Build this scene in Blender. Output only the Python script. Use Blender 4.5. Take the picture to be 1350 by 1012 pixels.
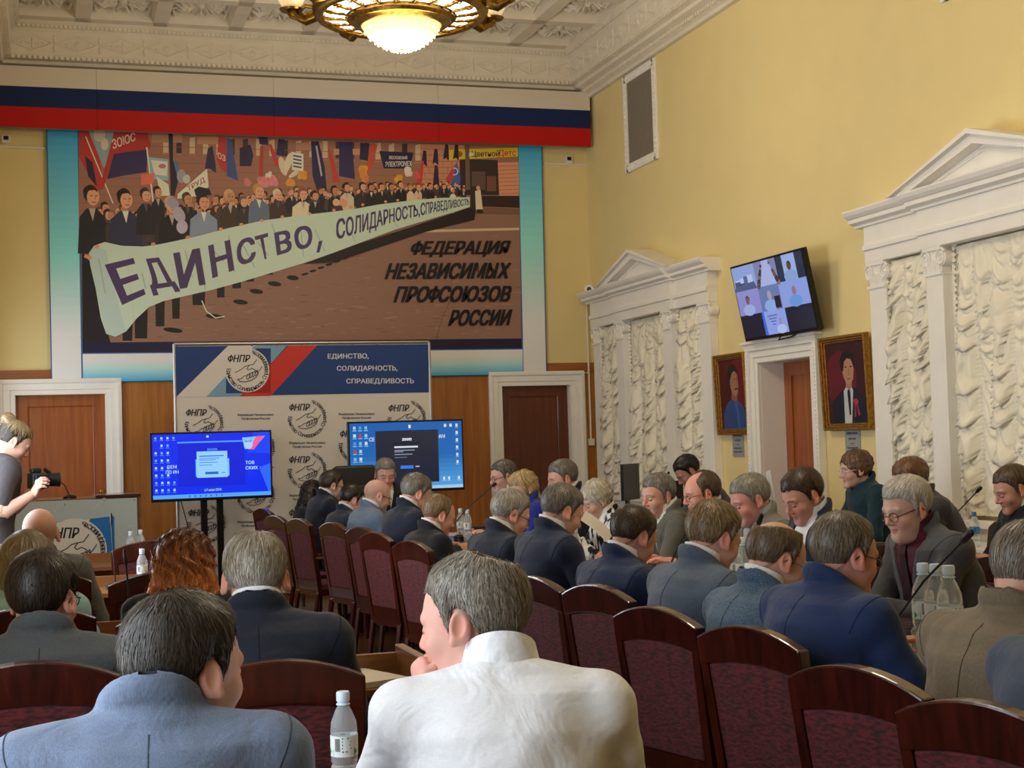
import bpy, bmesh, math, random
import numpy as np
from mathutils import Vector, Matrix
for o in list(bpy.data.objects): bpy.data.objects.remove(o)
scn = bpy.context.scene
COL = scn.collection
PI = math.pi
# ---------------------------------------------------------------- camera
FPX = 1911.3; HC = 1.42
YAW, PIT, ROL = [math.radians(a) for a in (17.734, 2.25, -1.763)]
cF = np.array([math.sin(YAW)*math.cos(PIT), math.cos(YAW)*math.cos(PIT), math.sin(PIT)])
_r0 = np.array([math.cos(YAW), -math.sin(YAW), 0.0]); _u0 = np.cross(_r0, cF)
cR = _r0*math.cos(ROL)+_u0*math.sin(ROL); cU = -_r0*math.sin(ROL)+_u0*math.cos(ROL)
cam = bpy.data.cameras.new('camera'); camo = bpy.data.objects.new('camera', cam); COL.objects.link(camo)
cam.sensor_fit = 'HORIZONTAL'; cam.sensor_width = 36; cam.lens = FPX/1350*36; cam.clip_start = .05; cam.clip_end = 100
camo.matrix_world = Matrix(((cR[0], cU[0], -cF[0], 0), (cR[1], cU[1], -cF[1], 0), (cR[2], cU[2], -cF[2], HC), (0, 0, 0, 1)))
scn.camera = camo
def at(x, y, X=None, Y=None, Z=None, d=None):
    """pixel of the 1350x1012 frame -> point on a plane of the place"""
    v = cF+cR*(x-675)/FPX-cU*(y-506)/FPX
    if X is not None: t = X/v[0]
    elif Y is not None: t = Y/v[1]
    elif Z is not None: t = (Z-HC)/v[2]
    else: t = d
    return np.array([0, 0, HC])+v*t
# ---------------------------------------------------------------- view, world, lights
vs = scn.view_settings
vs.view_transform = 'Standard'; vs.look = 'None'; vs.gamma = 1; vs.use_curve_mapping = False
vs.exposure = 0.2
wd = bpy.data.worlds.new('world'); scn.world = wd; wd.use_nodes = True
wd.node_tree.nodes['Background'].inputs[0].default_value = (.75, .85, 1, 1)
wd.node_tree.nodes['Background'].inputs[1].default_value = .6
FZ = -.08                                             # floor level (the camera is 1.5 m above it)
XL, XR, YF, YB, ZC = -0.6, 6.13, -3.2, 16.0, 5.93      # room shell
WIN_Y = (14.35, 8.33, 2.33)                            # window axes on both long walls
def area(name, loc, rot, sx, sy, power, colr):
    l = bpy.data.lights.new(name, 'AREA'); l.shape = 'RECTANGLE'; l.size = sx; l.size_y = sy; l.energy = power; l.color = colr
    o = bpy.data.objects.new(name, l); COL.objects.link(o); o.location = loc; o.rotation_euler = rot
    return o
for wy in WIN_Y:                                       # daylight entering through the three windows of the left wall
    area('daylight', (XL-.10, wy, 1.75), (0, -PI/2, 0), 1.9, 2.3, {14.35: 28, 8.33: 95, 2.33: 54}[wy], (.86, .93, 1))
# ---------------------------------------------------------------- helpers
def lin(h):
    if isinstance(h, str):
        h = h.lstrip('#'); c = [int(h[i:i+2], 16)/255 for i in (0, 2, 4)]
    else: c = h
    return tuple(((x/12.92) if x <= .04045 else ((x+.055)/1.055)**2.4) for x in c)
def rgba(h): return (*lin(h), 1)
class N:
    """small node-tree helper"""
    def __init__(s, name):
        s.m = bpy.data.materials.new(name); s.m.use_nodes = True; s.t = s.m.node_tree; s.b = s.t.nodes['Principled BSDF']
    def n(s, typ, **k):
        o = s.t.nodes.new(typ)
        for a, b in k.items():
            if a.startswith('i_'): o.inputs[a[2:].replace('_', ' ')].default_value = b
            elif a.startswith('n'): o.inputs[int(a[1:])].default_value = b
            else: setattr(o, a, b)
        return o
    def l(s, a, ai, b, bi): s.t.links.new(a.outputs[ai], b.inputs[bi])
    def ramp(s, src, so, stops):
        r = s.n('ShaderNodeValToRGB'); e = r.color_ramp.elements
        while len(e) < len(stops): e.new(.5)
        for i, (p, c) in enumerate(stops): e[i].position = p; e[i].color = c
        s.l(src, so, r, 0); return r
    def bump(s, src, so, st=.3, dist=.01):
        b = s.n('ShaderNodeBump'); b.inputs['Strength'].default_value = st; b.inputs['Distance'].default_value = dist
        s.l(src, so, b, 'Height'); s.l(b, 0, s.b, 'Normal'); return b
MATS = {}
def mat(name, c, rough=.5, spec=.5, metal=0, noise=0, nscale=20, bump=0, bscale=None, stretch=None, emit=0, coat=0, sheen=0, trans=0, ior=1.45, alpha=1, c2=None):
    if name in MATS: return MATS[name]
    g = N(name); b = g.b
    col = rgba(c) if isinstance(c, str) else (*c, 1)
    b.inputs['Base Color'].default_value = col; b.inputs['Roughness'].default_value = rough
    b.inputs['Specular IOR Level'].default_value = spec; b.inputs['Metallic'].default_value = metal
    b.inputs['Coat Weight'].default_value = coat; b.inputs['Coat Roughness'].default_value = .15
    b.inputs['Sheen Weight'].default_value = sheen; b.inputs['Transmission Weight'].default_value = trans; b.inputs['IOR'].default_value = ior
    b.inputs['Alpha'].default_value = alpha
    if emit: b.inputs['Emission Color'].default_value = col; b.inputs['Emission Strength'].default_value = emit
    if noise or bump:
        tc = g.n('ShaderNodeTexCoord'); mp = g.n('ShaderNodeMapping')
        if stretch: mp.inputs['Scale'].default_value = stretch
        g.l(tc, 'Object', mp, 0)
        nz = g.n('ShaderNodeTexNoise'); nz.inputs['Scale'].default_value = nscale; nz.inputs['Detail'].default_value = 6
        g.l(mp, 0, nz, 'Vector')
        if noise:
            lo = tuple(max(0, x*(1-noise)) for x in col[:3])+(1,) if c2 is None else rgba(c2)
            hi = tuple(min(1, x*(1+noise*.6)) for x in col[:3])+(1,) if c2 is None else col
            r = g.ramp(nz, 0, [(.33, lo), (.68, hi)]); g.l(r, 0, b, 'Base Color')
        if bump:
            nb = nz
            if bscale:
                nb = g.n('ShaderNodeTexNoise'); nb.inputs['Scale'].default_value = bscale; nb.inputs['Detail'].default_value = 4; g.l(mp, 0, nb, 'Vector')
            g.bump(nb, 0, .5, bump)
    MATS[name] = g.m; return g.m
def attr_mat(name, rough=.6, spec=.3, emit=0, sheen=0, bump=0, bscale=300):
    """colour comes from the mesh colour attribute 'col' (print, skin, hair)"""
    if name in MATS: return MATS[name]
    g = N(name); a = g.n('ShaderNodeAttribute'); a.attribute_name = 'col'
    g.b.inputs['Roughness'].default_value = rough; g.b.inputs['Specular IOR Level'].default_value = spec
    if sheen: g.b.inputs['Sheen Weight'].default_value = sheen
    if emit:
        g.b.inputs['Base Color'].default_value = (.01, .01, .012, 1)
        g.l(a, 0, g.b, 'Emission Color'); g.b.inputs['Emission Strength'].default_value = emit
    else: g.l(a, 0, g.b, 'Base Color')
    if bump:
        tc = g.n('ShaderNodeTexCoord'); nz = g.n('ShaderNodeTexNoise'); nz.inputs['Scale'].default_value = bscale; g.l(tc, 'Object', nz, 'Vector'); g.bump(nz, 0, .4, bump)
    MATS[name] = g.m; return g.m
def wood(name, c1, c2, rough=.35, axis=2, scale=3., coat=.3):
    if name in MATS: return MATS[name]
    g = N(name); tc = g.n('ShaderNodeTexCoord'); mp = g.n('ShaderNodeMapping')
    sc = [14*scale, 14*scale, 14*scale]; sc[axis] = .9*scale; mp.inputs['Scale'].default_value = sc
    g.l(tc, 'Object', mp, 0)
    nz = g.n('ShaderNodeTexNoise'); nz.inputs['Scale'].default_value = 1; nz.inputs['Detail'].default_value = 8; nz.inputs['Distortion'].default_value = .6
    g.l(mp, 0, nz, 'Vector'); r = g.ramp(nz, 0, [(.3, rgba(c1)), (.7, rgba(c2))]); g.l(r, 0, g.b, 'Base Color')
    g.b.inputs['Roughness'].default_value = rough; g.b.inputs['Coat Weight'].default_value = coat; g.b.inputs['Coat Roughness'].default_value = .12
    g.bump(nz, 0, .12, .004); MATS[name] = g.m; return g.m
class MB:
    """collects shapes into one mesh"""
    def __init__(s): s.v = []; s.f = []
    def add(s, v, f):
        o = len(s.v); s.v += [tuple(map(float, p)) for p in v]; s.f += [[i+o for i in q] for q in f]; return s
    def box(s, x0, x1, y0, y1, z0, z1):
        return s.add([(x0, y0, z0), (x1, y0, z0), (x1, y1, z0), (x0, y1, z0), (x0, y0, z1), (x1, y0, z1), (x1, y1, z1), (x0, y1, z1)],
                     [(0, 3, 2, 1), (4, 5, 6, 7), (0, 1, 5, 4), (1, 2, 6, 5), (2, 3, 7, 6), (3, 0, 4, 7)])
    def tube(s, pts, r, seg=8, cap=True):
        pts = [np.array(p, float) for p in pts]; rs = r if hasattr(r, '__len__') else [r]*len(pts)
        V = []; F = []; prev = None
        for i, p in enumerate(pts):
            t = pts[min(i+1, len(pts)-1)]-pts[max(i-1, 0)]; t /= np.linalg.norm(t)+1e-12
            if prev is None:
                a = np.array([0, 0, 1.]) if abs(t[2]) < .9 else np.array([1., 0, 0]); u = np.cross(a, t)
            else: u = prev-t*np.dot(prev, t)
            u /= np.linalg.norm(u)+1e-12; w = np.cross(t, u); prev = u
            V += [p+rs[i]*(u*math.cos(2*PI*k/seg)+w*math.sin(2*PI*k/seg)) for k in range(seg)]
        for i in range(len(pts)-1):
            for k in range(seg):
                k2 = (k+1) % seg; F.append((i*seg+k, i*seg+k2, (i+1)*seg+k2, (i+1)*seg+k))
        if cap: F += [tuple(range(seg))[::-1], tuple((len(pts)-1)*seg+k for k in range(seg))]
        return s.add(V, F)
    def lathe(s, prof, seg=24, c=(0, 0, 0), cap=True):
        V = []; F = []
        for r, z in prof: V += [(c[0]+r*math.cos(2*PI*k/seg), c[1]+r*math.sin(2*PI*k/seg), c[2]+z) for k in range(seg)]
        for i in range(len(prof)-1):
            for k in range(seg):
                k2 = (k+1) % seg; F.append((i*seg+k, i*seg+k2, (i+1)*seg+k2, (i+1)*seg+k))
        if cap: F += [tuple(range(seg))[::-1], tuple((len(prof)-1)*seg+k for k in range(seg))]
        return s.add(V, F)
    def prism(s, poly, a, b, axis='y'):
        """polygon in the plane normal to axis, from a to b"""
        def P(p, t): return {'y': (p[0], t, p[1]), 'x': (t, p[0], p[1]), 'z': (p[0], p[1], t)}[axis]
        n = len(poly); V = [P(p, a) for p in poly]+[P(p, b) for p in poly]
        return s.add(V, [tuple(range(n)), tuple(range(2*n-1, n-1, -1))]+[(i, i+n, (i+1) % n+n, (i+1) % n) for i in range(n)])
    def ball(s, c, r, seg=12, rings=8):
        r = r if hasattr(r, '__len__') else (r, r, r); V = []; F = []
        for i in range(rings+1):
            a = PI*i/rings
            V += [(c[0]+r[0]*math.sin(a)*math.cos(2*PI*k/seg), c[1]+r[1]*math.sin(a)*math.sin(2*PI*k/seg), c[2]+r[2]*math.cos(a)) for k in range(seg)]
        for i in range(rings):
            for k in range(seg):
                k2 = (k+1) % seg; F.append((i*seg+k, (i+1)*seg+k, (i+1)*seg+k2, i*seg+k2))
        return s.add(V, F)
    def mesh(s, name, smooth=False, fixn=True):
        m = bpy.data.meshes.new(name); m.from_pydata(s.v, [], s.f)
        if fixn:
            bm = bmesh.new(); bm.from_mesh(m); bmesh.ops.recalc_face_normals(bm, faces=bm.faces); bm.to_mesh(m); bm.free()
        if smooth: m.polygons.foreach_set('use_smooth', [True]*len(m.polygons)); sharp(m)
        m.update(); return m
    def build(s, name, mt, parent=None, smooth=False, loc=None, bevel=0):
        o = link(name, s.mesh(name, smooth), mt, parent)
        if loc is not None: o.location = loc
        if bevel:
            b = o.modifiers.new('bevel', 'BEVEL'); b.width = bevel; b.segments = 2; b.limit_method = 'ANGLE'; b.angle_limit = .7
        return o
def sharp(m, ang=.75):
    try: m.set_sharp_from_angle(angle=ang)
    except Exception: pass
def link(name, mesh, mt=None, parent=None):
    o = bpy.data.objects.new(name, mesh); COL.objects.link(o)
    if mt is not None and not mesh.materials: mesh.materials.append(mt)
    if parent is not None: o.parent = parent
    return o
def tag(o, label, cat=None, group=None, kind=None):
    o['label'] = label
    if cat: o['category'] = cat
    if group: o['group'] = group
    if kind: o['kind'] = kind
    return o
def struct(o, label=None):
    o['kind'] = 'structure'
    if label: o['label'] = label
    return o
def empty(name, loc=(0, 0, 0), rz=0, label=None, cat=None, group=None):
    o = bpy.data.objects.new(name, None); COL.objects.link(o); o.location = loc; o.rotation_euler = (0, 0, rz); o.empty_display_size = .1
    if label: tag(o, label, cat, group)
    return o
KIDS = {}
def tree_copy(o, parent=None):
    c = o.copy(); COL.objects.link(c)
    if parent is not None: c.parent = parent
    for ch in [x for x in bpy.data.objects if x.parent == o]: tree_copy(ch, c)
    return c
def colmesh(name, V, F, C, smooth=False, mt=None):
    """mesh with per-face colours (linear rgb) in attribute col"""
    m = bpy.data.meshes.new(name); m.from_pydata([tuple(map(float, v)) for v in V], [], F)
    a = m.color_attributes.new('col', 'FLOAT_COLOR', 'CORNER')
    ln = np.array([len(f) for f in F]); cc = np.ones((len(F), 4), np.float32); cc[:, :3] = np.array(C, np.float32)
    a.data.foreach_set('color', np.repeat(cc, ln, axis=0).ravel())
    if smooth: m.polygons.foreach_set('use_smooth', [True]*len(m.polygons))
    if mt: m.materials.append(mt)
    return m
# ---------------------------------------------------------------- flat print (vector art)
_GL = {}
def glyphs(txt, bold=0., shear=0.):
    """text -> (verts Nx2, faces), bounding box normalised to 0..1 in height by the cap height"""
    k = (txt, bold, shear)
    if k in _GL: return _GL[k]
    sp = [ch for ch in 'ФфЬьЫы' if ch in txt]
    if sp and len(txt) == 1:                                   # letters whose outlines overlap are put together by hand
        ch = txt
        if ch in 'Фф':                                         # bowl squeezed in height plus a stem
            V, F = glyphs('О' if ch == 'Ф' else 'о', 0., 0.); lo, hi = V.min(0), V.max(0); h = hi[1]-lo[1]; V = V.copy()
            if ch == 'Ф': V[:, 1] = lo[1]+h*.18+(V[:, 1]-lo[1])*.66
            cx = (lo[0]+hi[0])/2; b0, b1 = (lo[1], hi[1]) if ch == 'Ф' else (lo[1]-.2, hi[1]+.2); bars = [(cx-.052, cx+.052, b0, b1)]
        else:                                                  # bowl of the soft sign = letter turned upside down
            V, F = glyphs('Р', 0., 0.); lo, hi = V.min(0), V.max(0); V = V.copy(); V[:, 1] = lo[1]+hi[1]-V[:, 1]; F = [f[::-1] for f in F]
            if ch in 'ьы': V[:, 1] = lo[1]+(V[:, 1]-lo[1])*.75
            V[:, 0] = lo[0]+(V[:, 0]-lo[0])*(.85 if ch in 'Ыы' else 1); x1 = V[:, 0].max(); bars = [(x1+.07, x1+.165, lo[1], V[:, 1].max())] if ch in 'Ыы' else []
        for x0, x1, y0, y1 in bars: o = len(V); V = np.concatenate([V, [(x0, y0), (x1, y0), (x1, y1), (x0, y1)]]); F = F+[[o, o+1, o+2, o+3]]
        V[:, 0] -= V[:, 0].min(); V[:, 0] += shear*V[:, 1]; _GL[k] = (V, F); return V, F
    if sp:
        i = txt.index(sp[0]); x = 0.; VV = []; FF = []; n_ = 0
        for part in (txt[:i], sp[0], txt[i+1:]):
            if not part.strip(): x += .2*len(part); continue
            v, f = glyphs(part, bold, shear); v = v+np.array([x-v[:, 0].min(), 0]); x = v[:, 0].max()+.09-shear*.35; VV.append(v); FF += [[q+n_ for q in g_] for g_ in f]; n_ += len(v)
        _GL[k] = (np.concatenate(VV), FF); return _GL[k]
    c = bpy.data.curves.new('t', 'FONT'); c.body = txt; c.offset = bold; c.shear = shear; c.resolution_u = 2; c.fill_mode = 'FRONT'
    o = bpy.data.objects.new('t', c); COL.objects.link(o)
    dg = bpy.context.evaluated_depsgraph_get(); dg.update(); m = o.evaluated_get(dg).to_mesh()
    V = np.array([v.co[:2] for v in m.vertices]) if len(m.vertices) else np.zeros((0, 2)); F = [list(p.vertices) for p in m.polygons]
    bpy.data.objects.remove(o); bpy.data.curves.remove(c)
    _GL[k] = (V, F); return V, F
class Art:
    """coloured polygons laid in a plane; map2(x, y) -> 3d point, nrm = outward normal.
    Overlapping pieces are stacked like layers of ink, each a fraction of a millimetre above the one below."""
    def __init__(s, map2, nrm, step=.0004): s.m = map2; s.n = np.array(nrm, float); s.P = []; s.F = []; s.C = []; s.G = []; s.lay = 0; s.step = step
    def put(s, pts, faces, c, up=True):
        if up: s.lay += 1
        o = len(s.P); s.P += [(float(p[0]), float(p[1])) for p in pts]; s.G += [s.lay]*len(pts); cc = lin(c) if isinstance(c, str) else tuple(c)
        for f in faces: s.F.append([i+o for i in f]); s.C.append(cc)
    def poly(s, pts, c, up=True): s.put(pts, [list(range(len(pts)))], c, up)
    def rect(s, x0, y0, x1, y1, c): s.poly([(x0, y0), (x1, y0), (x1, y1), (x0, y1)], c)
    def grad(s, quad, c0, c1, n=14, c2=None):
        """vertical gradient print between quad top edge (tl,tr) and bottom edge (br,bl)"""
        s.lay += 1; tl, tr, br, bl = [np.array(q, float) for q in quad]; A = np.array(lin(c0)); B = np.array(lin(c1))
        for i in range(n):
            a, b = i/n, (i+1)/n; t = (i+.5)/n
            c = A*(1-t)+B*t
            if c2 is not None:
                M = np.array(lin(c2)); c = A*(1-2*t)+M*2*t if t < .5 else M*(2-2*t)+B*(2*t-1)
            s.poly([tl+(bl-tl)*a, tr+(br-tr)*a, tr+(br-tr)*b, tl+(bl-tl)*b], tuple(c), up=False)
    def ell(s, cx, cy, rx, ry, c, n=14, rot=0):
        ca, sa = math.cos(rot), math.sin(rot)
        s.poly([(cx+rx*math.cos(t)*ca-ry*math.sin(t)*sa, cy+rx*math.cos(t)*sa+ry*math.sin(t)*ca) for t in [2*PI*k/n for k in range(n)]], c)
    def line(s, pts, w, c):
        """mitred stroke: one strip, no overlaps"""
        pts = [np.array(p, float) for p in pts]; L = []; R = []
        for i, p in enumerate(pts):
            d0 = p-pts[i-1] if i else pts[1]-p; d1 = pts[i+1]-p if i+1 < len(pts) else d0
            d0 = d0/(np.linalg.norm(d0)+1e-9); d1 = d1/(np.linalg.norm(d1)+1e-9); t = d0+d1; t = t/(np.linalg.norm(t)+1e-9) if np.linalg.norm(t) > .2 else d0
            n = np.array([-t[1], t[0]])*w/2/max(.5, abs(float(t@d0))); L.append(p+n); R.append(p-n)
        k = len(pts); s.put(L+R, [(i, i+1, k+i+1, k+i) for i in range(k-1)], c)
    def ring(s, cx, cy, r, w, c, a0=0, a1=2*PI, n=28): s.line([(cx+r*math.cos(a0+(a1-a0)*k/n), cy+r*math.sin(a0+(a1-a0)*k/n)) for k in range(n+1)], w, c)
    def glyph_put(s, V, F, bold, c, fn):
        """place glyph outlines through fn(u, v); heavier weights as shifted copies, each its own layer"""
        for dx, dy in ((0, 0),) if not bold else ((-1, -.5), (1, .5), (-1, .5), (1, -.5)): s.put([fn(u+dx*bold, v+dy*bold) for u, v in V], F, c)
    def text(s, txt, quad, c, bold=.0, shear=0.):
        """fit the text's bounding box into quad tl,tr,br,bl"""
        V, F = glyphs(txt, 0., shear)
        if not len(V): return
        lo = V.min(0); hi = V.max(0); tl, tr, br, bl = [np.array(q, float) for q in quad]; lo = lo-bold*np.array([1, .5]); hi = hi+bold*np.array([1, .5])
        def fn(u, v): u, v = (u-lo[0])/(hi[0]-lo[0]), (v-lo[1])/(hi[1]-lo[1]); return (bl*(1-u)+br*u)*(1-v)+(tl*(1-u)+tr*u)*v
        s.glyph_put(V, F, bold, c, fn)
    def tx(s, txt, x, y, h, c, bold=.0, shear=0., cond=1., align='l', slope=0.):
        """one line of capitals, height h, left/right/centre at x, baseline y, baseline slope"""
        V, F = glyphs(txt, 0., shear)
        if not len(V): return
        k = h/.73; w = (V[:, 0].max()-V[:, 0].min())*k*cond; x0 = x-{'l': 0, 'c': w/2, 'r': w}[align]; mn = V[:, 0].min()
        def fn(u, v): px = x0+(u-mn)*k*cond; return (px, y-v*k+slope*(px-x))
        s.glyph_put(V, F, bold, c, fn)
    def arc(s, txt, cx, cy, r, h, c, a0, a1, bold=.0):
        """characters round a circle, a in radians, 0 right, clockwise on the page, feet outward when a1<a0"""
        n = len(txt); k = h/.73; inward = a1 < a0
        for i, ch in enumerate(txt):
            if ch == ' ': continue
            V, F = glyphs(ch, 0., 0.); a = a0+(a1-a0)*(i+.5)/n; mx = (V[:, 0].max()+V[:, 0].min())/2
            def fn(u, v):
                u = (u-mx)*k; v = v*k; rr = r+v*(-1 if inward else 1); t = u*(-1 if inward else 1); return (cx+rr*math.cos(a)-t*math.sin(a), cy+rr*math.sin(a)+t*math.cos(a))
            s.glyph_put(V, F, bold, c, fn)
    def build(s, name, parent, mt):
        P = np.array(s.P); G = np.array(s.G); ids, inv = np.unique(G, return_inverse=True); n = len(ids)
        lo = np.full((n, 2), 1e9); hi = np.full((n, 2), -1e9); np.minimum.at(lo, inv, P); np.maximum.at(hi, inv, P); L = np.zeros(n, int)
        for i in range(1, n):
            ov = (lo[:i, 0] < hi[i, 0]) & (hi[:i, 0] > lo[i, 0]) & (lo[:i, 1] < hi[i, 1]) & (hi[:i, 1] > lo[i, 1])
            if ov.any(): L[i] = L[:i][ov].max()+1
        st = min(s.step, .012/max(1, L.max())) if s.step else 0
        V = [s.m(*p)+s.n*((L[g]+1)*st) for p, g in zip(s.P, inv)]
        return link(name, colmesh(name, V, s.F, s.C, mt=mt), None, parent)
M_PRINT = attr_mat('printed_surface', .55, .3)
def logo(a, cx, cy, r, sc=1., txtc='#20202a', pen=None, white=None):
    """round emblem: letters at upper left, clasped hands, motto running round the circle"""
    if white: a.ell(cx, cy, r*1.12, r*1.12, white, 36)
    a.arc('Единство Солидарность Справедливость', cx, cy, r*1.04, r*.21, txtc, math.radians(185), math.radians(-75), .012)
    a.tx('ФНПР', cx-r*.98, cy-r*.42, r*.36, txtc, .03, .25, .82)
    w = pen or max(.35, r*.035); H = lambda pts: a.line([(cx+r*x, cy+r*y) for x, y in pts], w, txtc)
    H([(-.62, .12), (-.3, -.05), (-.12, -.2), (.1, -.26), (.3, -.3), (.48, -.55)])
    H([(.1, -.26), (-.02, -.1), (.06, -.02), (.22, -.1), (.36, -.04), (.52, .1), (.62, .0), (.75, -.2)])
    H([(-.5, .45), (-.3, .42), (-.18, .3), (-.02, .26), (.12, .22)])
    for q in range(4): H([(-.05+.14*q, .42-.06*q), (.02+.14*q, .2-.05*q), (.12+.13*q, .16-.06*q), (.14+.13*q, .3-.06*q), (.04+.13*q, .46-.06*q), (-.05+.14*q, .42-.06*q)])
    H([(-.5, .45), (-.36, .56), (-.1, .58), (.2, .5), (.45, .34), (.58, .12)])
# ---------------------------------------------------------------- room shell
rnd = random.Random(5)
M_WALL = mat('yellow_wall_paint', '#ead79c', .75, .2, noise=.02, nscale=3, bump=.0012, bscale=160)
M_PLAS = mat('white_plaster', '#f4f0e8', .6, .3, noise=.03, nscale=5, bump=.0006, bscale=90)
M_CEIL = mat('ceiling_plaster', '#e8dfce', .65, .25, noise=.05, nscale=4, bump=.0008, bscale=70)
M_PANEL = wood('oak_panelling', '#97581c', '#b5742f', .4, 2, 1.6, .15)
M_RAIL = wood('oak_rail', '#8a4c1a', '#a5662a', .4, 0, 1.6, .15)
M_DOOR = wood('mahogany_door', '#8a4214', '#a65c24', .35, 2, 1.6, .25)
M_DOOR2 = wood('dark_mahogany_door', '#5a2a10', '#6e3617', .35, 2, 1.6, .25)
M_FLOOR = wood('parquet', '#4a2d18', '#6b4526', .3, 1, 1.2, .3)
M_DARK = mat('black_plastic', '#15161a', .4, .4)
M_WPLA = mat('white_plastic', '#e4e0d6', .45, .4)
struct(MB().box(XL-.4, XR+.5, YF-.3, YB+.3, FZ-.2, FZ).build('floor', M_FLOOR), 'brown parquet floor')
struct(MB().box(XL-.4, XR+.5, YF-.3, YB+.3, ZC+.14, ZC+.4).build('ceiling', M_CEIL), 'white coffered plaster ceiling')
ceil = bpy.data.objects['ceiling']
DOORS = {1: (-.336, .573), 2: (4.987, 5.827)}
wb = MB()
xs = [XL-.4, DOORS[1][0], DOORS[1][1], DOORS[2][0], DOORS[2][1], XR+.5]
wb.box(xs[0], xs[1], YB, YB+.3, FZ-.1, 6.4); wb.box(xs[2], xs[3], YB, YB+.3, FZ-.1, 6.4); wb.box(xs[4], xs[5], YB, YB+.3, FZ-.1, 6.4)
for a, b in DOORS.values(): wb.box(a, b, YB, YB+.3, 2.055, 6.4)
wback = struct(wb.build('wall_back', M_WALL), 'yellow end wall with wood wainscot behind the mural')
# wainscot boards between the doors
for a, b in ((XL, -.50), (.745, 1.75), (1.753, 2.80), (2.803, 3.80), (3.803, 4.842), (6.03, XR)):
    MB().box(a, b, YB-.025, YB, FZ, 2.19).build('panel', M_PANEL, wback)
for a, b in ((XL, 2.80), (2.803, XR)): MB().box(a, b, YB-.03, YB, 2.19, 2.315).build('panel_rail', M_RAIL, wback)
def door_back(n, x0, x1, dm, lab):
    r = struct(empty('door_%d' % n, ((x0+x1)/2, YB, 0)), lab); w = (x1-x0)/2
    lf = MB(); lf.box(-w, w, .10, .14, FZ, 2.055)
    L = lf.build('door_leaf', dm, r)
    for s in (-1, 1): MB().box(s*w-(.12 if s > 0 else 0), s*w+(0 if s > 0 else .12), .085, .10, FZ, 2.055).build('stile', dm, L)
    MB().box(-w+.12, w-.12, .085, .10, 1.94, 2.055).build('rail', dm, L); MB().box(-w+.12, w-.12, .085, .10, .02, .25).build('rail', dm, L)
    for s in (-1, 1): MB().tube([(s*(w-.125), .092, .25), (s*(w-.125), .092, 1.935)], .008, 6).build('bead', dm, L)
    MB().tube([(-w+.125, .092, 1.935), (w-.125, .092, 1.935)], .008, 6).build('bead', dm, L)
    MB().ball((w-.06, .06, 1.02), .025).tube([(w-.06, .09, 1.02), (w-.06, .06, 1.02)], .01).build('handle', mat('brass', '#b08a3c', .3, .5, 1), L, True)
    # stepped white architrave
    a = MB()
    for (i, o, d) in ((0, .05, .03), (.05, .12, .045), (.12, .165, .065)):
        for s in (-1, 1):
            xa, xb = sorted((s*(w+i), s*(w+o))); a.box(xa, xb, -d, .0, FZ, 2.055+i)
        a.box(-w-o, w+o, -d, 0, 2.055+i, 2.055+o)
    A = a.build('architrave', M_PLAS, r, bevel=.004)
    b = MB()
    for k in range(60):
        for s in (-1, 1): b.box(s*(w+.135)-.008, s*(w+.135)+.008, -.073, -.06, .05+k*.035, .068+k*.035)
    for k in range(34): b.box(-w-.14+k*.0355, -w-.122+k*.0355, -.073, -.06, 2.185, 2.2)
    o = b.build('bead_ornament', M_PLAS, A); o['kind'] = 'stuff'
    j = MB()
    for s in (-1, 1):
        xa, xb = sorted((s*w, s*(w-.004))); j.box(xa, xb, 0, .1, FZ, 2.055)
    j.build('jamb', M_PLAS, r)
door_back(1, *DOORS[1], M_DOOR, 'orange-brown wooden door left of the mural, behind the photographer')
door_back(2, *DOORS[2], M_DOOR2, 'dark brown wooden door in the right corner of the end wall')
# right wall with the opening of the third door
D3 = (10.84, 11.79)
wr = MB(); wr.box(XR, XR+.5, YF-.3, D3[0], FZ-.1, 6.4).box(XR, XR+.5, D3[1], YB+.3, FZ-.1, 6.4).box(XR, XR+.5, D3[0], D3[1], 2.055, 6.4)
wright = struct(wr.build('wall_right', M_WALL), 'yellow long wall with curtained windows, portraits and a door')
r = struct(empty('door_3', (XR, sum(D3)/2, 0)), 'brown door deep in a white frame between the two portraits'); w = (D3[1]-D3[0])/2
L = MB().box(.25, .29, -w, w, FZ, 2.055).build('door_leaf', M_DOOR, r)
for s in (-1, 1):
    ya, yb = sorted((s*w, s*(w-.13))); MB().box(.235, .25, ya, yb, FZ, 2.055).build('stile', M_DOOR, L)
MB().box(.235, .25, -w+.13, w-.13, 1.93, 2.055).build('rail', M_DOOR, L)
MB().box(0, .25, -w, -w+.004, FZ, 2.055).box(0, .25, w-.004, w, FZ, 2.055).box(0, .25, -w, w, 2.051, 2.055).build('jamb', M_PLAS, r)
a = MB()
for (i, o, d) in ((0, .05, .03), (.05, .11, .045), (.11, .17, .07)):
    for s in (-1, 1):
        ya, yb = sorted((s*(w+i), s*(w+o))); a.box(-d, 0, ya, yb, FZ, 2.055+i)
    a.box(-d, 0, -w-o, w+o, 2.055+i, 2.055+o)
a.box(-.10, 0, -w-.20, w+.20, 2.225, 2.25)
A = a.build('architrave', M_PLAS, r, bevel=.004); b = MB()
for k in range(60):
    for s in (-1, 1): b.box(-.078, -.066, s*(w+.14)-.008, s*(w+.14)+.008, .05+k*.035, .068+k*.035)
o = b.build('bead_ornament', M_PLAS, A); o['kind'] = 'stuff'
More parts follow.
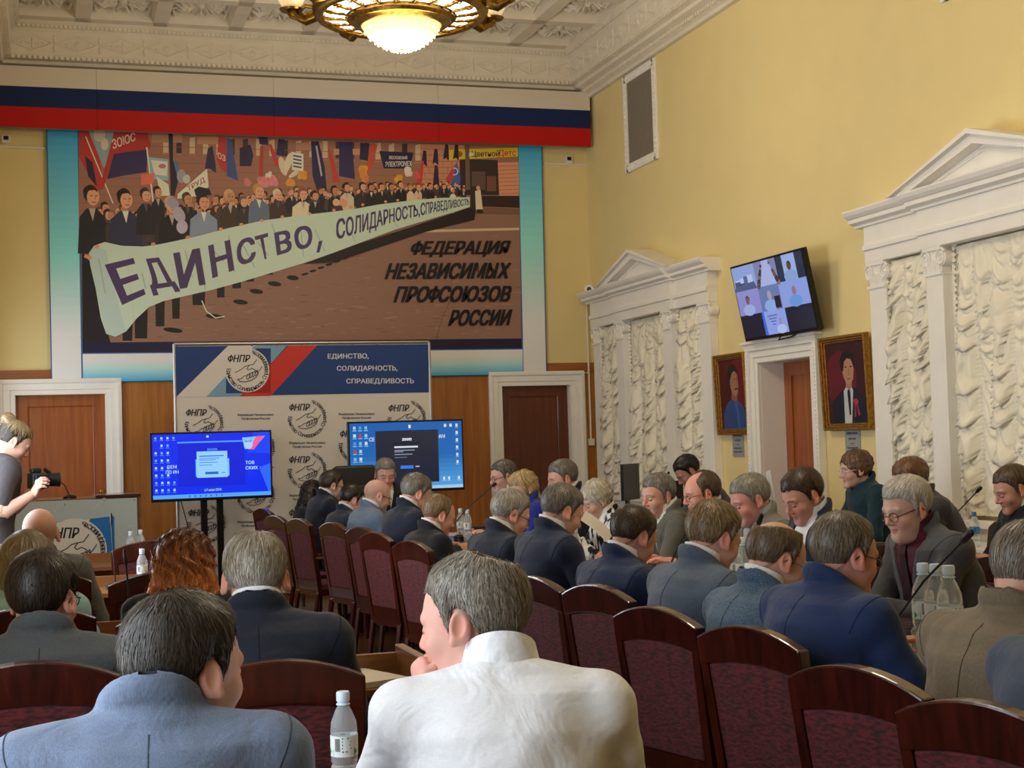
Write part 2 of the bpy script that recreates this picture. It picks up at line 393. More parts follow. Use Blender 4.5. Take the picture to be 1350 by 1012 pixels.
# left wall (outside the frame) with three windows that let the daylight in; wall behind the camera
wl = MB(); ys = [YF-.3]+[q for wy in sorted(WIN_Y) for q in (wy-1.2, wy+1.2)]+[YB+.3]
for i in range(0, len(ys), 2): wl.box(XL-.4, XL, ys[i], ys[i+1], FZ-.1, 6.4)
for wy in WIN_Y: wl.box(XL-.4, XL, wy-1.2, wy+1.2, FZ-.1, .78).box(XL-.4, XL, wy-1.2, wy+1.2, 2.72, 6.4)
struct(wl.build('wall_left', M_WALL), 'yellow window wall beside the camera')
M_GLASS = mat('window_glass', '#dfe8ee', .02, .5, trans=1., ior=1.02)
for n, wy in enumerate(WIN_Y):
    wn = struct(empty('window_%d' % (n+3), (XL, wy, .78)), 'tall daylight window in the left wall'); f = MB()
    for y in (-1.16, -.56, .56, 1.16): f.box(-.24, -.18, y-.04, y+.04, 0, 1.94)
    f.box(-.24, -.18, -1.2, 1.2, 0, .07).box(-.24, -.18, -1.2, 1.2, 1.87, 1.94); f.build('window_frame', M_PLAS, wn)
    for a_, b_ in ((-1.12, -.6), (-.52, .52), (.6, 1.12)): MB().box(-.215, -.205, a_, b_, .07, 1.87).build('pane', M_GLASS, wn)
struct(MB().box(XL-.4, XR+.5, YF-.3, YF, FZ-.1, 6.4).build('wall_front', M_WALL), 'yellow wall behind the camera')
# ---- cornice swept round the room
PROF = [(0, 5.41), (.055, 5.41), (.07, 5.44), (.10, 5.455), (.115, 5.49), (.20, 5.51), (.215, 5.54), (.25, 5.55), (.275, 5.575), (.285, 5.60), (.29, 5.83), (.305, 5.845), (.335, 5.87), (.345, 5.90), (.38, 5.93), (.38, 6.07)]
m = MB(); V = []; F = []
for d, z in PROF: V += [(XL+d, YF+d, z), (XR-d, YF+d, z), (XR-d, YB-d, z), (XL+d, YB-d, z)]
for i in range(len(PROF)-1):
    for k in range(4): F.append((i*4+k, i*4+(k+1) % 4, i*4+4+(k+1) % 4, i*4+4+k))
m.add(V, F); corn = struct(m.build('trim_1', M_CEIL), 'white plaster cornice with a diamond frieze and dentils')
def dentils(z0, z1, d0, d1, wd_, gap, name):
    b = MB(); x = XL+d1
    while x < XR-d1: b.box(x, x+wd_, YB-d1, YB-d0, z0, z1); x += wd_+gap
    y = 3.
    while y < YB-d1: b.box(XR-d1, XR-d0, y, y+wd_, z0, z1); b.box(XL+d0, XL+d1, y, y+wd_, z0, z1); y += wd_+gap
    o = b.build(name, M_CEIL, corn); o['kind'] = 'stuff'
dentils(5.547, 5.585, .245, .292, .032, .022, 'dentil_row')
dentils(5.455, 5.492, .09, .135, .028, .028, 'lower_dentil_row')
dentils(5.862, 5.895, .32, .358, .026, .02, 'upper_dentil_row')
# frieze relief: raised diamonds, with a star or a cross inside
def relief(kind):
    b = MB(); W, Hh = .205, .085
    pts = [(-W, 0), (0, Hh), (W, 0), (0, -Hh)]
    for i in range(4):
        p, q = pts[i], pts[(i+1) % 4]; b.tube([(p[0], 0, p[1]), (q[0], 0, q[1])], .011, 5)
    for s in (-1, 1): b.ball((s*.11, 0, 0), (.014, .01, .014), 8, 5)
    if kind:
        for k in range(8): a_ = PI*k/4; b.tube([(0, 0, 0), (.042*math.cos(a_), 0, .042*math.sin(a_))], [.013, .006], 5)
    else:
        b.tube([(-.06, 0, 0), (.06, 0, 0)], .011, 5); b.tube([(0, 0, -.045), (0, 0, .045)], .011, 5)
        for q in ((-.06, 0), (.06, 0), (0, .045), (0, -.045)): b.ball((q[0], 0, q[1]), .011, 8, 5)
    for s in (-1, 1): b.tube([(.225, 0, -.09), (.215, 0, -.04), (.23, 0, 0), (.215, 0, .04), (.225, 0, .09)], .011, 5) if s > 0 else None
    return b.mesh('frieze_diamond', True)
RL = [relief(0), relief(1)]
for k in range(14):
    o = link('frieze_diamond', RL[k % 2], M_CEIL, corn); o.location = (XL+.5+k*.455, YB-.289, 5.715)
for k in range(26):
    o = link('frieze_diamond', RL[k % 2], M_CEIL, corn); o.location = (XR-.289, YB-.55-k*.455, 5.715); o.rotation_euler = (0, 0, -PI/2)
# ---- coffers
BX = [2.765+.787*k for k in range(-4, 5)]; BY = [15.55-.9*k for k in range(21)]
bm_ = MB().prism([(-.075, .0), (-.05, -.0), (-.05, -.0), (.075, 0), (.11, .14), (-.11, .14)], YF, YB-.3, 'y').mesh('beam')
for x in BX[1:-1]:
    o = link('ceiling_beam', bm_, M_CEIL, ceil); o.location = (x, 0, ZC)
bm2 = MB().prism([(-.075, .0), (.075, 0), (.11, .14), (-.11, .14)], XL+.3, XR-.3, 'x').mesh('beam')
for y in BY:
    o = link('ceiling_cross_beam', bm2, M_CEIL, ceil); o.location = (0, y, ZC)
def rosette(kind):
    b = MB(); rr = random.Random(kind)
    b.ball((0, 0, 0), (.05, .05, .03), 12, 6)
    if kind == 0:
        for k in range(24):
            a_ = 2*PI*k/24; L_ = .27 if k % 2 else .20; L_ *= 1/max(abs(math.cos(a_)), abs(math.sin(a_)))**.6
            b.tube([(.05*math.cos(a_), .05*math.sin(a_), 0), (L_*.6*math.cos(a_), L_*.6*math.sin(a_), -.02), (L_*math.cos(a_), L_*math.sin(a_), .01)], [.010, .02, .006], 5)
    else:
        for k in range(8):
            a_ = PI*k/4; L_ = .27 if k % 2 else .2
            b.ball((L_*.6*math.cos(a_), L_*.6*math.sin(a_), 0), (.05+.05*abs(math.cos(a_)), .05+.05*abs(math.sin(a_)), .025), 8, 5)
            for s in (-1, 1):
                c_ = a_+s*.3; b.tube([(.08*math.cos(a_), .08*math.sin(a_), 0), (.2*math.cos(c_), .2*math.sin(c_), -.025), (.27*math.cos(a_+s*.18), .27*math.sin(a_+s*.18), .0), (.23*math.cos(a_+s*.05), .23*math.sin(a_+s*.05), 0)], [.012, .016, .012, .006], 5)
    for s in (-1, 1):
        for t in (-1, 1): b.tube([(s*.16, t*.27, 0), (s*.24, t*.24, -.02), (s*.26, t*.17, 0), (s*.21, t*.15, 0)], [.008, .016, .014, .006], 5)
    fr = MB()
    return b.mesh('rosette', True)
RS = [rosette(0), rosette(1)]
fr = MB()
for s in (-1, 1): fr.box(s*.285-.012, s*.285+.012, -.35, .35, -.03, 0).box(-.285, .285, s*.34-.012, s*.34+.012, -.03, 0)
fr = fr.mesh('coffer_moulding')
for j in range(8):
    for i in range(8):
        cx, cy = (BX[i]+BX[i+1])/2, (BY[j]+BY[j+1])/2
        if cx < XL+.35 or cx > XR-.35: continue
        o = link('rosette', RS[(i+j) % 2], M_CEIL, ceil); o.location = (cx, cy, ZC+.125); o.scale = (1.08, 1.25, 2.2)
        o = link('coffer_moulding', fr, M_CEIL, ceil); o.location = (cx, cy, ZC+.14)
# ---- windows of the right wall: white classical surround and ruched blinds
def blind_mesh(w, h, cols, seed, pitch=.19, fine=64):
    """austrian blind: gathered columns of hanging swags; local u along y (0..w), z down from 0"""
    rg = np.random.default_rng(seed); nu = int(cols*12)+1; nz = int(h/.0105)
    u = np.linspace(0, 1, nu); z = np.linspace(0, h, nz); U, Z = np.meshgrid(u, z)
    c = np.clip((U*cols).astype(int), 0, cols-1); s = U*cols-c; t = 2*s-1
    ph = rg.random(cols)*3; sk = rg.normal(0, .22, cols); pt = pitch*(1+rg.normal(0, .1, cols))
    warp = .05*np.sin(Z*9+c*2.1)+.03*np.sin(Z*23+c*1.3+U*5)
    phi = (Z+warp)/pt[c]+ph[c]+sk[c]*t*1.5-.95*(1-t*t)*(.7+.4*np.sin(Z*5.3+c*1.7))
    fr_ = phi-np.floor(phi); idx = np.floor(phi)
    amp = .7+.5*np.sin(idx*12.9898+c*78.233)
    dep = (1-np.abs(t)**2.4)*(.35+.65*fr_**1.3)*.115*amp+.016*np.sin(phi*2*PI*2+t*3)*(1-t*t)
    dep += .012*np.exp(-((np.abs(t)-1)/.13)**2)*np.sin(Z*210+c)          # gathers along the tapes
    top = np.exp(-Z/.05); dep = dep*(1-top)+top*(.02+.014*np.sin(U*cols*40))
    X = .012+np.maximum(dep, -.01); Y = U*w+.014*np.sin(Z*17+c*3)*(1-np.abs(t)); ZZ = -Z-np.maximum(dep-.02, 0)*.75*np.clip((h-Z)/.1, 0, 1)
    V = np.stack([-X, Y, ZZ], -1).reshape(-1, 3); i = np.arange(nz-1)[:, None]*nu+np.arange(nu-1)[None]; i = i.ravel()
    F = np.stack([i, i+nu, i+nu+1, i+1], 1).tolist()
    m = bpy.data.meshes.new('blind'); m.from_pydata(V.tolist(), [], F); m.polygons.foreach_set('use_smooth', [True]*len(F)); return m
def ruffle_mesh(h, seed):
    z = np.arange(0, h, .008); V = []; F = []
    for k, q in enumerate(z):
        a_ = .012*math.sin(q*150+seed)+.005*math.sin(q*61); V += [(-.04, 0, -q), (-.055+a_, .012, -q), (-.055-a_, -.014, -q)]
    for k in range(len(z)-1): F += [(k*3, k*3+1, k*3+4, k*3+3), (k*3, k*3+3, k*3+5, k*3+2)]
    m = bpy.data.meshes.new('ruffle'); m.from_pydata(V, [], F); m.polygons.foreach_set('use_smooth', [True]*len(F)); return m
g = N('cream_satin'); g.b.inputs['Base Color'].default_value = rgba('#f2ebd6'); g.b.inputs['Roughness'].default_value = .38; g.b.inputs['Sheen Weight'].default_value = .3; g.b.inputs['Subsurface Weight'].default_value = 0
M_SATIN = g.m
def volute_capital(w, d):
    b = MB(); b.box(-d-.02, 0, -w/2-.02, w/2+.02, .155, .18)
    for s in (-1, 1):
        pts = [(-d-.004, s*(w/2)+s*.066*(1-k/22)*math.cos(k*.62+.6)*1.0, .10+.066*(1-k/22)*math.sin(k*.62+.6)) for k in range(20)]
        b.tube(pts, [.013*(1-k/30) for k in range(20)], 6)
        b.lathe([(.0, -d-.0), (.045, -d-.0), (.05, -d+.02), (.05, -.01), (0, -.01)], 14) if False else None
        n = 14; V = []; 
        for x in (-d, -.005): V += [(x, s*w/2+.060*math.cos(2*PI*k/n), .10+.060*math.sin(2*PI*k/n)) for k in range(n)]
        b.add(V, [tuple(range(n)), tuple(range(2*n-1, n-1, -1))]+[(k, (k+1) % n, n+(k+1) % n, n+k) for k in range(n)])
    b.box(-d, 0, -w/2, w/2, .09, .155)
    for k in range(7):
        y = -w/2+.02+k*(w-.04)/6; b.tube([(-d+.004, y, .0), (-d-.004, y, .05), (-d+.002, y, .09)], .011, 6)
    b.box(-d+.004, 0, -w/2, w/2, 0, .09); b.box(-d-.016, 0, -w/2-.016, w/2+.016, -.02, 0)
    return b.mesh('capital', True)
CAPM = {}
def surround(n, yc, lab, half_only=False):
    r = struct(empty('window_%d' % n, (XR, yc, 0)), lab)
    zb, zc_ = .78, 2.52
    for s in (-1, 1):
        for (o0, o1, d) in ((1.33, 1.56, .09), (.54, .74, .13)):
            ya, yb = sorted((s*o0, s*o1)); w = yb-ya; mid = (ya+yb)/2
            P = MB().box(-d, 0, ya, yb, zb, zc_).box(-d-.02, 0, ya-.02, yb+.02, zb, zb+.1).build('pilaster', M_PLAS, r, bevel=.004)
            k = (round(w, 3), d)
            if k not in CAPM: CAPM[k] = volute_capital(w-.02, d)
            c = link('capital', CAPM[k], M_PLAS, r); c.location = (0, mid, zc_)
        ya, yb = sorted((s*.74, s*.80)); MB().box(-.05, 0, ya, yb, zb, zc_+.18).build('side_moulding', M_PLAS, r)
        ya, yb = sorted((s*.48, s*.54)); MB().box(-.05, 0, ya, yb, zb, zc_+.18).build('side_moulding', M_PLAS, r)
    e = MB()                                            # architrave, frieze, cornice: centre breaks forward
    for (ya, yb, d) in ((-1.58, -.80, .11), (-.80, .80, .15), (.80, 1.58, .11)):
        e.box(-d, 0, ya, yb, 2.70, 2.80); e.box(-d-.02, 0, ya-.0, yb+.0, 2.80, 2.835); e.box(-d-.008, 0, ya, yb, 2.835, 2.85); e.box(-d, 0, ya, yb, 2.85, 2.985)
    e.build('entablature', M_PLAS, r, bevel=.004)
    c = MB()
    for (ya, yb, d) in ((-1.60, -.84, .16), (-.84, .84, .20), (.84, 1.60, .16)):
        y0 = ya-(.08 if ya < -1 else 0); y1 = yb+(.08 if yb > 1 else 0)
        c.prism([(0, 2.985), (-d+.03, 2.985), (-d+.03, 3.005), (-d-.02, 3.02), (-d-.02, 3.05), (-d-.035, 3.055), (-d-.06, 3.075), (-d-.075, 3.10), (-d-.075, 3.112), (0, 3.112)], y0, y1, 'y')
    c.build('cornice', M_PLAS, r)
    p = MB(); H = .30; Wp = .96; y0 = 3.112
    p.prism([(-Wp+.1, y0), (Wp-.1, y0), (0, y0+H-.05)], -.13, 0, 'x')
    for s in (-1, 1):
        p.prism([(s*Wp, y0-.0), (s*(Wp-.16), y0-.0), (0, y0+H-.10), (0, y0+H-.035)], -.23, 0, 'x')
        p.prism([(s*(Wp+.03), y0-.0), (s*(Wp), y0-.0), (0, y0+H-.035), (0, y0+H)], -.275, 0, 'x')
        p.tube([(-.135, s*(Wp-.30), y0+.02), (-.135, 0, y0+H-.135)], .012, 6)
    p.tube([(-.135, -(Wp-.30), y0+.02), (-.135, (Wp-.30), y0+.02)], .012, 6)
    p.build('pediment', M_PLAS, r)
    sl = MB().box(-.16, 0, -1.62, 1.62, zb-.05, zb).box(-.12, 0, -1.58, 1.58, FZ, zb-.05).build('sill', M_PLAS, r, bevel=.005)
    return r
surround(1, 14.18, 'far curtained window with white pediment beside the end wall')
surround(2, 8.21, 'near curtained window with white pediment, cut by the right photo edge')
for wi, (yc, side) in enumerate(((14.18, 'far window by the corner door'), (8.21, 'near window at the photo edge'))):
    for k, (y0, y1, cols) in enumerate(((.80, 1.33, 3), (-.48, .48, 5), (-1.33, -.80, 3))):
        w = y1-y0; o = empty('ruched_blind', (XR-.02, yc+y0, 2.69))
        tag(o, ['narrow cream ruched blind in the left bay of the %s', 'wide cream ruched blind in the centre bay of the %s', 'narrow cream ruched blind in the right bay of the %s'][k] % side, 'curtain', 'cream ruched blinds')
        b = link('blind_cloth', blind_mesh(w, 1.88, cols, wi*7+k, .21 if k == 1 else .19), M_SATIN, o)
        for s in (0, w):
            q = link('ruffle', ruffle_mesh(1.88, s+k), M_SATIN, o); q.location = (0, s, 0)
# ---- ventilation grille high on the right wall
v = empty('vent_grille', (XR, 14.30, 4.86)); tag(v, 'grey vent grille in an ornate white frame high on the yellow wall', 'vent')
f = MB(); hw, hh = .40, .49
for s in (-1, 1): f.box(-.03, 0, s*hw-.045, s*hw+.045, -hh-.045, hh+.045).box(-.03, 0, -hw, hw, s*hh-.045, s*hh+.045)
f.build('frame', M_PLAS, v, bevel=.006); b = MB()
for k in range(16):
    for s in (-1, 1): b.ball((-.033, s*hw, -hh+.03+k*.06), (.01, .022, .022), 7, 5)
for k in range(13):
    for s in (-1, 1): b.ball((-.033, -hw+.03+k*.06, s*hh), (.01, .022, .022), 7, 5)
o = b.build('frame_ornament', M_PLAS, v, True); o['kind'] = 'stuff'
M_GR = mat('grille_metal', '#8f8676', .55, .4)
MB().box(-.006, 0, -hw+.045, hw-.045, -hh+.045, hh-.045).build('grille_back', mat('grille_back', '#6b6256', .7), v)
sm = MB().box(-.014, -.006, -.006, .006, -hh+.045, hh-.045).mesh('grille_slat')
for k in range(30):
    o = link('grille_slat', sm, M_GR, v); o.location = (0, -hw+.06+k*.0235, 0)
v2 = empty('plaster_plaque', (XR, 8.33, 4.98)); tag(v2, 'white plaster vent frame corner at the top photo edge above the near window', 'vent')
f = MB()
for s in (-1, 1): f.box(-.03, 0, s*.42-.045, s*.42+.045, -.535, .5).box(-.03, 0, -.42, .42, s*.49-.045, s*.49+.045)
f.build('frame', M_PLAS, v2, bevel=.006); MB().box(-.006, 0, -.4, .4, -.46, .46).build('grille_back', M_GR, v2)
# ---- small fittings
p = at(8, 184, Y=YB); o = empty('wall_sensor', (p[0], YB, p[2])); tag(o, 'small white wall sensor with black face left of the mural', 'sensor')
MB().box(-.045, .045, -.04, 0, -.045, .045).build('housing', M_WPLA, o, bevel=.006); MB().box(-.025, .025, -.046, -.04, -.01, .03).build('face', M_DARK, o)
p = at(749, 211, Y=YB); o2 = tree_copy(o); o2.location = (p[0], YB, p[2]); o2['label'] = 'small white wall sensor with black face right of the mural'
for (x0, x1, lab) in ((XL, 0.01, 'thin white cable duct on the wall left of the mural'), (5.585, XR, 'thin white cable duct on the wall right of the mural')):
    o = MB().box(x0, x1, YB-.02, YB, 4.655, 4.675).build('cable_duct', M_WPLA); tag(o, lab, 'cable duct')
pa = at(780, 395, Y=YB-.04); pb = at(781, 578, Y=YB-.04); o = empty('conduit', (6.055, YB-.03, pb[2])); tag(o, 'white vertical conduit with a junction box beside the corner door', 'conduit')
MB().tube([(0, -.015, 0), (0, -.015, pa[2]-pb[2])], .012, 8).build('pipe', M_WPLA, o); MB().box(-.035, .035, -.05, 0, -.08, .0).build('junction_box', M_WPLA, o, bevel=.005)
p = at(773, 382, X=XR-.16); o = empty('security_camera', (XR, p[1], p[2])); tag(o, 'small white dome-ended security camera in the room corner', 'camera')
MB().tube([(0, 0, -.06), (-.05, 0, -.05), (-.09, -.02, -.01)], .012, 8).box(-.012, 0, -.03, .03, -.09, -.03).build('bracket', M_DARK, o)
b = MB(); b.tube([(-.08, .05, .01), (-.16, -.09, 0)], .055, 14); b.build('body', M_WPLA, o, True); MB().tube([(-.16, -.09, 0), (-.163, -.095, 0)], .026, 14).build('lens', M_DARK, o)
# ---------------------------------------------------------------- chandelier
M_BRASS = mat('antique_brass', '#8a6a2c', .32, .5, 1, noise=.5, nscale=30, bump=.002)
M_GLOW = mat('lit_opal_glass', '#ffe2ad', .4, .4, emit=.42)
M_GLOWP = mat('lit_panel_glass', '#fff0d0', .4, .4, emit=3.)
ch = empty('chandelier', (2.78, 11.35, 4.62)); tag(ch, 'round brass chandelier with glowing glass bowl and lit panels', 'chandelier')
MB().lathe([(.02, 0), (.10, .012), (.20, .055), (.28, .12), (.325, .19), (.33, .20), (.3, .195)], 40, cap=False).build('glass_bowl', M_GLOW, ch, True)
b = MB()
for j, (rr_, zz) in enumerate(((.09, .0), (.155, .025), (.215, .058), (.265, .10), (.30, .145))):
    for k in range(18): a_ = 2*PI*(k+.5*(j % 2))/18; b.ball((rr_*math.cos(a_)*1.0, rr_*math.sin(a_), zz+.002), .011, 6, 4)
o = b.build('glass_stud', mat('bright_stud', '#fff6dd', .3, .5, emit=1.1), ch, True); o['kind'] = 'stuff'
MB().lathe([(.335, .185), (.36, .19), (.375, .21), (.40, .215), (.41, .24), (.44, .245), (.44, .29), (.30, .30), (.30, .20), (.335, .185)], 48, cap=False).build('inner_ring', M_BRASS, ch, True)
MB().lathe([(.63, .27), (.655, .255), (.69, .27), (.71, .30), (.72, .36), (.69, .40), (.62, .40), (.62, .29), (.63, .27)], 56, cap=False).build('outer_ring', M_BRASS, ch, True)
NP = 20
pn = MB(); n0 = 7; V = []
for k in range(n0+1):
    a_ = -.135+.27*k/n0; V += [(.455*math.cos(a_), .455*math.sin(a_), .262), (.615*math.cos(a_*(1-.05)), .615*math.sin(a_), .292)]
pn.add(V, [(2*k, 2*k+2, 2*k+3, 2*k+1) for k in range(n0)]); pm = pn.mesh('light_panel')
rb = MB().tube([(.44, 0, .262), (.53, 0, .262), (.64, 0, .285)], [.014, .009, .014], 6)
for s in (-1, 1): rb.tube([(.60, 0, .275), (.605, s*.03, .275), (.575, s*.045, .27), (.56, s*.025, .268), (.575, s*.015, .268)], .006, 5); rb.tube([(.46, 0, .262), (.475, s*.03, .262), (.50, s*.03, .264), (.505, s*.012, .264)], .005, 5)
rbm = rb.mesh('rib', True)
for k in range(NP):
    o = link('light_panel', pm, M_GLOWP, ch); o.rotation_euler = (0, 0, 2*PI*(k+.5)/NP)
    o = link('scroll_rib', rbm, M_BRASS, ch); o.rotation_euler = (0, 0, 2*PI*k/NP)
am = MB().tube([(.70, 0, .34), (.80, 0, .30), (.87, 0, .33), (.91, 0, .37), (.95, 0, .38)], [.05, .045, .03, .05, .02], 10)
am.tube([(.72, 0, .40), (.80, 0, .42), (.86, 0, .38), (.82, 0, .34), (.78, 0, .36)], .018, 8); am.lathe([(.02, .38), (.09, .385), (.10, .40), (.03, .41)], 14, (.92, 0, 0))
amm = am.mesh('arm', True)
gm = MB().lathe([(.03, .40), (.075, .42), (.11, .48), (.115, .54), (.09, .60), (.05, .63), (.0, .635)], 18, (.92, 0, 0)).mesh('globe', True)
for k in range(8):
    o = link('arm', amm, M_BRASS, ch); o.rotation_euler = (0, 0, 2*PI*(k+.42)/8); q = link('glass_globe', gm, M_GLOW, ch); q.rotation_euler = o.rotation_euler
MB().lathe([(.30, .29), (.18, .34), (.06, .42), (.035, .6), (.03, 1.45), (.08, 1.5), (.0, 1.5)], 20).build('stem', M_BRASS, ch, True)
def lamp(loc, e, rad=.45):
    l = bpy.data.lights.new('chandelier_light', 'POINT'); l.energy = e; l.color = (1, .87, .68); l.shadow_soft_size = rad
    o = bpy.data.objects.new('chandelier_light', l); COL.objects.link(o); o.location = loc
lamp((2.78, 11.35, 4.35), 85); lamp((2.78, 11.35, 5.45), 30, .25)
ch2 = tree_copy(ch); ch2.location = (2.78, 5.35, 4.62); ch2['label'] = 'second round brass chandelier nearer the camera, above the frame'; lamp((2.78, 5.35, 4.35), 120); lamp((2.78, 5.35, 5.45), 30, .25)
# ---------------------------------------------------------------- flag box, mural, press wall
M_FW = mat('flag_white', '#ddd3c4', .6, .3); M_FB = mat('flag_blue', '#14285c', .6, .3); M_FR = mat('flag_red', '#bd1512', .6, .3)
fl = empty('flag_board', (0, 15.72, 4.85)); tag(fl, 'long white, blue and red striped board across the top of the end wall', 'flag board')
z0, z1 = at(0, 166.4, Y=15.70)[2], at(0, 85.4, Y=15.70)[2]; hh = (z1-z0)/3
cuts = [XL+.02]+[at(x, 150, Y=15.70)[0] for x in (128, 361, 578)]+[at(778.5, 160, Y=15.70)[0]]
for i in range(4):
    for k, (nm, m_) in enumerate((('red_stripe', M_FR), ('blue_stripe', M_FB), ('white_stripe', M_FW))):
        MB().box(cuts[i]+.0015, cuts[i+1]-.0015, -.02, .0, z0-4.85+k*hh, z0-4.85+(k+1)*hh).build(nm, m_, fl)
MB().box(cuts[0], cuts[-1]-.002, 0, .05, z0-4.85, z1-4.85).build('backing_board', mat('board_grey', '#8d8577', .7), fl)
MB().box(cuts[0]+.1, cuts[-1]-.1, .05, .17, z0-4.85+.1, z1-4.85-.1).build('bracket', mat('bracket_metal', '#55504a', .5, .5, .6), fl)
YM = 15.94
mu = empty('wall_mural', (0, 0, 0)); tag(mu, 'huge printed mural of a street march with a banner, in a blue frame', 'mural')
def mmap(x, y): return at(x, y, Y=YM)
pc = [mmap(60.8, 168), mmap(714.6, 190), mmap(721.5, 493), mmap(67.5, 504.8)]
MB().add([*pc, *[p+np.array([0, .05, 0]) for p in pc]], [(0, 1, 2, 3), (7, 6, 5, 4), (0, 4, 5, 1), (1, 5, 6, 2), (2, 6, 7, 3), (3, 7, 4, 0)]).build('mural_board', mat('mural_edge', '#1d3a5c', .6), mu)
A = Art(mmap, (0, -1, 0), .00035)
A.poly([(61, 168), (714.6, 190), (721.5, 493), (67.5, 504.8)], '#1f4a72')
A.grad([(62.5, 169), (102, 170.5), (107.5, 503), (69, 503.8)], '#2c7fb0', '#c9d4d8', 30, '#6aaccb')
A.grad([(683.5, 189.5), (713.3, 190.5), (720, 492), (690.5, 492.5)], '#2c84bd', '#c9d2d4', 30, '#7ab4d2')
A.grad([(109, 466.5), (689, 460.5), (689.5, 492.6), (109.5, 503)], '#c3cfd2', '#2a86c4', 14)
A.poly([(104, 171), (683, 189), (687.5, 447), (688, 459), (109, 465), (108.7, 452)], '#15112e')
def ph(y0, y1): return lambda x: y0+(y1-y0)*(x-104)/580
PX = ((104, 171), (683, 189), (687.3, 446), (108.8, 451.5))
A.poly(PX, '#64463a')
# facade
A.poly([(104, 171), (683, 189), (684.5, 290), (560, 300), (104, 300)], '#7a5443')
rr = random.Random(11)
for k in range(26):
    x = 215+k*17.5; yt = 172+(x-104)*.031
    if x > 612: break
    A.poly([(x, yt+4+rr.random()*3), (x+7, yt+4), (x+7, yt+26), (x, yt+26)], rr.choice(('#3b2a2a', '#2f2426', '#a08a70')))
    A.poly([(x-1, yt+27), (x+8, yt+27), (x+8, yt+29), (x-1, yt+29)], '#8f6650')
for k in range(9): A.line([(104, 190+k*11), (615, 205+k*9.5)], .7, '#694739')
for (x, y, w, h, c) in [(200, 176, 40, 12, '#8d6350'), (260, 180, 30, 10, '#94694f'), (390, 188, 36, 10, '#8e6450'), (440, 196, 40, 8, '#9c7257')]: A.rect(x, y, x+w, y+h, c)
# brick corner and shop on the right
A.poly([(555, 190), (612, 191), (612, 270), (555, 270)], '#9c6a52'); A.poly([(655, 214), (683.6, 213), (684.4, 258), (657, 258)], '#a87358')
for k in range(9):
    A.line([(555, 196+k*8), (612, 197+k*8)], .6, '#70493b'); A.line([(655, 214+k*5.2), (684, 213+k*5.2)], .6, '#744b3c')
    for q in range(5): A.line([(560+q*12+(k % 2)*6, 196+k*8), (560+q*12+(k % 2)*6, 204+k*8)], .5, '#70493b')
A.poly([(606, 209), (656, 211), (658, 257), (606, 257)], '#2a1f1e'); A.poly([(622, 226), (640, 226), (640, 250), (622, 250)], '#4a3a36'); A.poly([(642, 232), (654, 232), (654, 252), (642, 252)], '#5c3a30')
A.poly([(634, 258), (684.4, 258), (684.8, 274), (634, 272)], '#241a18'); A.poly([(620, 272), (684.8, 275), (685, 284), (600, 284)], '#5d4438')
A.poly([(592, 197), (682.6, 194.6), (683, 206), (592, 211)], '#c9962c')
A.tx('Цветной', 622, 206.6, 7.5, '#2a1a14', .02, 0, .9, slope=-.02); A.tx('Детс', 657, 205.6, 8, '#a1291c', .02, 0, .9, slope=-.02)
A.ell(605, 203, 5, 4, '#7a4f1c'); A.poly([(613, 191), (618.5, 191), (620, 250), (614, 250)], '#57443c'); A.ell(621, 203.5, 3, 2.4, '#d9cdb8')
# road
A.poly([(108, 400), (300, 372), (450, 318), (560, 290), (600, 281), (685, 283), (687.3, 446), (108.8, 451.5)], '#6f5346')
for k in range(420):
    x = rr.uniform(112, 684); y = 300+(1-abs(rr.gauss(0, .45)))*145
    if y > 449-(x-108)*.009 or y < 300: continue
    if y < 430-(x-110)*.42 and x < 430: continue
    A.ell(x, y, rr.uniform(2, 9), rr.uniform(.4, 1.1), rr.choice(('#775a4b', '#67493d', '#7c5f50', '#6c5044')), 8)
A.poly([(553, 303), (684.6, 300), (684.7, 303.2), (548, 306.5)], '#a38c78'); A.line([(575, 447), (583, 420), (594, 395), (596, 360)], .8, '#54382e')
# flags and placards above the crowd
def P(c, *p): A.poly(p, c)
P('#8f2a26', (104, 172), (116, 172), (131, 207), (137, 248), (128, 252), (104, 206)); P('#251c34', (112, 205), (122, 214), (128, 246), (116, 232)); A.line([(113, 180), (140, 246), (149, 268)], 1.6, '#b8a493')
P('#6f7f84', (117, 173), (150, 174), (146, 205), (137, 222), (128, 200)); A.ell(131, 178, 8, 9, '#9a927c'); A.ell(138, 190, 5, 8, '#a39b86')
P('#8c2723', (150, 175), (194, 174), (199, 192), (196, 197), (168, 200), (150, 203), (136, 250), (133, 240), (140, 214)); P('#2a2345', (150, 203), (168, 200), (195, 197), (193, 227), (165, 231), (141, 236))
A.text('ЗОЮС', [(147, 184), (178, 174), (179, 185), (149, 197)], '#b7a193', .02); A.line([(193.5, 194), (200, 250), (204, 284)], 2, '#c3b3a0')
P('#6f8d95', (196, 207), (222, 210), (222, 238), (200, 236)); P('#b2aa98', (199, 211), (221, 213), (220, 232), (204, 230)); A.ell(214, 219, 5, 3, '#8f5a60'); P('#3f5a78', (226, 212), (236, 213), (232, 240), (226, 240))
P('#1f1a26', (222, 176), (228, 176), (228, 210), (235, 238), (230, 258), (225, 258), (224, 220)); A.ell(239, 232, 6, 9, '#7d7a80'); A.ell(246, 236, 5, 6, '#9a9690')
P('#c4b59c', (234, 256), (273, 222), (275, 246), (262, 258), (234, 262)); A.text('ТРУД', [(246, 246), (269, 233), (271, 241), (248, 253)], '#8c3f30', .02); P('#b9ab96', (206, 232), (222, 243), (224, 258), (212, 258)); P('#b0574a', (186, 230), (204, 228), (202, 242), (186, 244))
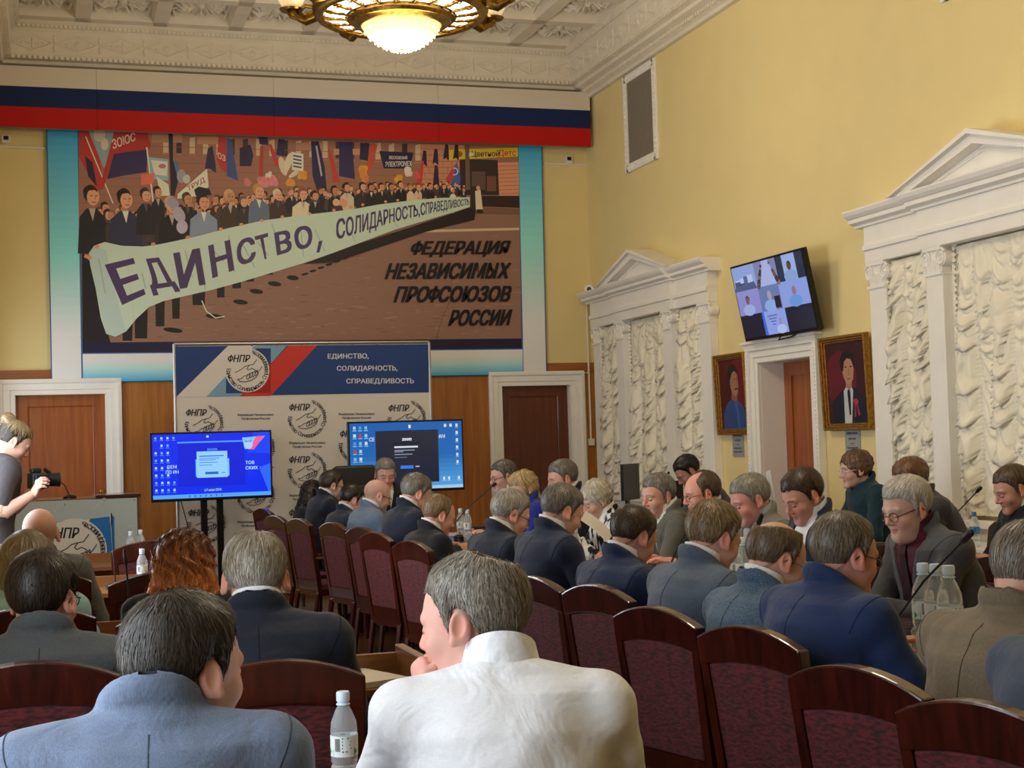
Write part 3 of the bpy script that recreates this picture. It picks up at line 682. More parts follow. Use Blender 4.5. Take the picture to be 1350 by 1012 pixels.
P('#26203a', (274, 196), (280, 192), (284, 215), (285, 228), (276, 222), (270, 223)); P('#8f2b28', (288, 180), (298, 181), (300, 228), (292, 224), (286, 210)); A.text('ОЗ', [(287, 200), (297, 205), (297, 213), (287, 208)], '#b8a193', .02)
P('#32406a', (299, 181), (305, 184), (314, 238), (299, 232)); P('#221c33', (316, 195), (330, 190), (334, 205), (331, 219), (316, 219)); P('#8f2b28', (343, 193), (347, 192), (347, 232), (341, 232)); P('#272343', (341, 180), (353, 181), (353, 191), (342, 190)); P('#9a2e28', (354, 190), (358, 190), (369, 218), (362, 218))
P('#231d38', (367, 183), (376, 184), (375, 206), (364, 204)); P('#c4b7a4', (384, 200), (400, 203), (400, 226), (385, 224))
for k in range(4): A.line([(386.5, 205+k*4.6), (397.5, 207+k*4.6)], 2, '#3a3234')
A.ell(373, 219, 5, 13, '#a99c88', rot=-.3); A.ell(380, 214, 4.5, 13, '#b0a38e', rot=.25); A.ell(388, 229, 9, 3, '#a99c88', rot=-.6)
P('#221c3a', (410, 186), (420, 186), (428, 220), (431, 252), (420, 258), (412, 232)); A.line([(417, 192), (424, 232)], 2.4, '#8f8791'); P('#963029', (432, 192), (438, 205), (448, 240), (439, 240))
P('#272244', (447, 187), (464, 187), (468, 236), (447, 232)); P('#231d33', (475, 188), (487, 189), (485, 212), (474, 210)); P('#a03a2c', (489, 190), (498, 190), (490, 222), (482, 228))
P('#1e1930', (500, 199), (545, 201), (541, 222), (506, 222)); A.text('МОСКОВСКИЙ', [(513, 204), (537, 205), (537, 210), (513, 210)], '#a9a0a0', .03); A.text('ЭЛЕКТРОМЕХ', [(508, 213), (543, 212), (543, 219), (508, 220)], '#a9a0a0', .03)
for (x, y) in ((558, 198), (573, 196), (587, 190), (600, 190)): P('#211b2c', (x, y), (x+4, y+1), (x+5, y+22), (x+1, y+18), (x-3, y+20))
P('#9a2f2a', (556, 212), (559, 212), (556, 245), (548, 245)); P('#231c2c', (573, 218), (577, 218), (580, 252), (570, 252)); P('#963436', (600, 216), (604, 228), (596, 246), (587, 236)); P('#3a4a86', (602, 212), (607, 232), (606, 250), (592, 250), (598, 232)); A.ring(599, 226, 4.5, 1.2, '#b8aeb0', -2, 2, 10)
for (x, y, r_, c) in ((347, 240, 9, '#a86a68'), (360, 238, 8, '#b0706c'), (398, 231, 7, '#b57b2c'), (383, 239, 7, '#b87c34'), (354, 230, 5, '#b3a698'), (478, 224, 8, '#c07a28'), (525, 235, 6, '#bf8324'), (538, 226, 7, '#b8ac98'), (549, 231, 6, '#a54540'), (327, 240, 6, '#a0665e'), (480, 234, 7, '#b9673a')):
    for q in range(9): A.ell(x+rr.uniform(-.5, .5)*r_, y+rr.uniform(-.5, .5)*r_, r_*.5, r_*.5, tuple(min(1, v*rr.uniform(.75, 1.2)) for v in lin(c)), 9)
# crowd: figures standing behind the banner, bigger towards the left
SK = ('#a9765a', '#b28062', '#9c6a4e', '#ad7d63')
def top(x):        # upper edge of the banner
    return np.interp(x, [104, 140, 205, 250, 300, 345, 400, 440, 500, 560, 632], [330, 322, 324, 314, 300, 291, 283, 279, 269, 263, 259])
def fig(x, y, s, jac, hair, skin=None, face=1, body=1.):
    skin = skin or rr.choice(SK); d = face*.1*s
    A.poly([(x-.95*s*body, y+3.9*s), (x-.85*s*body, y+1.45*s), (x-.35*s, y+.85*s), (x+.35*s, y+.85*s), (x+.9*s*body, y+1.5*s), (x+1.0*s*body, y+3.9*s)], jac)
    A.poly([(x-.2*s, y+.85*s), (x+.25*s, y+.85*s), (x+.08*s, y+1.7*s)], rr.choice(('#b8ab9a', '#4a3c38', '#8d8376')))
    A.ell(x-d, y-.16*s, .47*s, .60*s, hair, 14); A.ell(x+d*.9, y+.08*s, .43*s, .58*s, skin, 14)
    A.poly([(x-d*1.2+.5*s*math.cos(q), y-.22*s-.5*s*math.sin(q)) for q in [PI*k/8 for k in range(9)]]+[(x-.3*s, y-.34*s), (x+.2*s, y-.40*s)], hair)
    if s > 5.5:
        dk = tuple(v*.45 for v in lin(skin)); A.line([(x+d*1.2-.25*s, y+.0*s), (x+d*1.2-.06*s, y+.0*s)], .09*s, dk); A.line([(x+d*1.2+.08*s, y+.0*s), (x+d*1.2+.27*s, y+.0*s)], .09*s, dk)
        A.line([(x+d*2.2, y+.02*s), (x+d*2.6, y+.28*s)], .07*s, tuple(v*.7 for v in lin(skin))); A.line([(x+d-.1*s, y+.43*s), (x+d+.22*s, y+.43*s)], .07*s, '#7a4238')
for k in range(150):
    x = 135+480*(k/150)**.9+rr.uniform(-4, 4); t = (x-104)/520; s = (11.5*(1-t)+3.4*t)*rr.uniform(.8, 1); fig(x, top(x)-s*(3.8+rr.uniform(-.3, 1.3)), s, rr.choice(('#1d1718', '#2a2020', '#332a2c', '#3a2c28', '#241d26')), rr.choice(('#2a1a14', '#1f1512', '#4a3424', '#6a5844')), face=rr.choice((-1, 1)))
F0 = [(121, 258, 16, '#1c1a1e', '#1d130f', 1.1), (165, 262, 15.5, '#25263a', '#15100e', 1.35), (192, 257, 11, '#1d1a1c', '#2a211e', 1.1), (208, 253, 9, '#201a1e', '#171112', 1), (226, 270, 13, '#171416', '#9a8264', 1.3), (247, 262, 10, '#1c181a', '#3a281e', 1), (268, 266, 13, '#6a7486', '#1a1414', 1.4),
      (303, 259, 12, '#33281f', '#a08058', 1.25), (321, 266, 9.5, '#2c241f', '#5c4232', 1.1), (341, 252, 12, '#4d5868', '#9a6c42', 1.25), (366, 257, 10, '#33241c', '#b09c84', 1.2), (399, 256, 10.5, '#b3a284', '#6e3f28', 1.5), (415, 258, 8.5, '#1b1618', '#241714', 1.1), (441, 251, 8, '#1a1517', '#1a1212', 1.2), (457, 247, 8, '#a3947c', '#20150f', 1.25), (478, 246, 7.5, '#2b221e', '#1e1410', 1.2), (489, 247, 7, '#1d181a', '#221813', 1.1), (503, 246, 6.8, '#1f1a1b', '#2a1c14', 1.1), (516, 246, 6.5, '#231c1c', '#2a1a14', 1.1), (528, 243, 6.2, '#191518', '#1d1410', 1.2), (541, 247, 5.5, '#b09a80', '#7a5a3c', 1), (551, 246, 5.5, '#a89478', '#523a28', 1), (567, 245, 5.2, '#1b171a', '#201612', 1.1), (585, 246, 5, '#1f1a1e', '#3a281e', 1), (597, 251, 4.6, '#c0b4a0', '#b8a890', 1), (611, 250, 4.2, '#2a2224', '#3a2a22', 1)]
for x, y, s, j, h, b_ in F0: fig(x, y, s*(1.22 if x < 300 else 1.12), j, h, body=b_*.9)
A.poly([(256, 250), (262, 246), (276, 249), (279, 257), (258, 258)], '#17131a')
A.ell(228, 268, 9, 7, '#7e7684', rot=.8); A.ell(236, 283, 7.5, 11, '#8a8290', rot=-.5); A.ell(240, 299, 7.5, 9, '#938b9a')
A.ell(430+22, 268, 6, 6, '#a9765a'); A.ell(443, 267, 4.6, 5, '#b98a64'); A.poly([(436, 272), (450, 271), (455, 284), (462, 302), (448, 304), (438, 288)], '#3a2030')
# legs and shadows under the banner
A.poly([(108, 330), (121, 350), (133, 410), (146, 452), (108.8, 452)], '#17141a')
for (x, y, w, h) in ((176, 392, 20, 54), (160, 415, 16, 34), (204, 390, 14, 40), (226, 380, 12, 40), (252, 372, 20, 30), (285, 362, 12, 30), (305, 352, 14, 28), (322, 345, 14, 26), (345, 338, 16, 24), (365, 332, 16, 20), (385, 325, 18, 18)):
    A.poly([(x, y-30), (x+w, y-34), (x+w*.9, y+h), (x+w*.1, y+h)], '#191416')
for (x, y, r_) in ((228, 435, 13), (283, 417, 12), (317, 398, 10), (338, 384, 9), (362, 374, 9), (386, 366, 8)): A.ell(x, y, r_, 3.2, '#15110f', rot=.12)
A.line([(266, 396), (272, 410), (284, 419), (296, 417)], 1.4, '#b5a898')
A.poly([(400, 348), (470, 322), (540, 300), (600, 280), (628, 270), (625, 290), (560, 306), (500, 326), (440, 346)], '#1a1414')
for k in range(22):
    x = 402+k*10.5; yb = np.interp(x, [400, 470, 540, 630], [362, 334, 310, 284]); A.ell(x, yb, 5-k*.12, 1.6, '#17110f', rot=-.2)
A.poly([(620, 247), (626, 245), (630, 260), (633, 275), (620, 276)], '#2a201e'); A.poly([(626, 252), (633, 250), (635, 266), (636, 276), (627, 277)], '#b0a18c'); A.ell(630, 248, 2.6, 3, '#a8785c'); A.poly([(628, 276), (635, 276), (637, 281), (629, 281)], '#1c1516')
# the white banner held by the front row
TB = [(117, 334), (124, 324), (138, 319), (160, 324), (188, 325), (205, 323), (230, 318), (262, 311), (300, 301), (345, 291), (400, 283.5), (440, 279), (470, 275), (500, 269.5), (540, 264.5), (580, 261), (619, 260)]
BB = [(619, 273), (600, 279), (560, 291), (520, 303), (480, 318), (440, 333), (400, 347), (360, 359), (320, 371), (280, 382), (245, 390), (215, 397), (196, 405), (180, 420), (166, 437), (152, 444), (140, 440), (133, 420), (126, 380), (119, 350)]
A.poly(TB+BB, '#9aa899'); A.poly([(117, 334), (124, 324), (140, 330), (150, 380), (166, 437), (152, 444), (140, 440), (126, 380)], '#90a09a')
for k in range(26):
    x = 130+k*19; t = (x-117)/502; yt = np.interp(x, [p[0] for p in TB], [p[1] for p in TB]); yb = np.interp(x, [p[0] for p in BB][::-1], [p[1] for p in BB][::-1])
    A.line([(x, yt+(yb-yt)*rr.uniform(.05, .4)), (x+rr.uniform(4, 16), yt+(yb-yt)*rr.uniform(.5, .95))], 1.6*(1-t)+.6, rr.choice(('#7d8e8a', '#82928a', '#9aa394')))
PU = '#3b2c4e'
def on_banner(txt, x0, x1, f0, f1, bold):
    """letters follow the banner: f0, f1 = share of the height at top and bottom"""
    def edge(x, f):
        yt = np.interp(x, [p[0] for p in TB], [p[1] for p in TB]); yb = np.interp(x, [p[0] for p in BB[:13]][::-1], [p[1] for p in BB[:13]][::-1]); return yt+(yb-yt)*f
    V, F = glyphs(txt, 0., 0.); lo = V.min(0); hi = V.max(0)
    def fn(u, v):
        u, v = (u-lo[0])/(hi[0]-lo[0]), (v-lo[1])/(hi[1]-lo[1]); x = x0+(x1-x0)*(max(u, 0)**.86 if len(txt) > 7 else u); return (x, edge(x, f1+(f0-f1)*v))
    A.glyph_put(V, F, bold, PU, fn)
for ch_, q in zip('ЕДИНСТВО', [((138, 349), (176, 340), (192, 388), (161, 402)), ((186, 342), (212, 339), (238, 384), (202, 390)), ((228, 334), (263, 327), (271, 375), (237, 381)), ((274, 324), (303, 316), (309, 356), (280, 367)), ((311, 318), (335, 310), (338, 343), (313, 352)), ((335, 312), (353, 307), (355, 340), (345, 343)), ((361, 307), (383, 302), (385, 331), (365, 337)), ((386, 300), (411, 296), (412, 325), (390, 331))]): A.text(ch_, q, PU, .035)
A.poly([(420, 318), (425, 317), (421, 333), (417, 333)], PU)
on_banner('СОЛИДАРНОСТЬ,', 443, 553, .2, .80, .03); on_banner('СПРАВЕДЛИВОСТЬ', 554, 618, .16, .82, .03)
for (x, y) in ((128, 325), (118, 340), (202, 322), (248, 313), (291, 302), (318, 296), (345, 291), (372, 286), (408, 282), (440, 277), (462, 273), (478, 270), (508, 266), (524, 264), (552, 261), (574, 260), (104+10, 338)): A.ell(x, y, 3.4-(x-104)*.0035, 2.6-(x-104)*.002, '#a9765a', 9)
for t_, y, x0 in (('ФЕДЕРАЦИЯ', 339.5, 539.5), ('НЕЗАВИСИМЫХ', 368.5, 506.5), ('ПРОФСОЮЗОВ', 399, 518), ('РОССИИ', 430, 590)):
    h = 21.5; A.text(t_, [(x0+3.5, y-h-.3), (673.5+(y-339)*.02, y-h-1), (671.5+(y-339)*.02, y-1), (x0, y)], '#0c0a12', .05, .22)
A.C = [tuple(min(.85, v*2.05) for v in c) for c in A.C]
A.build('mural_print', mu, attr_mat('mural_print', .5, .35))
# ---------------------------------------------------------------- press wall
YP = 14.6
pw = empty('press_wall', (2.48, YP, 0)); tag(pw, 'white press wall with repeated handshake emblems and a blue header', 'press wall')
def pmap(x, y): return at(x, y, Y=YP-.012)-np.array([2.48, YP, 0])
c4 = [pmap(231, 456), pmap(564.5, 453), pmap(566.5, 620), pmap(235, 640)]
xl, xr, zt = c4[0][0], c4[1][0], c4[0][2]
MB().box(xl, xr, -.008, .0, FZ+.05, zt).build('banner_cloth', mat('banner_white', '#d8d2cb', .55, .3), pw)
MET = mat('frame_tube', '#b9b9ba', .35, .5, .9)
f = MB()
for x in (xl-.01, xr+.01): f.tube([(x, .0, FZ), (x, .0, zt+.02)], .016, 10)
f.tube([(xl-.01, 0, zt+.02), (xr+.01, 0, zt+.02)], .016, 10).tube([(xl-.01, 0, FZ+.05), (xr+.01, 0, FZ+.05)], .016, 10).build('frame_tube', MET, pw, True)
for x in (xl+.2, xr-.2): MB().tube([(x, .01, FZ+.015), (x, .35, FZ+.015)], .014, 8).tube([(x, .01, .9), (x, .35, FZ+.02)], .012, 8).build('support_leg', MET, pw)
A = Art(pmap, (0, -1, 0), .0003)
A.poly([(231, 456.5), (564.5, 453.5), (565.2, 517), (233, 523)], '#24407c')
A.poly([(300.5, 455.8), (338, 455.5), (276, 523), (233, 523), (233.5, 522)], '#d8d2cb'); A.poly([(335, 456), (378, 455.6), (318, 522), (272, 523)], '#79a3c0'); A.poly([(380, 455.5), (418, 455), (357, 521.5), (316, 522.3)], '#c8372f')
A.poly([(338, 459), (357, 459), (357, 517.5), (298, 518.5), (298, 500)], '#24407c'); A.poly([(318, 518), (357, 478), (357, 517.5)], '#a31c22')
logo(A, 326, 488, 26, white='#d8d2cb')
for t_, x, y, w in (('ЕДИНСТВО,', 432, 473.8, 54), ('СОЛИДАРНОСТЬ,', 444, 489.7, 80), ('СПРАВЕДЛИВОСТЬ', 456.5, 506.5, 89)): A.text(t_, [(x, y-7.6), (x+w, y-8.3), (x+w, y), (x, y)], '#dad8dc', .018)
A.step = .0003
for cx, cy in ((269, 558), (405, 551), (536, 552), (337, 590), (472, 586), (405, 620), (272, 690), (337, 652), (536, 620), (472, 655), (405, 690)): logo(A, cx, cy, 24, txtc='#3a3a44')
for cx, cy in ((337, 549), (470, 548), (405, 586), (269, 592), (536, 586), (405, 655), (337, 690), (337, 618), (470, 618)):
    for q, t_ in enumerate(('Федерация Независимых', 'Профсоюзов России')): A.text(t_, [(cx-24+q*5, cy-4+q*5), (cx+24-q*5, cy-4.4+q*5), (cx+24-q*5, cy-.6+q*5), (cx-24+q*5, cy-.2+q*5)], '#4a4a52', .02)
for k in range(11):
    x = 233+k*33; A.ell(x, 456.8-(x-231)*.009, .9, .9, '#55555a', 8)
A.build('print', pw, attr_mat('press_print', .55, .3))
# ---------------------------------------------------------------- screens
M_SCR = attr_mat('screen_light', .15, .5, emit=.9)
M_BEZ = mat('bezel_black', '#0b0b0e', .3, .5)
def corner_frame(c4):
    """orthogonal frame from the pixel corners on the screen plane -> centre, half width, half height"""
    c = sum(c4)/4; hw = (np.linalg.norm(c4[1]-c4[0])+np.linalg.norm(c4[2]-c4[3]))/4; hh = (np.linalg.norm(c4[3]-c4[0])+np.linalg.norm(c4[2]-c4[1]))/4; return c, hw, hh
def flat_screen(name, px, Y, lab, rz):
    c, hw, hh = corner_frame([at(x, y, Y=Y) for x, y in px]); r = empty(name, (c[0], c[1], 0), rz); tag(r, lab, 'television')
    B = MB().box(-hw, hw, 0, .05, c[2]-hh, c[2]+hh).box(-hw*.6, hw*.6, .05, .09, c[2]-hh*.6, c[2]+hh*.5).build('casing', M_BEZ, r, bevel=.004)
    a = Art(lambda x, y: np.array([-hw+.018+x*(2*hw-.036), -.0015, c[2]+hh-.018-y*(2*hh-.045)]), (0, -1, 0), .00025)
    return r, a, c, hw, hh
tl_, a, c, hw, hh = flat_screen('stand_television', [(197, 572), (358, 565), (361, 655), (199, 663)], 13.9, 'television on a stand showing a bright blue desktop', .05)
a.poly([(0, 0), (1, 0), (1, 1), (0, 1)], '#0b2be0'); a.poly([(.86, 0), (1, 0), (1, .34), (.8, .32)], '#1440f0'); a.poly([(.9, .55), (1, .5), (1, .95), (.98, .95)], '#2a62ee'); a.rect(0, .94, 1, 1, '#4f9bf5')
a.rect(.21, .12, .78, .82, '#0a22cc'); a.rect(.21, .12, .78, .145, '#4c8df0'); a.text('zoom', [(.46, .235), (.545, .235), (.545, .27), (.46, .27)], '#4f93f0', .02)
a.rect(.36, .40, .645, .67, '#6fb4f6'); a.rect(.37, .28, .63, .69, '#8ac4fa'); a.rect(.44, .60, .55, .64, '#2a5fb0'); a.rect(.58, .61, .61, .63, '#5a94d8')
for k, (w_, y) in enumerate(((.21, .345), (.17, .385), (.14, .41), (.16, .45), (.11, .49))): a.rect(.39, y, .39+w_, y+(.018 if k == 0 else .01), '#3f6fc4')
for i in range(4):
    for j in range(8):
        if (i, j) in ((3, 1), (3, 2), (3, 3), (3, 4), (3, 5), (0, 1)): continue
        x, y = .02+i*.05, .04+j*.115; a.rect(x, y, x+.018, y+.035, '#9fd0fa' if (i+j) % 3 else '#5aa8f0'); a.rect(x-.006, y+.05, x+.024, y+.058, '#5a90ee')
a.rect(.455, .03, .475, .065, '#9fd0fa'); a.tx('СЕМ', .12, .53, .05, '#a8c8fa', .02, cond=.56); a.tx('ПО ИН', .11, .61, .05, '#a8c8fa', .02, cond=.5); a.tx('ТОВ', .785, .5, .05, '#a8d2fa', .02, cond=.56); a.tx('СКИХ', .785, .585, .05, '#a8d2fa', .02, cond=.56)
a.text('5-7 июня 2024г.', [(.43, .865), (.58, .86), (.58, .90), (.43, .905)], '#a8c8fa', .01)
a.poly([(.76, .08), (.96, .06), (.86, .26), (.78, .26)], '#7fb6f4'); a.poly([(.88, .07), (.955, .06), (.86, .27), (.82, .27)], '#e85a8c'); a.ell(.815, .19, .035, .075, '#9cc6f6'); a.tx('ФНПР', .785, .155, .03, '#27408c', .02, .2, .5)
for k in range(7): a.rect(.3+k*.045, .955, .312+k*.045, .985, '#2a5ad0')
a.build('screen', tl_, attr_mat('screen_light_blue', .15, .5, emit=1.0))
st = MB()
for s in (-1, 1): st.box(s*.075-.03, s*.075+.03, .06, .10, FZ+.03, c[2]); st.tube([(s*.075, .08, FZ+.04), (s*.42, -.15, FZ+.02)], .018, 8).tube([(s*.075, .08, FZ+.04), (s*.42, .35, FZ+.02)], .018, 8)
st.build('stand', M_BEZ, tl_); MB().tube([(-.3, .06, c[2]-hh+.05), (-.24, .05, c[2]-hh-.2), (-.2, .07, c[2]-hh-.45), (-.05, .1, .3)], .005, 6).build('cable', M_BEZ, tl_)
t2, a, c, hw, hh = flat_screen('meeting_screen', [(457, 557), (610, 551), (614, 645), (461, 652)], 13.9, 'television behind the head of the table showing a dark call window', .02)
a.grad([(0, 0), (1, 0), (1, 1), (0, 1)], '#0e5fb4', '#5aa9e8', 16, '#1468b8'); a.rect(.225, .12, .785, .90, '#1a2138'); a.text('zoom', [(.46, .235), (.545, .235), (.545, .275), (.46, .275)], '#e6ecf6', .04)
for w_, y, h_, cc in ((.21, .355, .025, '#dfe6f2'), (.18, .41, .014, '#8d97ac'), (.08, .43, .014, '#8d97ac'), (.16, .47, .014, '#8d97ac'), (.11, .515, .012, '#6d778c')): a.rect(.39, y, .39+w_, y+h_, cc)
a.rect(.37, .305, .62, .325, '#0b0e18'); a.rect(.44, .645, .555, .69, '#2f7ff0'); a.rect(.575, .655, .61, .67, '#c8d0e0'); a.rect(.225, .12, .3, .135, '#2a3350')
for i in range(3):
    for j in range(6):
        if i == 2 and j > 2: continue
        x, y = .03+i*.05, .045+j*.115; a.rect(x, y, x+.024, y+.048, ('#9ad0f4', '#c9e2f6', '#48a0e0', '#b04a5c', '#6fc0ee')[(i*2+j) % 5]); a.rect(x-.005, y+.06, x+.03, y+.07, '#a8cdf0')
for j in range(6): a.rect(.945, .04+j*.11, .965, .085+j*.11, '#cfe4f6'); a.rect(.94, .095+j*.11, .97, .103+j*.11, '#9cc4ec')
for x in (.84, .89): a.rect(x, .04, x+.022, .085, '#cfe4f6')
for x in (.82, .865, .955): a.rect(x, .83, x+.018, .875, '#d6e8f8'); a.rect(x-.005, .885, x+.026, .893, '#bcd8f2')
a.rect(.52, .04, .54, .09, '#e4eef8'); a.tx('СЕ', .17, .27, .055, '#d6e6f6', .02, cond=.5); a.tx('АМ', .79, .25, .055, '#d6e6f6', .02, cond=.5)
a.rect(0, .955, 1, 1, '#a8cfee'); a.build('screen', t2, attr_mat('screen_light_desk', .15, .5, emit=.8))
st = MB()
for s in (-1, 1): st.box(s*.075-.03, s*.075+.03, .06, .10, FZ+.03, c[2]); st.tube([(s*.075, .08, FZ+.04), (s*.42, -.15, FZ+.02)], .018, 8).tube([(s*.075, .08, FZ+.04), (s*.42, .35, FZ+.02)], .018, 8)
st.build('stand', M_BEZ, t2)
# television on the right wall, hung on a bracket and tilted down
tb, tt = 5.97, 5.84
q4 = [at(966, 351, X=tt), at(1062, 325, X=tt), at(1074, 435, X=tb), at(979, 452, X=tb)]
yc = sum(p[1] for p in q4)/4; hw = (q4[0][1]-q4[1][1]+q4[3][1]-q4[2][1])/4; zb_, zt_ = (q4[2][2]+q4[3][2])/2, (q4[0][2]+q4[1][2])/2
r = empty('wall_television', (tb, yc, zb_)); tag(r, 'television tilted down from the wall above the door, showing a video call', 'television'); L_ = math.hypot(zt_-zb_, tb-tt); r.rotation_euler = (0, -math.atan2(tb-tt, zt_-zb_), 0)
MB().box(0, .05, -hw, hw, 0, L_).build('casing', M_BEZ, r, bevel=.004); MB().box(.05, .2, -.15, .15, .15, L_*.6).build('wall_mount', M_BEZ, r)
MB().tube([(.04, hw*.1, 0), (.02, hw*.12, -.03), (.03, -hw*.2, -.02), (.05, -hw*.3, .0)], .006, 6).build('cable', M_BEZ, r)
a = Art(lambda x, y: np.array([-.0015, hw-.018-x*(2*hw-.036), L_-.018-y*(L_-.045)]), (-1, 0, 0), .00025)
a.rect(0, 0, 1, 1, '#141c30'); a.rect(.0, 0, .33, .34, '#8fa6dc'); a.rect(.33, 0, .64, .34, '#7f86b4'); a.rect(.66, 0, 1, .34, '#252d48'); a.rect(.73, 0, .90, .34, '#9db2e6'); a.rect(0, .34, .33, .68, '#8f8fd2'); a.rect(.33, .34, .62, .68, '#6a7cb4'); a.rect(.62, .34, 1, .68, '#8ea2e4'); a.rect(.31, .68, .64, 1, '#8fa4ec')
for k in range(14): a.rect(.02+rr.random()*.26, .14+rr.random()*.12, .05+rr.random()*.26, .2+rr.random()*.1, rr.choice(('#2a3358', '#3d4a78', '#b8c6ee', '#54629a')))
a.poly([(.02, .26), (.3, .24), (.33, .34), (0, .34)], '#4a5684')
a.poly([(.45, 0), (.54, 0), (.62, .34), (.38, .34)], '#a9b6e6')
for k in range(26): t = rr.random(); s = rr.choice((-1, 1)); a.ell(.495+s*(.05+.09*t), .03+.3*t, .012+.016*t, .02+.02*t, rr.choice(('#3a2d3e', '#6a4c48', '#8a6c60', '#2c3050')), 8)
def bust(x, y, s, sk, sh, hr): a.ell(x, y+.17*s, .11*s, .10*s, sh, 14); a.ell(x, y-.005*s, .036*s, .075*s, hr, 12); a.ell(x, y+.012*s, .032*s, .065*s, sk, 12)
bust(.81, .15, .8, '#5a4040', '#8ba4d8', '#1c1c28'); bust(.15, .48, .8, '#7a5a66', '#a3b0e6', '#1a1a24'); bust(.47, .47, .85, '#b0a0b0', '#8fb0e6', '#a090a8'); bust(.81, .48, .8, '#9a7484', '#6a9ae0', '#8a8498'); bust(.55, .84, .62, '#a290b4', '#b0c4f2', '#9a8cb0'); a.rect(.53, .5, .61, .66, '#1a1c2c')
a.poly([(.31, .68), (.34, .68), (.35, 1), (.31, 1)], '#3a6fd8')
for k in range(4): a.rect(.38+.02*k, .74+k*.04, .52-.015*k, .755+k*.04, '#5a64a8')
a.build('screen', r, attr_mat('screen_light_call', .15, .5, emit=.75))
# ---------------------------------------------------------------- portraits
M_GILT = mat('gilt_frame', '#a87a34', .38, .5, .6, noise=.4, nscale=40, bump=.004)
def portrait(px, lab, who, plq):
    q = [at(x, y, X=XR-.05) for x, y in px]; yl = (q[0][1]+q[3][1])/2; yr = (q[1][1]+q[2][1])/2; zt_ = (q[0][2]+q[1][2])/2; zb_ = (q[2][2]+q[3][2])/2
    w, h = yl-yr, zt_-zb_; r = empty('portrait_painting', (XR-.012, (yl+yr)/2, zb_)); tag(r, lab, 'painting'); r.rotation_euler = (0, -.035, 0)
    f = MB(); b = .055
    for (i, o, d) in ((0, .022, .055), (.022, .04, .04), (.04, b, .025)):
        for s in (-1, 1):
            ya, yb = sorted((s*(w/2-i), s*(w/2-o))); f.box(-d, 0, ya, yb, i, h-i)
        f.box(-d, 0, -w/2+o, w/2-o, i, o).box(-d, 0, -w/2+o, w/2-o, h-o, h-i)
    f.build('gilt_frame', M_GILT, r, bevel=.005); MB().box(-.012, 0, -w/2+b, w/2-b, b, h-b).build('canvas', mat('canvas_back', '#3a1216', .7), r)
    W, H_ = w-2*b, h-2*b
    a = Art(lambda x, y: np.array([-.0125, W/2-x*W, b+H_-y*H_]), (-1, 0, 0), .00025); who(a); a.build('painted_canvas', r, attr_mat('oil_paint', .45, .4))
    z = at(*plq, X=XR-.01)[2]; o = empty('name_plaque', (XR-.012, (yl+yr)/2, z)); tag(o, lab.split(' of ')[0].replace('gilt-framed portrait', 'grey name plaque under the portrait')+' of '+lab.split(' of ')[1], 'plaque')
    MB().box(0, .01, -.11, .11, -.14, .14).build('plate', mat('plaque_grey', '#a9aeb0', .4, .5, .3), o)
    a = Art(lambda x, y: np.array([-.0005, .11-x*.22, .14-y*.28]), (-1, 0, 0), .0002)
    for k, (w_, y, h_) in enumerate(((.6, .12, .09), (.74, .30, .06), (.5, .46, .06), (.2, .60, .02), (.7, .72, .05), (.76, .84, .05))): a.text(('ПОРТРЕТ', 'имя отчество', '1900 - 1950', '-', 'Председатель', 'совета союзов')[k] if False else ('■■■■■■', '■■■■■ ■■■■■', '■■■ ■ ■■■', '—', '■■■■■■■', '■■■■■ ■■■■')[k], [(.5-w_/2, y-h_/2), (.5+w_/2, y-h_/2), (.5+w_/2, y+h_/2), (.5-w_/2, y+h_/2)], '#4c5054')
    a.build('engraving', o, M_PRINT)
def man_blue(a):
    a.rect(0, 0, 1, 1, '#4e1119'); a.ell(.75, .35, .34, .4, '#6a1620', 20); a.poly([(.06, 1), (.08, .78), (.22, .64), (.42, .57), (.62, .57), (.80, .66), (.96, .80), (1, 1)], '#2f4f86'); a.poly([(.5, .57), (.62, .57), (.68, .8), (.7, 1), (.62, 1), (.6, .8)], '#3d62a0'); a.poly([(.42, .57), (.44, .49), (.66, .49), (.64, .58), (.54, .61)], '#8a6048')
    for k in range(8): a.line([(.2+k*.1, .72+.05*(k % 2)), (.16+k*.105, .98)], .012, '#28457a')
    a.poly([(.34, .22), (.40, .13), (.54, .10), (.66, .15), (.70, .26), (.72, .40), (.68, .50), (.58, .54), (.46, .49), (.40, .38)], '#a3755a'); a.poly([(.33, .34), (.31, .2), (.4, .1), (.56, .07), (.68, .13), (.70, .22), (.6, .17), (.5, .19), (.44, .26), (.42, .38), (.38, .4)], '#231a18')
    a.line([(.56, .29), (.62, .285)], .012, '#2a1c18'); a.line([(.66, .29), (.70, .292)], .012, '#2a1c18'); a.line([(.65, .3), (.685, .38), (.65, .39)], .012, '#7d543f'); a.poly([(.58, .425), (.68, .415), (.72, .445), (.66, .435), (.58, .445)], '#2c1e1a'); a.ell(.42, .33, .03, .05, '#8f624b', 10)
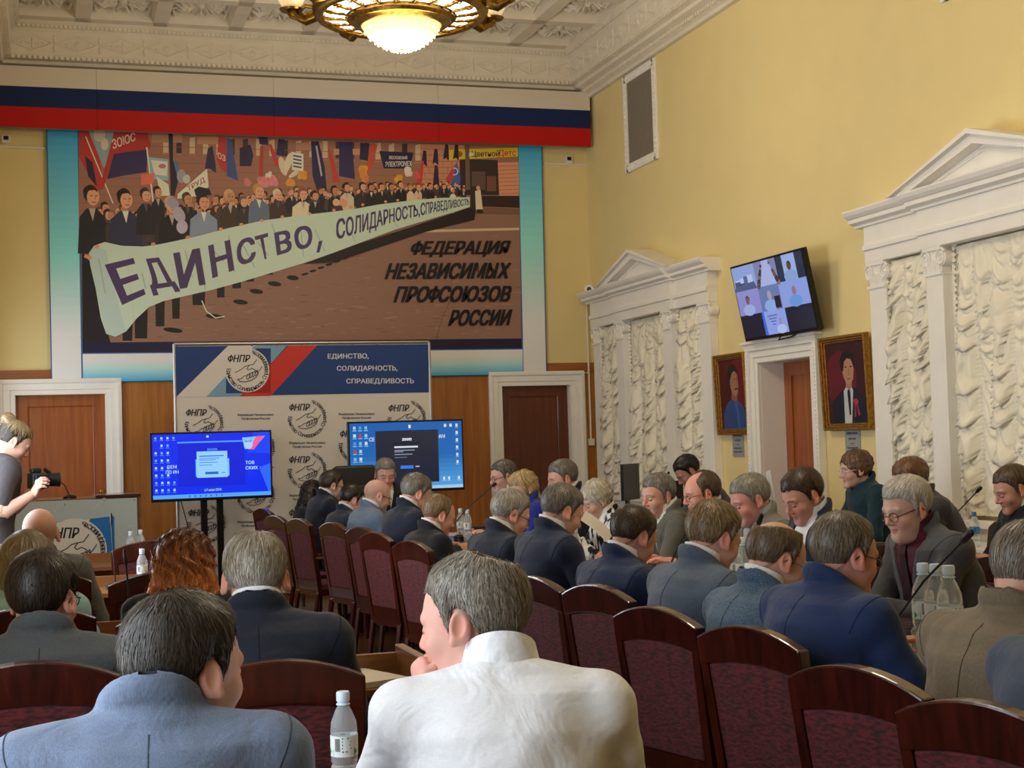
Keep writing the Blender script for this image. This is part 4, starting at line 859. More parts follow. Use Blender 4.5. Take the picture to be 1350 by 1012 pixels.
def man_black(a):
    a.rect(0, 0, 1, 1, '#3c1015'); a.ell(.35, .45, .4, .35, '#641520', 20); a.poly([(.06, 1), (.1, .72), (.30, .62), (.46, .56), (.66, .56), (.80, .64), (.94, .74), (1, 1)], '#171c28'); a.poly([(.38, 1), (.40, .60), (.47, .55), (.60, .55), (.64, .60), (.56, 1)], '#c3c8cc'); a.poly([(.46, .54), (.48, .48), (.62, .48), (.62, .55), (.54, .60)], '#a87c62')
    a.poly([(.50, .59), (.56, .59), (.57, .64), (.55, .9), (.51, .9), (.49, .64)], '#1c2028'); a.poly([(.38, .30), (.44, .20), (.56, .17), (.66, .22), (.69, .34), (.66, .46), (.58, .53), (.48, .51), (.42, .42)], '#b5866a'); a.poly([(.36, .34), (.34, .22), (.42, .13), (.56, .11), (.68, .16), (.72, .26), (.69, .33), (.64, .22), (.54, .2), (.46, .24), (.42, .36)], '#1a1413')
    a.line([(.46, .31), (.52, .305)], .014, '#2a1c18'); a.line([(.59, .305), (.65, .31)], .014, '#2a1c18'); a.line([(.56, .32), (.575, .40), (.55, .405)], .012, '#8c6049'); a.line([(.51, .455), (.60, .455)], .012, '#80423a')
    a.poly([(.62, .72), (.70, .70), (.76, .74), (.72, .78), (.66, .78)], '#b3333a'); a.poly([(.66, .78), (.69, .78), (.67, .92), (.63, .93)], '#a82d35'); a.poly([(.70, .78), (.73, .77), (.78, .9), (.74, .92)], '#a82d35')
portrait([(943, 469), (983, 463), (989, 571), (948, 574)], 'gilt-framed portrait of a man in a blue shirt left of the side door', man_blue, (971, 582))
portrait([(1080, 447), (1141, 437), (1152, 566), (1091, 567)], 'gilt-framed portrait of a man in a black suit right of the side door', man_black, (1125, 580))
# ---------------------------------------------------------------- furniture
M_MAH = wood('mahogany_gloss', '#260907', '#45150f', .25, 2, 2.5, .6)
g = N('burgundy_velvet'); tc = g.n('ShaderNodeTexCoord'); mp = g.n('ShaderNodeMapping'); mp.inputs['Scale'].default_value = (45, 45, 130); g.l(tc, 'Object', mp, 0)
nz = g.n('ShaderNodeTexNoise'); nz.inputs['Scale'].default_value = 1; nz.inputs['Detail'].default_value = 5; g.l(mp, 0, nz, 'Vector')
r_ = g.ramp(nz, 0, [(.38, rgba('#300a0e')), (.62, rgba('#5f1a1e'))]); g.l(r_, 0, g.b, 'Base Color'); g.b.inputs['Roughness'].default_value = .85; g.b.inputs['Sheen Weight'].default_value = .08; g.b.inputs['Sheen Tint'].default_value = (.9, .4, .45, 1); g.bump(nz, 0, .5, .004)
M_VEL = g.m
def chair_mesh():
    """parts of the armchair; faces +y, back leans towards -y, origin on the floor under the seat centre"""
    P = []
    yb, rec = -.205, .075                                  # back plane: y = yb - rec*(z-.46)
    def yz(z): return yb-rec*(z-.46)/.54
    def slab(poly, t0, t1):                              # polygon (x, z) lying in the reclined back plane, thickness t0..t1
        n = len(poly); V = [(x, yz(z)+t0, z) for x, z in poly]+[(x, yz(z)+t1, z) for x, z in poly]
        return MB().add(V, [tuple(range(n)), tuple(range(2*n-1, n-1, -1))]+[(i, i+n, (i+1) % n+n, (i+1) % n) for i in range(n)])
    def low(x): return .858+.028*(1-(x/.225)**2)
    def arch(x): return .945+.055*(1-(x/.23)**2)
    N_ = 12; xs = [-.225+.45*k/N_ for k in range(N_+1)]
    P.append(('top_rail', slab([(x, arch(x)) for x in xs]+[(x, low(x)) for x in xs[::-1]], -.022, .022), M_MAH))
    xi = [x*.85 for x in xs]
    P.append(('back_pad', slab([(x, low(x)+.001) for x in xi]+[(.172, .50), (-.172, .50)], -.016, .03), M_VEL))
    for s in (-1, 1):
        P.append(('stile', slab([(s*.225, .93), (s*.190, .862), (s*.170, .40), (s*.208, .40)], -.02, .02), M_MAH))
    P.append(('lower_rail', slab([(-.17, .50), (.17, .50), (.168, .43), (-.168, .43)], -.018, .018), M_MAH))
    P.append(('seat_frame', MB().box(-.215, .215, -.22, .235, .38, .43), M_MAH)); P.append(('seat_pad', MB().box(-.208, .208, -.215, .23, .43, .475), M_VEL))
    for s in (-1, 1):
        P.append(('leg', MB().tube([(s*.195, .21, .38), (s*.20, .215, 0)], [.024, .016], 6), M_MAH)); P.append(('leg', MB().tube([(s*.19, -.21, .40), (s*.195, -.27, 0)], [.024, .016], 6), M_MAH))
        P.append(('armrest', MB().tube([(s*.215, yz(.68), .68), (s*.225, -.1, .675), (s*.228, .1, .665), (s*.222, .17, .655)], [.018, .021, .022, .018], 6).tube([(s*.222, .14, .655), (s*.215, .18, .42)], [.017, .017], 6), M_MAH))
    return P
def make_chair(name):
    r = empty(name)
    for nm, mb, mt in chair_mesh():
        bv = .010 if nm == 'back_pad' else .006 if nm in ('top_rail', 'seat_pad') else 0
        me = mb.mesh(nm)
        if bv:
            bm = bmesh.new(); bm.from_mesh(me); ed = [e for e in bm.edges if e.is_manifold and e.calc_face_angle(0) > .6]
            bmesh.ops.bevel(bm, geom=ed, offset=bv, segments=2, affect='EDGES', profile=.6); bm.to_mesh(me); bm.free()
        link(nm, me, mt, r)
    return r
CHAIR = make_chair('armchair'); CHAIR_USED = [False]
CHAIR_KIDS = [c for c in bpy.data.objects if c.parent == CHAIR]
def chair(x, y, az, label, group='burgundy conference armchairs', sc=.955):
    if not CHAIR_USED[0]: r = CHAIR; CHAIR_USED[0] = True
    else:
        r = CHAIR.copy(); COL.objects.link(r)
        for c in CHAIR_KIDS:
            d = c.copy(); COL.objects.link(d); d.parent = r
    r.location = (x, y, FZ); r.rotation_euler = (0, 0, -math.radians(az)); r.scale = (sc, sc, sc)
    tag(r, label, 'chair', group); return r
# two parallel runs of the conference table with an open gap between them
M_TT = mat('pale_table_top', '#c4b8a6', .3, .5, noise=.06, nscale=6)
def ctable(x0, x1, y0, y1, lab, inner, tm):
    r = empty('conference_table', ((x0+x1)/2, (y0+y1)/2, FZ)); tag(r, lab, 'table'); w, d = (x1-x0)/2, (y1-y0)/2
    MB().box(-w, w, -d, d, .735, .76).build('table_top', tm, r, bevel=.004); MB().box(-w-.012, w+.012, -d-.012, d+.012, .72, .735).build('edge_band', M_MAH, r)
    MB().box(inner*w*.9-.012, inner*w*.9+.012, -d+.03, d-.03, .15, .72).build('modesty_panel', M_MAH, r)
    n = max(2, int(2*d/1.3)+1)
    for k in range(n):
        for s_ in (-1, 1): MB().box(s_*(w-.06)-.025, s_*(w-.06)+.025, -d+.06+k*(2*d-.12)/(n-1)-.025, -d+.06+k*(2*d-.12)/(n-1)+.025, 0, .72).build('leg', M_MAH, r)
ctable(2.52, 2.84, 1.0, 11.2, 'long pale-topped table in front of the men seen from behind', 1, M_TT); ctable(2.87, 3.2, 4.4, 11.2, 'long mahogany table in front of the people facing left', -1, wood('mahogany_top', '#2c0e0b', '#451a13', .2, 1, 2., .5)); ctable(2.3, 3.2, 11.25, 11.62, 'short cross table at the far head of the conference tables', 1, M_TT)
# audience desks in rows
M_DESK = wood('oak_desk', '#6e4420', '#8a5a2e', .4, 0, 2., .2)
def desk(y0, y1, x0, x1, lab):
    r = empty('desk', ((x0+x1)/2, (y0+y1)/2, FZ)); tag(r, lab, 'desk', 'audience desks'); w, d = (x1-x0)/2, (y1-y0)/2
    MB().box(-w, w, -d, d, .735, .76).build('desk_top', M_DESK, r, bevel=.003)
    MB().box(-w, w, d-.02, d, .25, .735).build('front_panel', M_DESK, r)
    for s in (-1, 1): MB().box(s*(w-.015)-.015, s*(w-.015)+.015, -d, d, 0, .845 if s > 0 and y0 > 3 else .735).build('side_panel', M_DESK, r, bevel=.003)
    if y0 > 3: MB().box(-w, w-.03, d-.025, d, .76, .82).build('rear_ledge', M_DESK, r)
    return r
desk(2.92, 3.30, -.5, 1.0, 'oak desk in front of the two nearest men, with water bottles'); desk(4.36, 4.70, -.5, 1.10, 'oak desk with a raised end board and papers beside the pale-shirted man'); desk(5.85, 6.15, -.5, .9, 'oak desk in front of the red-haired woman')
side = empty('side_table', (5.55, 12.9, FZ)); tag(side, 'white side table under the far window carrying two black monitors', 'table')
MB().box(-.28, .28, -1.0, 1.0, .70, .73).build('table_top', M_WPLA, side)
for sx in (-1, 1):
    for sy in (-1, 1): MB().box(sx*.24-.02, sx*.24+.02, sy*.95-.02, sy*.95+.02, 0, .70).build('leg', MET, side)
side2 = empty('side_table', (5.72, 7.6, FZ)); tag(side2, 'white side table under the near window with a blue-label bottle', 'table')
MB().box(-.2, .2, -1.2, 1.2, .70, .73).build('table_top', M_WPLA, side2)
for sx in (-1, 1):
    for sy in (-1, 1): MB().box(sx*.17-.02, sx*.17+.02, sy*1.15-.02, sy*1.15+.02, 0, .70).build('leg', MET, side2)
def monitor(px, X, rz, w, h, lab, z0=.73+FZ):
    p = at(*px, X=X); r = empty('monitor', (X, p[1], z0), rz); tag(r, lab, 'monitor'); zc = p[2]-z0
    MB().box(-w/2, w/2, -.015, .015, zc-h, zc).build('screen_casing', M_BEZ, r, bevel=.006); MB().box(-w*.3, w*.3, .015, .05, zc-h*.75, zc-h*.2).build('rear_housing', M_BEZ, r, bevel=.008)
    MB().box(-.03, .03, .02, .05, .01, zc-h*.4).build('neck', M_BEZ, r); MB().box(-.12, .12, -.09, .11, 0, .015).build('foot', M_BEZ, r)
monitor((830, 611), 5.5, .80, .44, .36, 'black monitor turned sideways under the far window, beside the grey-haired man'); monitor((879, 634), 5.45, .35, .40, .26, 'black monitor with a flat screen back behind the man in grey')
# podium with the emblem panel
YQ = 11.3; pd = empty('podium', (.16, YQ, 0)); tag(pd, 'low podium with a pale emblem panel in front of the orange-brown door', 'podium')
def qmap(x, y): return at(x, y, Y=YQ-.002)-np.array([.16, YQ, 0])
xr_ = qmap(181, 680)[0]; zt = qmap(178, 656)[2]
MB().box(-.70, xr_, 0, .04, FZ+.05, zt).build('front_board', mat('podium_pale', '#a9b4b4', .55, .3), pd); MB().box(-.70, xr_+.03, .04, .55, FZ, zt+.01).build('body', M_DESK, pd); MB().box(xr_-.30, xr_+.03, .0, .5, zt+.012, zt+.03).build('lectern_top', M_MAH, pd)
A = Art(qmap, (0, -1, 0), .0004); A.poly([(58, 691), (150, 681), (152, 770), (58, 775)], '#d2ccc4'); A.poly([(119, 683.5), (150.5, 680), (151.5, 730), (100, 735), (100, 720)], '#1f6ab0'); A.ell(99, 725, 42, 42, '#d2ccc4', 36); logo(A, 99, 725, 38, txtc='#26262c')
for x, y in ((78, 668), (130, 664), (165, 700)): A.text('НПР', [(x-8, y+2), (x+8, y-9), (x+11, y-4), (x-5, y+7)], '#b6c0bf', .02)
A.ell(177, 659, .8, .8, '#3a3a3a', 8); A.build('emblem_print', pd, M_PRINT)
# ---- microphones
def gooseneck(base, pts, lab, cap_r=.012, red=False):
    r = empty('gooseneck_microphone', base); tag(r, lab, 'microphone', 'gooseneck microphones'); b = np.array(base, float); P_ = [np.array(p)-b for p in pts]
    MB().lathe([(.0, 0), (.05, 0), (.05, .025), (.03, .035), (.0, .036)], 14).build('base', M_DARK, r, True)
    MB().tube([(0, 0, .03)]+P_, .004, 8).build('neck', M_DARK, r, True)
    d = P_[-1]-P_[-2]; d /= np.linalg.norm(d); e = P_[-1]
    MB().tube([e-d*.01, e+d*.005, e+d*.05, e+d*.058], [cap_r*.6, cap_r, cap_r, cap_r*.5], 12).build('capsule', M_DARK, r, True)
    if red: MB().tube([e-d*.004, e], cap_r*1.05, 12).build('red_ring', mat('red_ring', '#a01a1a', .4), r)
def mic_px(base, tip, Yb, zb, lab, bend=.5, **k):
    """base on a table top; both ends given as pixels at the depth Yb"""
    b = at(*base, Y=Yb); b[2] = zb; t = at(*tip, Y=Yb); m_ = b*(1-bend)+t*bend; m_[2] = b[2]+(t[2]-b[2])*.75 if bend < .9 else m_[2]
    gooseneck(tuple(b), [b*.8+m_*.2+np.array([0, 0, .03]), m_, t], lab, **k)
# ---- bottles, glasses, papers
M_PET = mat('clear_pet', '#f4fafc', .04, .5, trans=.78, ior=1.15); M_CAP = mat('pale_cap', '#c9dbe6', .4, .4); M_CAPB = mat('blue_cap', '#2f6fb8', .4, .4); M_LBL = mat('label_white', '#dde4e4', .5, .3); M_WAT = mat('water', '#eef6f8', .03, .5, trans=1., ior=1.15)
def bottle_proto(cap, label2):
    r = empty('water_bottle')
    MB().lathe([(.001, 0), (.024, 0), (.029, .006), (.029, .03), (.026, .035), (.029, .04), (.029, .055), (.026, .06), (.029, .066), (.0285, .125), (.029, .13), (.027, .15), (.018, .172), (.0125, .182), (.0125, .19), (.0, .19)], 20, cap=False).build('bottle_body', M_PET, r, True)
    MB().lathe([(.0, .185), (.015, .185), (.015, .187), (.0125, .189), (.0125, .192), (.0145, .193), (.0145, .210), (.013, .213), (.0, .213)], 18, cap=False).build('cap', cap, r, True)
    L_ = MB().lathe([(.0296, .078), (.0296, .122)], 20, cap=False).build('label', label2, r, True)
    a = Art(lambda x, y: np.array([.0299*math.sin(x), -.0299*math.cos(x), y]), (0, 0, 0), 0)
    for k0 in (0, PI):
        for q in range(7): a.rect(k0-.75+q*.06, .09, k0-.75+q*.06+.03, .117, '#3c4648')
        for q, w_ in enumerate((.5, .7, .6, .7, .4)): a.rect(k0-.2, .116-q*.007, k0-.2+w_, .119-q*.007, '#59646a')
        for x0_ in (-1.5, .75): a.poly([(k0+x0_, .0785), (k0+x0_+.6, .0785), (k0+x0_+.6, .094), (k0+x0_+.3, .088), (k0+x0_, .098)], '#2f9a48')
    a.build('label_print', L_, M_PRINT)['kind'] = 'stuff'; return r
BOT = {'pale': bottle_proto(M_CAP, M_LBL), 'blue': bottle_proto(M_CAPB, mat('label_blue', '#3f86c8', .5, .3))}; BUSED = set()
def bottle(x, y, z, lab, kind='pale', sc=1., rz=0.):
    if kind in BUSED: r = tree_copy(BOT[kind])
    else: r = BOT[kind]; BUSED.add(kind)
    r.location = (x, y, z); r.scale = (sc,)*3; r.rotation_euler = (0, 0, rz); tag(r, lab, 'bottle', 'water bottles'); return r
def bottle_px(px, z, lab, kind='pale', sc=1., top=.213):
    p = at(*px, Z=z+top*sc); return bottle(p[0], p[1], z, lab, kind, sc, -.15)
M_PAP = mat('white_paper', '#d9d4ca', .7, .2)
def paper(x, y, z, rz, lab, w=.21, h=.297, n=1, tilt=None, curl=.0):
    m_ = MB(); k = 6; V = []
    for q in range(k+1): V += [(-w/2, -h/2+h*q/k, curl*math.sin(PI*q/k)), (w/2, -h/2+h*q/k, curl*math.sin(PI*q/k))]
    t = .0012*n; V2 = [(a, b, c+t) for a, b, c in V]; o = len(V)
    F = [(2*q, 2*q+1, 2*q+3, 2*q+2) for q in range(k)]+[(o+2*q+2, o+2*q+3, o+2*q+1, o+2*q) for q in range(k)]+[(2*q, 2*q+2, o+2*q+2, o+2*q) for q in range(k)]+[(2*q+3, 2*q+1, o+2*q+1, o+2*q+3) for q in range(k)]+[(0, o, o+1, 1), (2*k, 2*k+1, o+2*k+1, o+2*k)]
    m_.add(V+V2, F); ob = m_.build('paper_sheet', M_PAP); ob.location = (x, y, z); ob.rotation_euler = (*(tilt or (0, 0)), rz); tag(ob, lab, 'paper'); return ob
M_GLS = mat('drinking_glass', '#f2f6f6', .03, .5, trans=1., ior=1.3)
def tumbler(x, y, z, lab, n=8):
    m_ = MB().lathe([(.024, .0), (.031, .003), (.036, .10), (.0345, .10), (.029, .008), (.0, .008)], 20, cap=False); ob = m_.build('drinking_glass', M_GLS, None, True); ob.location = (x, y, z); tag(ob, lab, 'glass', 'drinking glasses')
# ---------------------------------------------------------------- people: distance-field modelling
f32 = np.float32
def _ell(P, c, r, R=None):
    q = P-np.asarray(c, f32)
    if R is not None: q = q@np.asarray(R, f32)
    r = np.asarray(r, f32); k0 = np.sqrt(((q/r)**2).sum(-1)); k1 = np.sqrt(((q/(r*r))**2).sum(-1)); return k0*(k0-1)/np.maximum(k1, 1e-5)
def _cap(P, a, b, ra, rb=None):
    rb = ra if rb is None else rb; a = np.asarray(a, f32); ab = np.asarray(b, f32)-a; q = P-a; h = np.clip((q@ab)/max(float(ab@ab), 1e-9), 0, 1)
    return np.sqrt(((q-h[..., None]*ab)**2).sum(-1))-(ra+(rb-ra)*h)
def smin(a, b, k):
    h = np.clip(.5+.5*(b-a)/k, 0, 1); return b*(1-h)+a*h-k*h*(1-h)
def smax(a, b, k): return -smin(-a, -b, k)
def surfnet(fn, lo, hi, h, proj=2):
    lo = np.asarray(lo, f32); n = np.maximum(((np.asarray(hi)-lo)/h).astype(int)+1, 3)
    # coarse pass keeps the fine grid to the cells near the surface
    c = 4; nc = (n+c-1)//c+1; gc = np.stack(np.meshgrid(*[lo[i]+np.arange(nc[i], dtype=f32)*h*c for i in range(3)], indexing='ij'), -1)
    dc = fn(gc.reshape(-1, 3)).reshape(nc); near = np.abs(dc) < h*c*2.4
    big = np.repeat(np.repeat(np.repeat(dc, c, 0), c, 1), c, 2); nb = np.repeat(np.repeat(np.repeat(near, c, 0), c, 1), c, 2)
    sh = c//2; big = np.roll(big, (-sh,)*3, (0, 1, 2)) if False else big
    n = np.minimum(n, np.array(big.shape)); D = big[:n[0], :n[1], :n[2]].astype(f32).copy(); M = nb[:n[0], :n[1], :n[2]].copy()
    for ax in range(3):
        M2 = M.copy()
        for k in range(1, c+1):
            s1 = [slice(None)]*3; s2 = [slice(None)]*3; s1[ax] = slice(k, None); s2[ax] = slice(None, -k); M2[tuple(s1)] |= M[tuple(s2)]; M2[tuple(s2)] |= M[tuple(s1)]
        M = M2
    idx = np.argwhere(M)
    if len(idx): D[M] = fn((lo+idx.astype(f32)*h).astype(f32))
    S = D < 0
    cnt = np.zeros(n-1, np.int8); acc = np.zeros((*(n-1), 3), f32)
    for ax in range(3):
        o1, o2 = [i for i in range(3) if i != ax]
        a = D[tuple(slice(None, -1) if i == ax else slice(None) for i in range(3))]; b = D[tuple(slice(1, None) if i == ax else slice(None) for i in range(3))]
        cr = (a < 0) != (b < 0); t = np.where(cr, a/np.where(cr, a-b, 1), 0).astype(f32)
        for d1 in (0, 1):
            for d2 in (0, 1):
                sl = [None]*3; sl[ax] = slice(None); sl[o1] = slice(d1, n[o1]-1+d1); sl[o2] = slice(d2, n[o2]-1+d2); q = cr[tuple(sl)]; tt = t[tuple(sl)]
                cnt += q; acc[..., ax] += np.where(q, tt, 0); acc[..., o1] += q*d1; acc[..., o2] += q*d2
    cell = cnt > 0; ids = -np.ones(n-1, int); ci = np.argwhere(cell); ids[cell] = np.arange(len(ci)); V = lo+h*(ci+acc[cell]/cnt[cell][:, None])
    F = []
    for ax in range(3):
        o1, o2 = [(1, 2), (2, 0), (0, 1)][ax]
        a = S[tuple(slice(None, -1) if i == ax else slice(1, -1) for i in range(3))]; b = S[tuple(slice(1, None) if i == ax else slice(1, -1) for i in range(3))]
        for val, flip in ((True, False), (False, True)):
            e = np.argwhere((a != b) & (a == val))
            if not len(e): continue
            base = e.copy(); 
            for o in (o1, o2): base[:, o] += 1
            def cid(d1, d2):
                q = base.copy(); q[:, o1] -= d1; q[:, o2] -= d2; return ids[q[:, 0], q[:, 1], q[:, 2]]
            quad = np.stack([cid(1, 1), cid(0, 1), cid(0, 0), cid(1, 0)], 1)
            F.append(quad[:, ::-1] if flip else quad)
    F = np.concatenate(F) if F else np.zeros((0, 4), int)
    F = F[(F >= 0).all(1)]; V = V.astype(f32); e = h*.4
    for _ in range(proj):
        d = fn(V); g_ = np.stack([fn(V+np.eye(3, dtype=f32)[i]*e)-fn(V-np.eye(3, dtype=f32)[i]*e) for i in range(3)], -1)/(2*e); gn = np.maximum((g_**2).sum(-1), .25); V = V-(np.clip(d/gn, -h*.6, h*.6))[:, None]*g_
    return V, F
def grad(fn, P, e=.002):
    g_ = np.stack([fn(P+np.eye(3, dtype=f32)[i]*e)-fn(P-np.eye(3, dtype=f32)[i]*e) for i in range(3)], -1); return g_/np.maximum(np.linalg.norm(g_, axis=-1, keepdims=True), 1e-6)
def vmesh(name, V, F, C=None, smooth=True):
    m = bpy.data.meshes.new(name); m.vertices.add(len(V)); m.vertices.foreach_set('co', np.asarray(V, f32).ravel())
    F = [np.asarray(f) for f in (F if isinstance(F, list) else [F])]; F = [f for f in F if len(f)]
    tot = sum(f.size for f in F); m.loops.add(tot); m.loops.foreach_set('vertex_index', np.concatenate([f.ravel() for f in F]).astype(np.int32))
    st = []; o = 0
    for f in F: st.append(o+np.arange(len(f))*f.shape[1]); o += f.size
    m.polygons.add(sum(map(len, F))); m.polygons.foreach_set('loop_start', np.concatenate(st).astype(np.int32))
    m.update(calc_edges=True)
    if smooth: m.polygons.foreach_set('use_smooth', np.ones(len(m.polygons), bool))
    if C is not None:
        a = m.color_attributes.new('col', 'FLOAT_COLOR', 'POINT'); cc = np.ones((len(V), 4), f32); cc[:, :3] = C; a.data.foreach_set('color', cc.ravel())
    m.validate(); return m
def Rx(a): c, s = math.cos(a), math.sin(a); return np.array([[1, 0, 0], [0, c, -s], [0, s, c]])
def Ry(a): c, s = math.cos(a), math.sin(a); return np.array([[c, 0, s], [0, 1, 0], [-s, 0, c]])
def Rz(a): c, s = math.cos(a), math.sin(a); return np.array([[c, -s, 0], [s, c, 0], [0, 0, 1]])
# ---- head in its own frame: origin between the ears, +y = face, crown z=.125, chin z=-.105
def skull(P, w=1., fat=0., fem=0.):
    P = P/np.array([w, 1, 1], f32)
    d = _ell(P, (0, -.014, .038), (.0765, .096, .088)); d = smin(d, _ell(P, (0, .030, .0), (.064+.006*fat, .066, .098)), .03)
    d = smin(d, _ell(P, (0, .030, -.058), (.053+.012*fat-.006*fem, .056, .050)), .03); d = smin(d, _cap(P, (-.012+.004*fem, .078, -.092), (.012-.004*fem, .078, -.092), .019+.003*fat), .025)
    if fat > .3: d = smin(d, _ell(P, (0, .03, -.105), (.048, .05, .028)), .03)
    return d
def face_sdf(P, w=1., fat=0., fem=0., ear=1.):
    d = skull(P, w, fat, fem); Q = P.copy(); Q[..., 0] = np.abs(Q[..., 0])
    d = smin(d, _ell(Q, (.040, .060, -.024), (.026+.004*fat, .024, .024)), .02)                   # cheek
    d = smax(d, -_ell(Q, (.032, .107, .004), (.020, .020, .013)), .014)                              # eye socket
    d = smin(d, _cap(Q, (.008, .088, .026), (.044, .076, .026), .010-.003*fem), .012)             # brow ridge
    d = smin(d, _ell(Q, (.031, .0795, .004), (.0135, .0125, .011)), .004)                            # closed lid
    d = smin(d, _cap(P, (0, .090, .018), (0, .109, -.020), .0075, .0115), .010); d = smin(d, _ell(Q, (.011, .098, -.026), (.009, .011, .008)), .006)   # nose
    d = smin(d, _cap(Q, (0, .0925, -.052), (.018, .084, -.054), .0062, .004), .006); d = smin(d, _cap(Q, (0, .0915, -.063), (.016, .083, -.062), .007, .004), .006)   # lips
    d = smax(d, -_cap(Q, (0, .100, -.0575), (.021, .088, -.0585), .0022), .004)
    wx = .0755*w+.004*fat; R = Rz(-.42)@Rx(.18)                                                      # ear: cupped shell standing off the head
    q = (Q-np.array([wx+.004, -.012, -.002], f32))@np.asarray(R, f32)
    e = _ell(q, (0, 0, 0), (.0095, .0205, .0335)); e = smax(e, -_ell(q, (.0095, .003, .004), (.0085, .0125, .0225)), .004); e = smin(e, _ell(q, (0, .012, -.026), (.007, .008, .010)), .006)
    return smin(d, e, .006) if ear else d
HL = {'short': [(-.2, -.072), (-.085, -.068), (-.06, -.052), (-.038, -.024), (-.030, .02), (-.012, .036), (.004, .034), (.009, -.002), (.019, -.002), (.026, .036), (.048, .066), (.066, .078), (.2, .086)],
      'high': [(-.2, -.066), (-.085, -.062), (-.06, -.046), (-.038, -.02), (-.030, .02), (-.012, .036), (.004, .036), (.010, .0), (.02, .004), (.026, .05), (.036, .085), (.05, .105), (.2, .12)],
      'fem': [(-.2, -.10), (-.085, -.095), (-.06, -.085), (-.03, -.06), (.0, -.045), (.018, -.04), (.032, .0), (.046, .05), (.062, .072), (.2, .08)]}
def hair_fn(h, w, fat, fem):
    """distance field of the hair mass in head space"""
    ln = HL[h.get('line', 'short')]; ys = np.array([a for a, _ in ln], f32); zs = np.array([b for _, b in ln], f32); vol = h.get('vol', 1.); bald = h.get('bald'); long_ = h.get('long')
    def fn(P):
        th = (.004+.010*np.clip((P[..., 2]+.05)/.15, 0, 1))*vol
        if h.get('front'): th = th+h['front']*np.clip((P[..., 1]-.0)/.08, 0, 1)*np.clip((P[..., 2]-.05)/.05, 0, 1)
        g_ = np.interp(P[..., 1], ys, zs).astype(f32)-P[..., 2]
        th = th*(.18+.82*np.clip(-g_/.045, 0, 1))
        d = skull(P, w, fat, fem)-th
        d = smax(d, g_*.8, .006)
        if bald: d = smax(d, -_ell(P, bald[:3], bald[3:6]), .008)
        if long_ == 'long':                                       # long loose mane falling on the back
            e = _ell(P, (0, -.035, .03), (.108, .108, .108)); e = smin(e, _ell(P, (0, -.06, -.12), (.132, .085, .16)), .05); e = smin(e, _ell(P, (0, -.075, -.24), (.135, .06, .12)), .05)
            e = e+.006*np.sin(P[..., 0]*95+6*np.sin(P[..., 2]*30))+.004*np.sin(P[..., 0]*190+P[..., 2]*40); cut = _ell(P, (0, .10, -.05), (.062, .085, .12)); e = smax(e, -cut, .01); d = np.minimum(d, e)
        if long_ == 'bob':
            e = _ell(P, (0, -.012, .03), (.098, .115, .103)); e = smin(e, _ell(P, (0, -.03, -.06), (.094, .092, .085)), .03); e = e+.003*np.sin(P[..., 0]*120+P[..., 1]*80); cut = _ell(P, (0, .11, -.035), (.060, .085, .115)); e = smax(e, -cut, .01); d = np.minimum(d, e)
        if long_ == 'mop':                                        # short full hair, puffed
            e = _ell(P, (0, -.018, .045), (.094, .112, .098)); e = e+.004*np.sin(P[..., 0]*90)*np.sin(P[..., 1]*80+2)+.002*np.sin(P[..., 2]*160); e = smax(e, -_ell(P, (0, .115, -.01), (.066, .072, .092)), .012); e = smax(e, (-.055-P[..., 2])*.8, .02); d = np.minimum(d, e)
        if long_ == 'bun': d = smin(d, _ell(P, (0, -.10, .105), (.042, .042, .038))+.004*np.sin(P[..., 0]*150+P[..., 2]*120), .012)
        if long_ == 'updo':
            e = _ell(P, (0, -.06, .02), (.105, .10, .11))+.004*np.sin(P[..., 2]*90+P[..., 0]*60); e = smin(e, _ell(P, (0, -.07, -.10), (.085, .06, .10)), .03); d = np.minimum(d, smax(e, -_ell(P, (0, .11, -.03), (.066, .085, .12)), .01))
        return d
    return fn
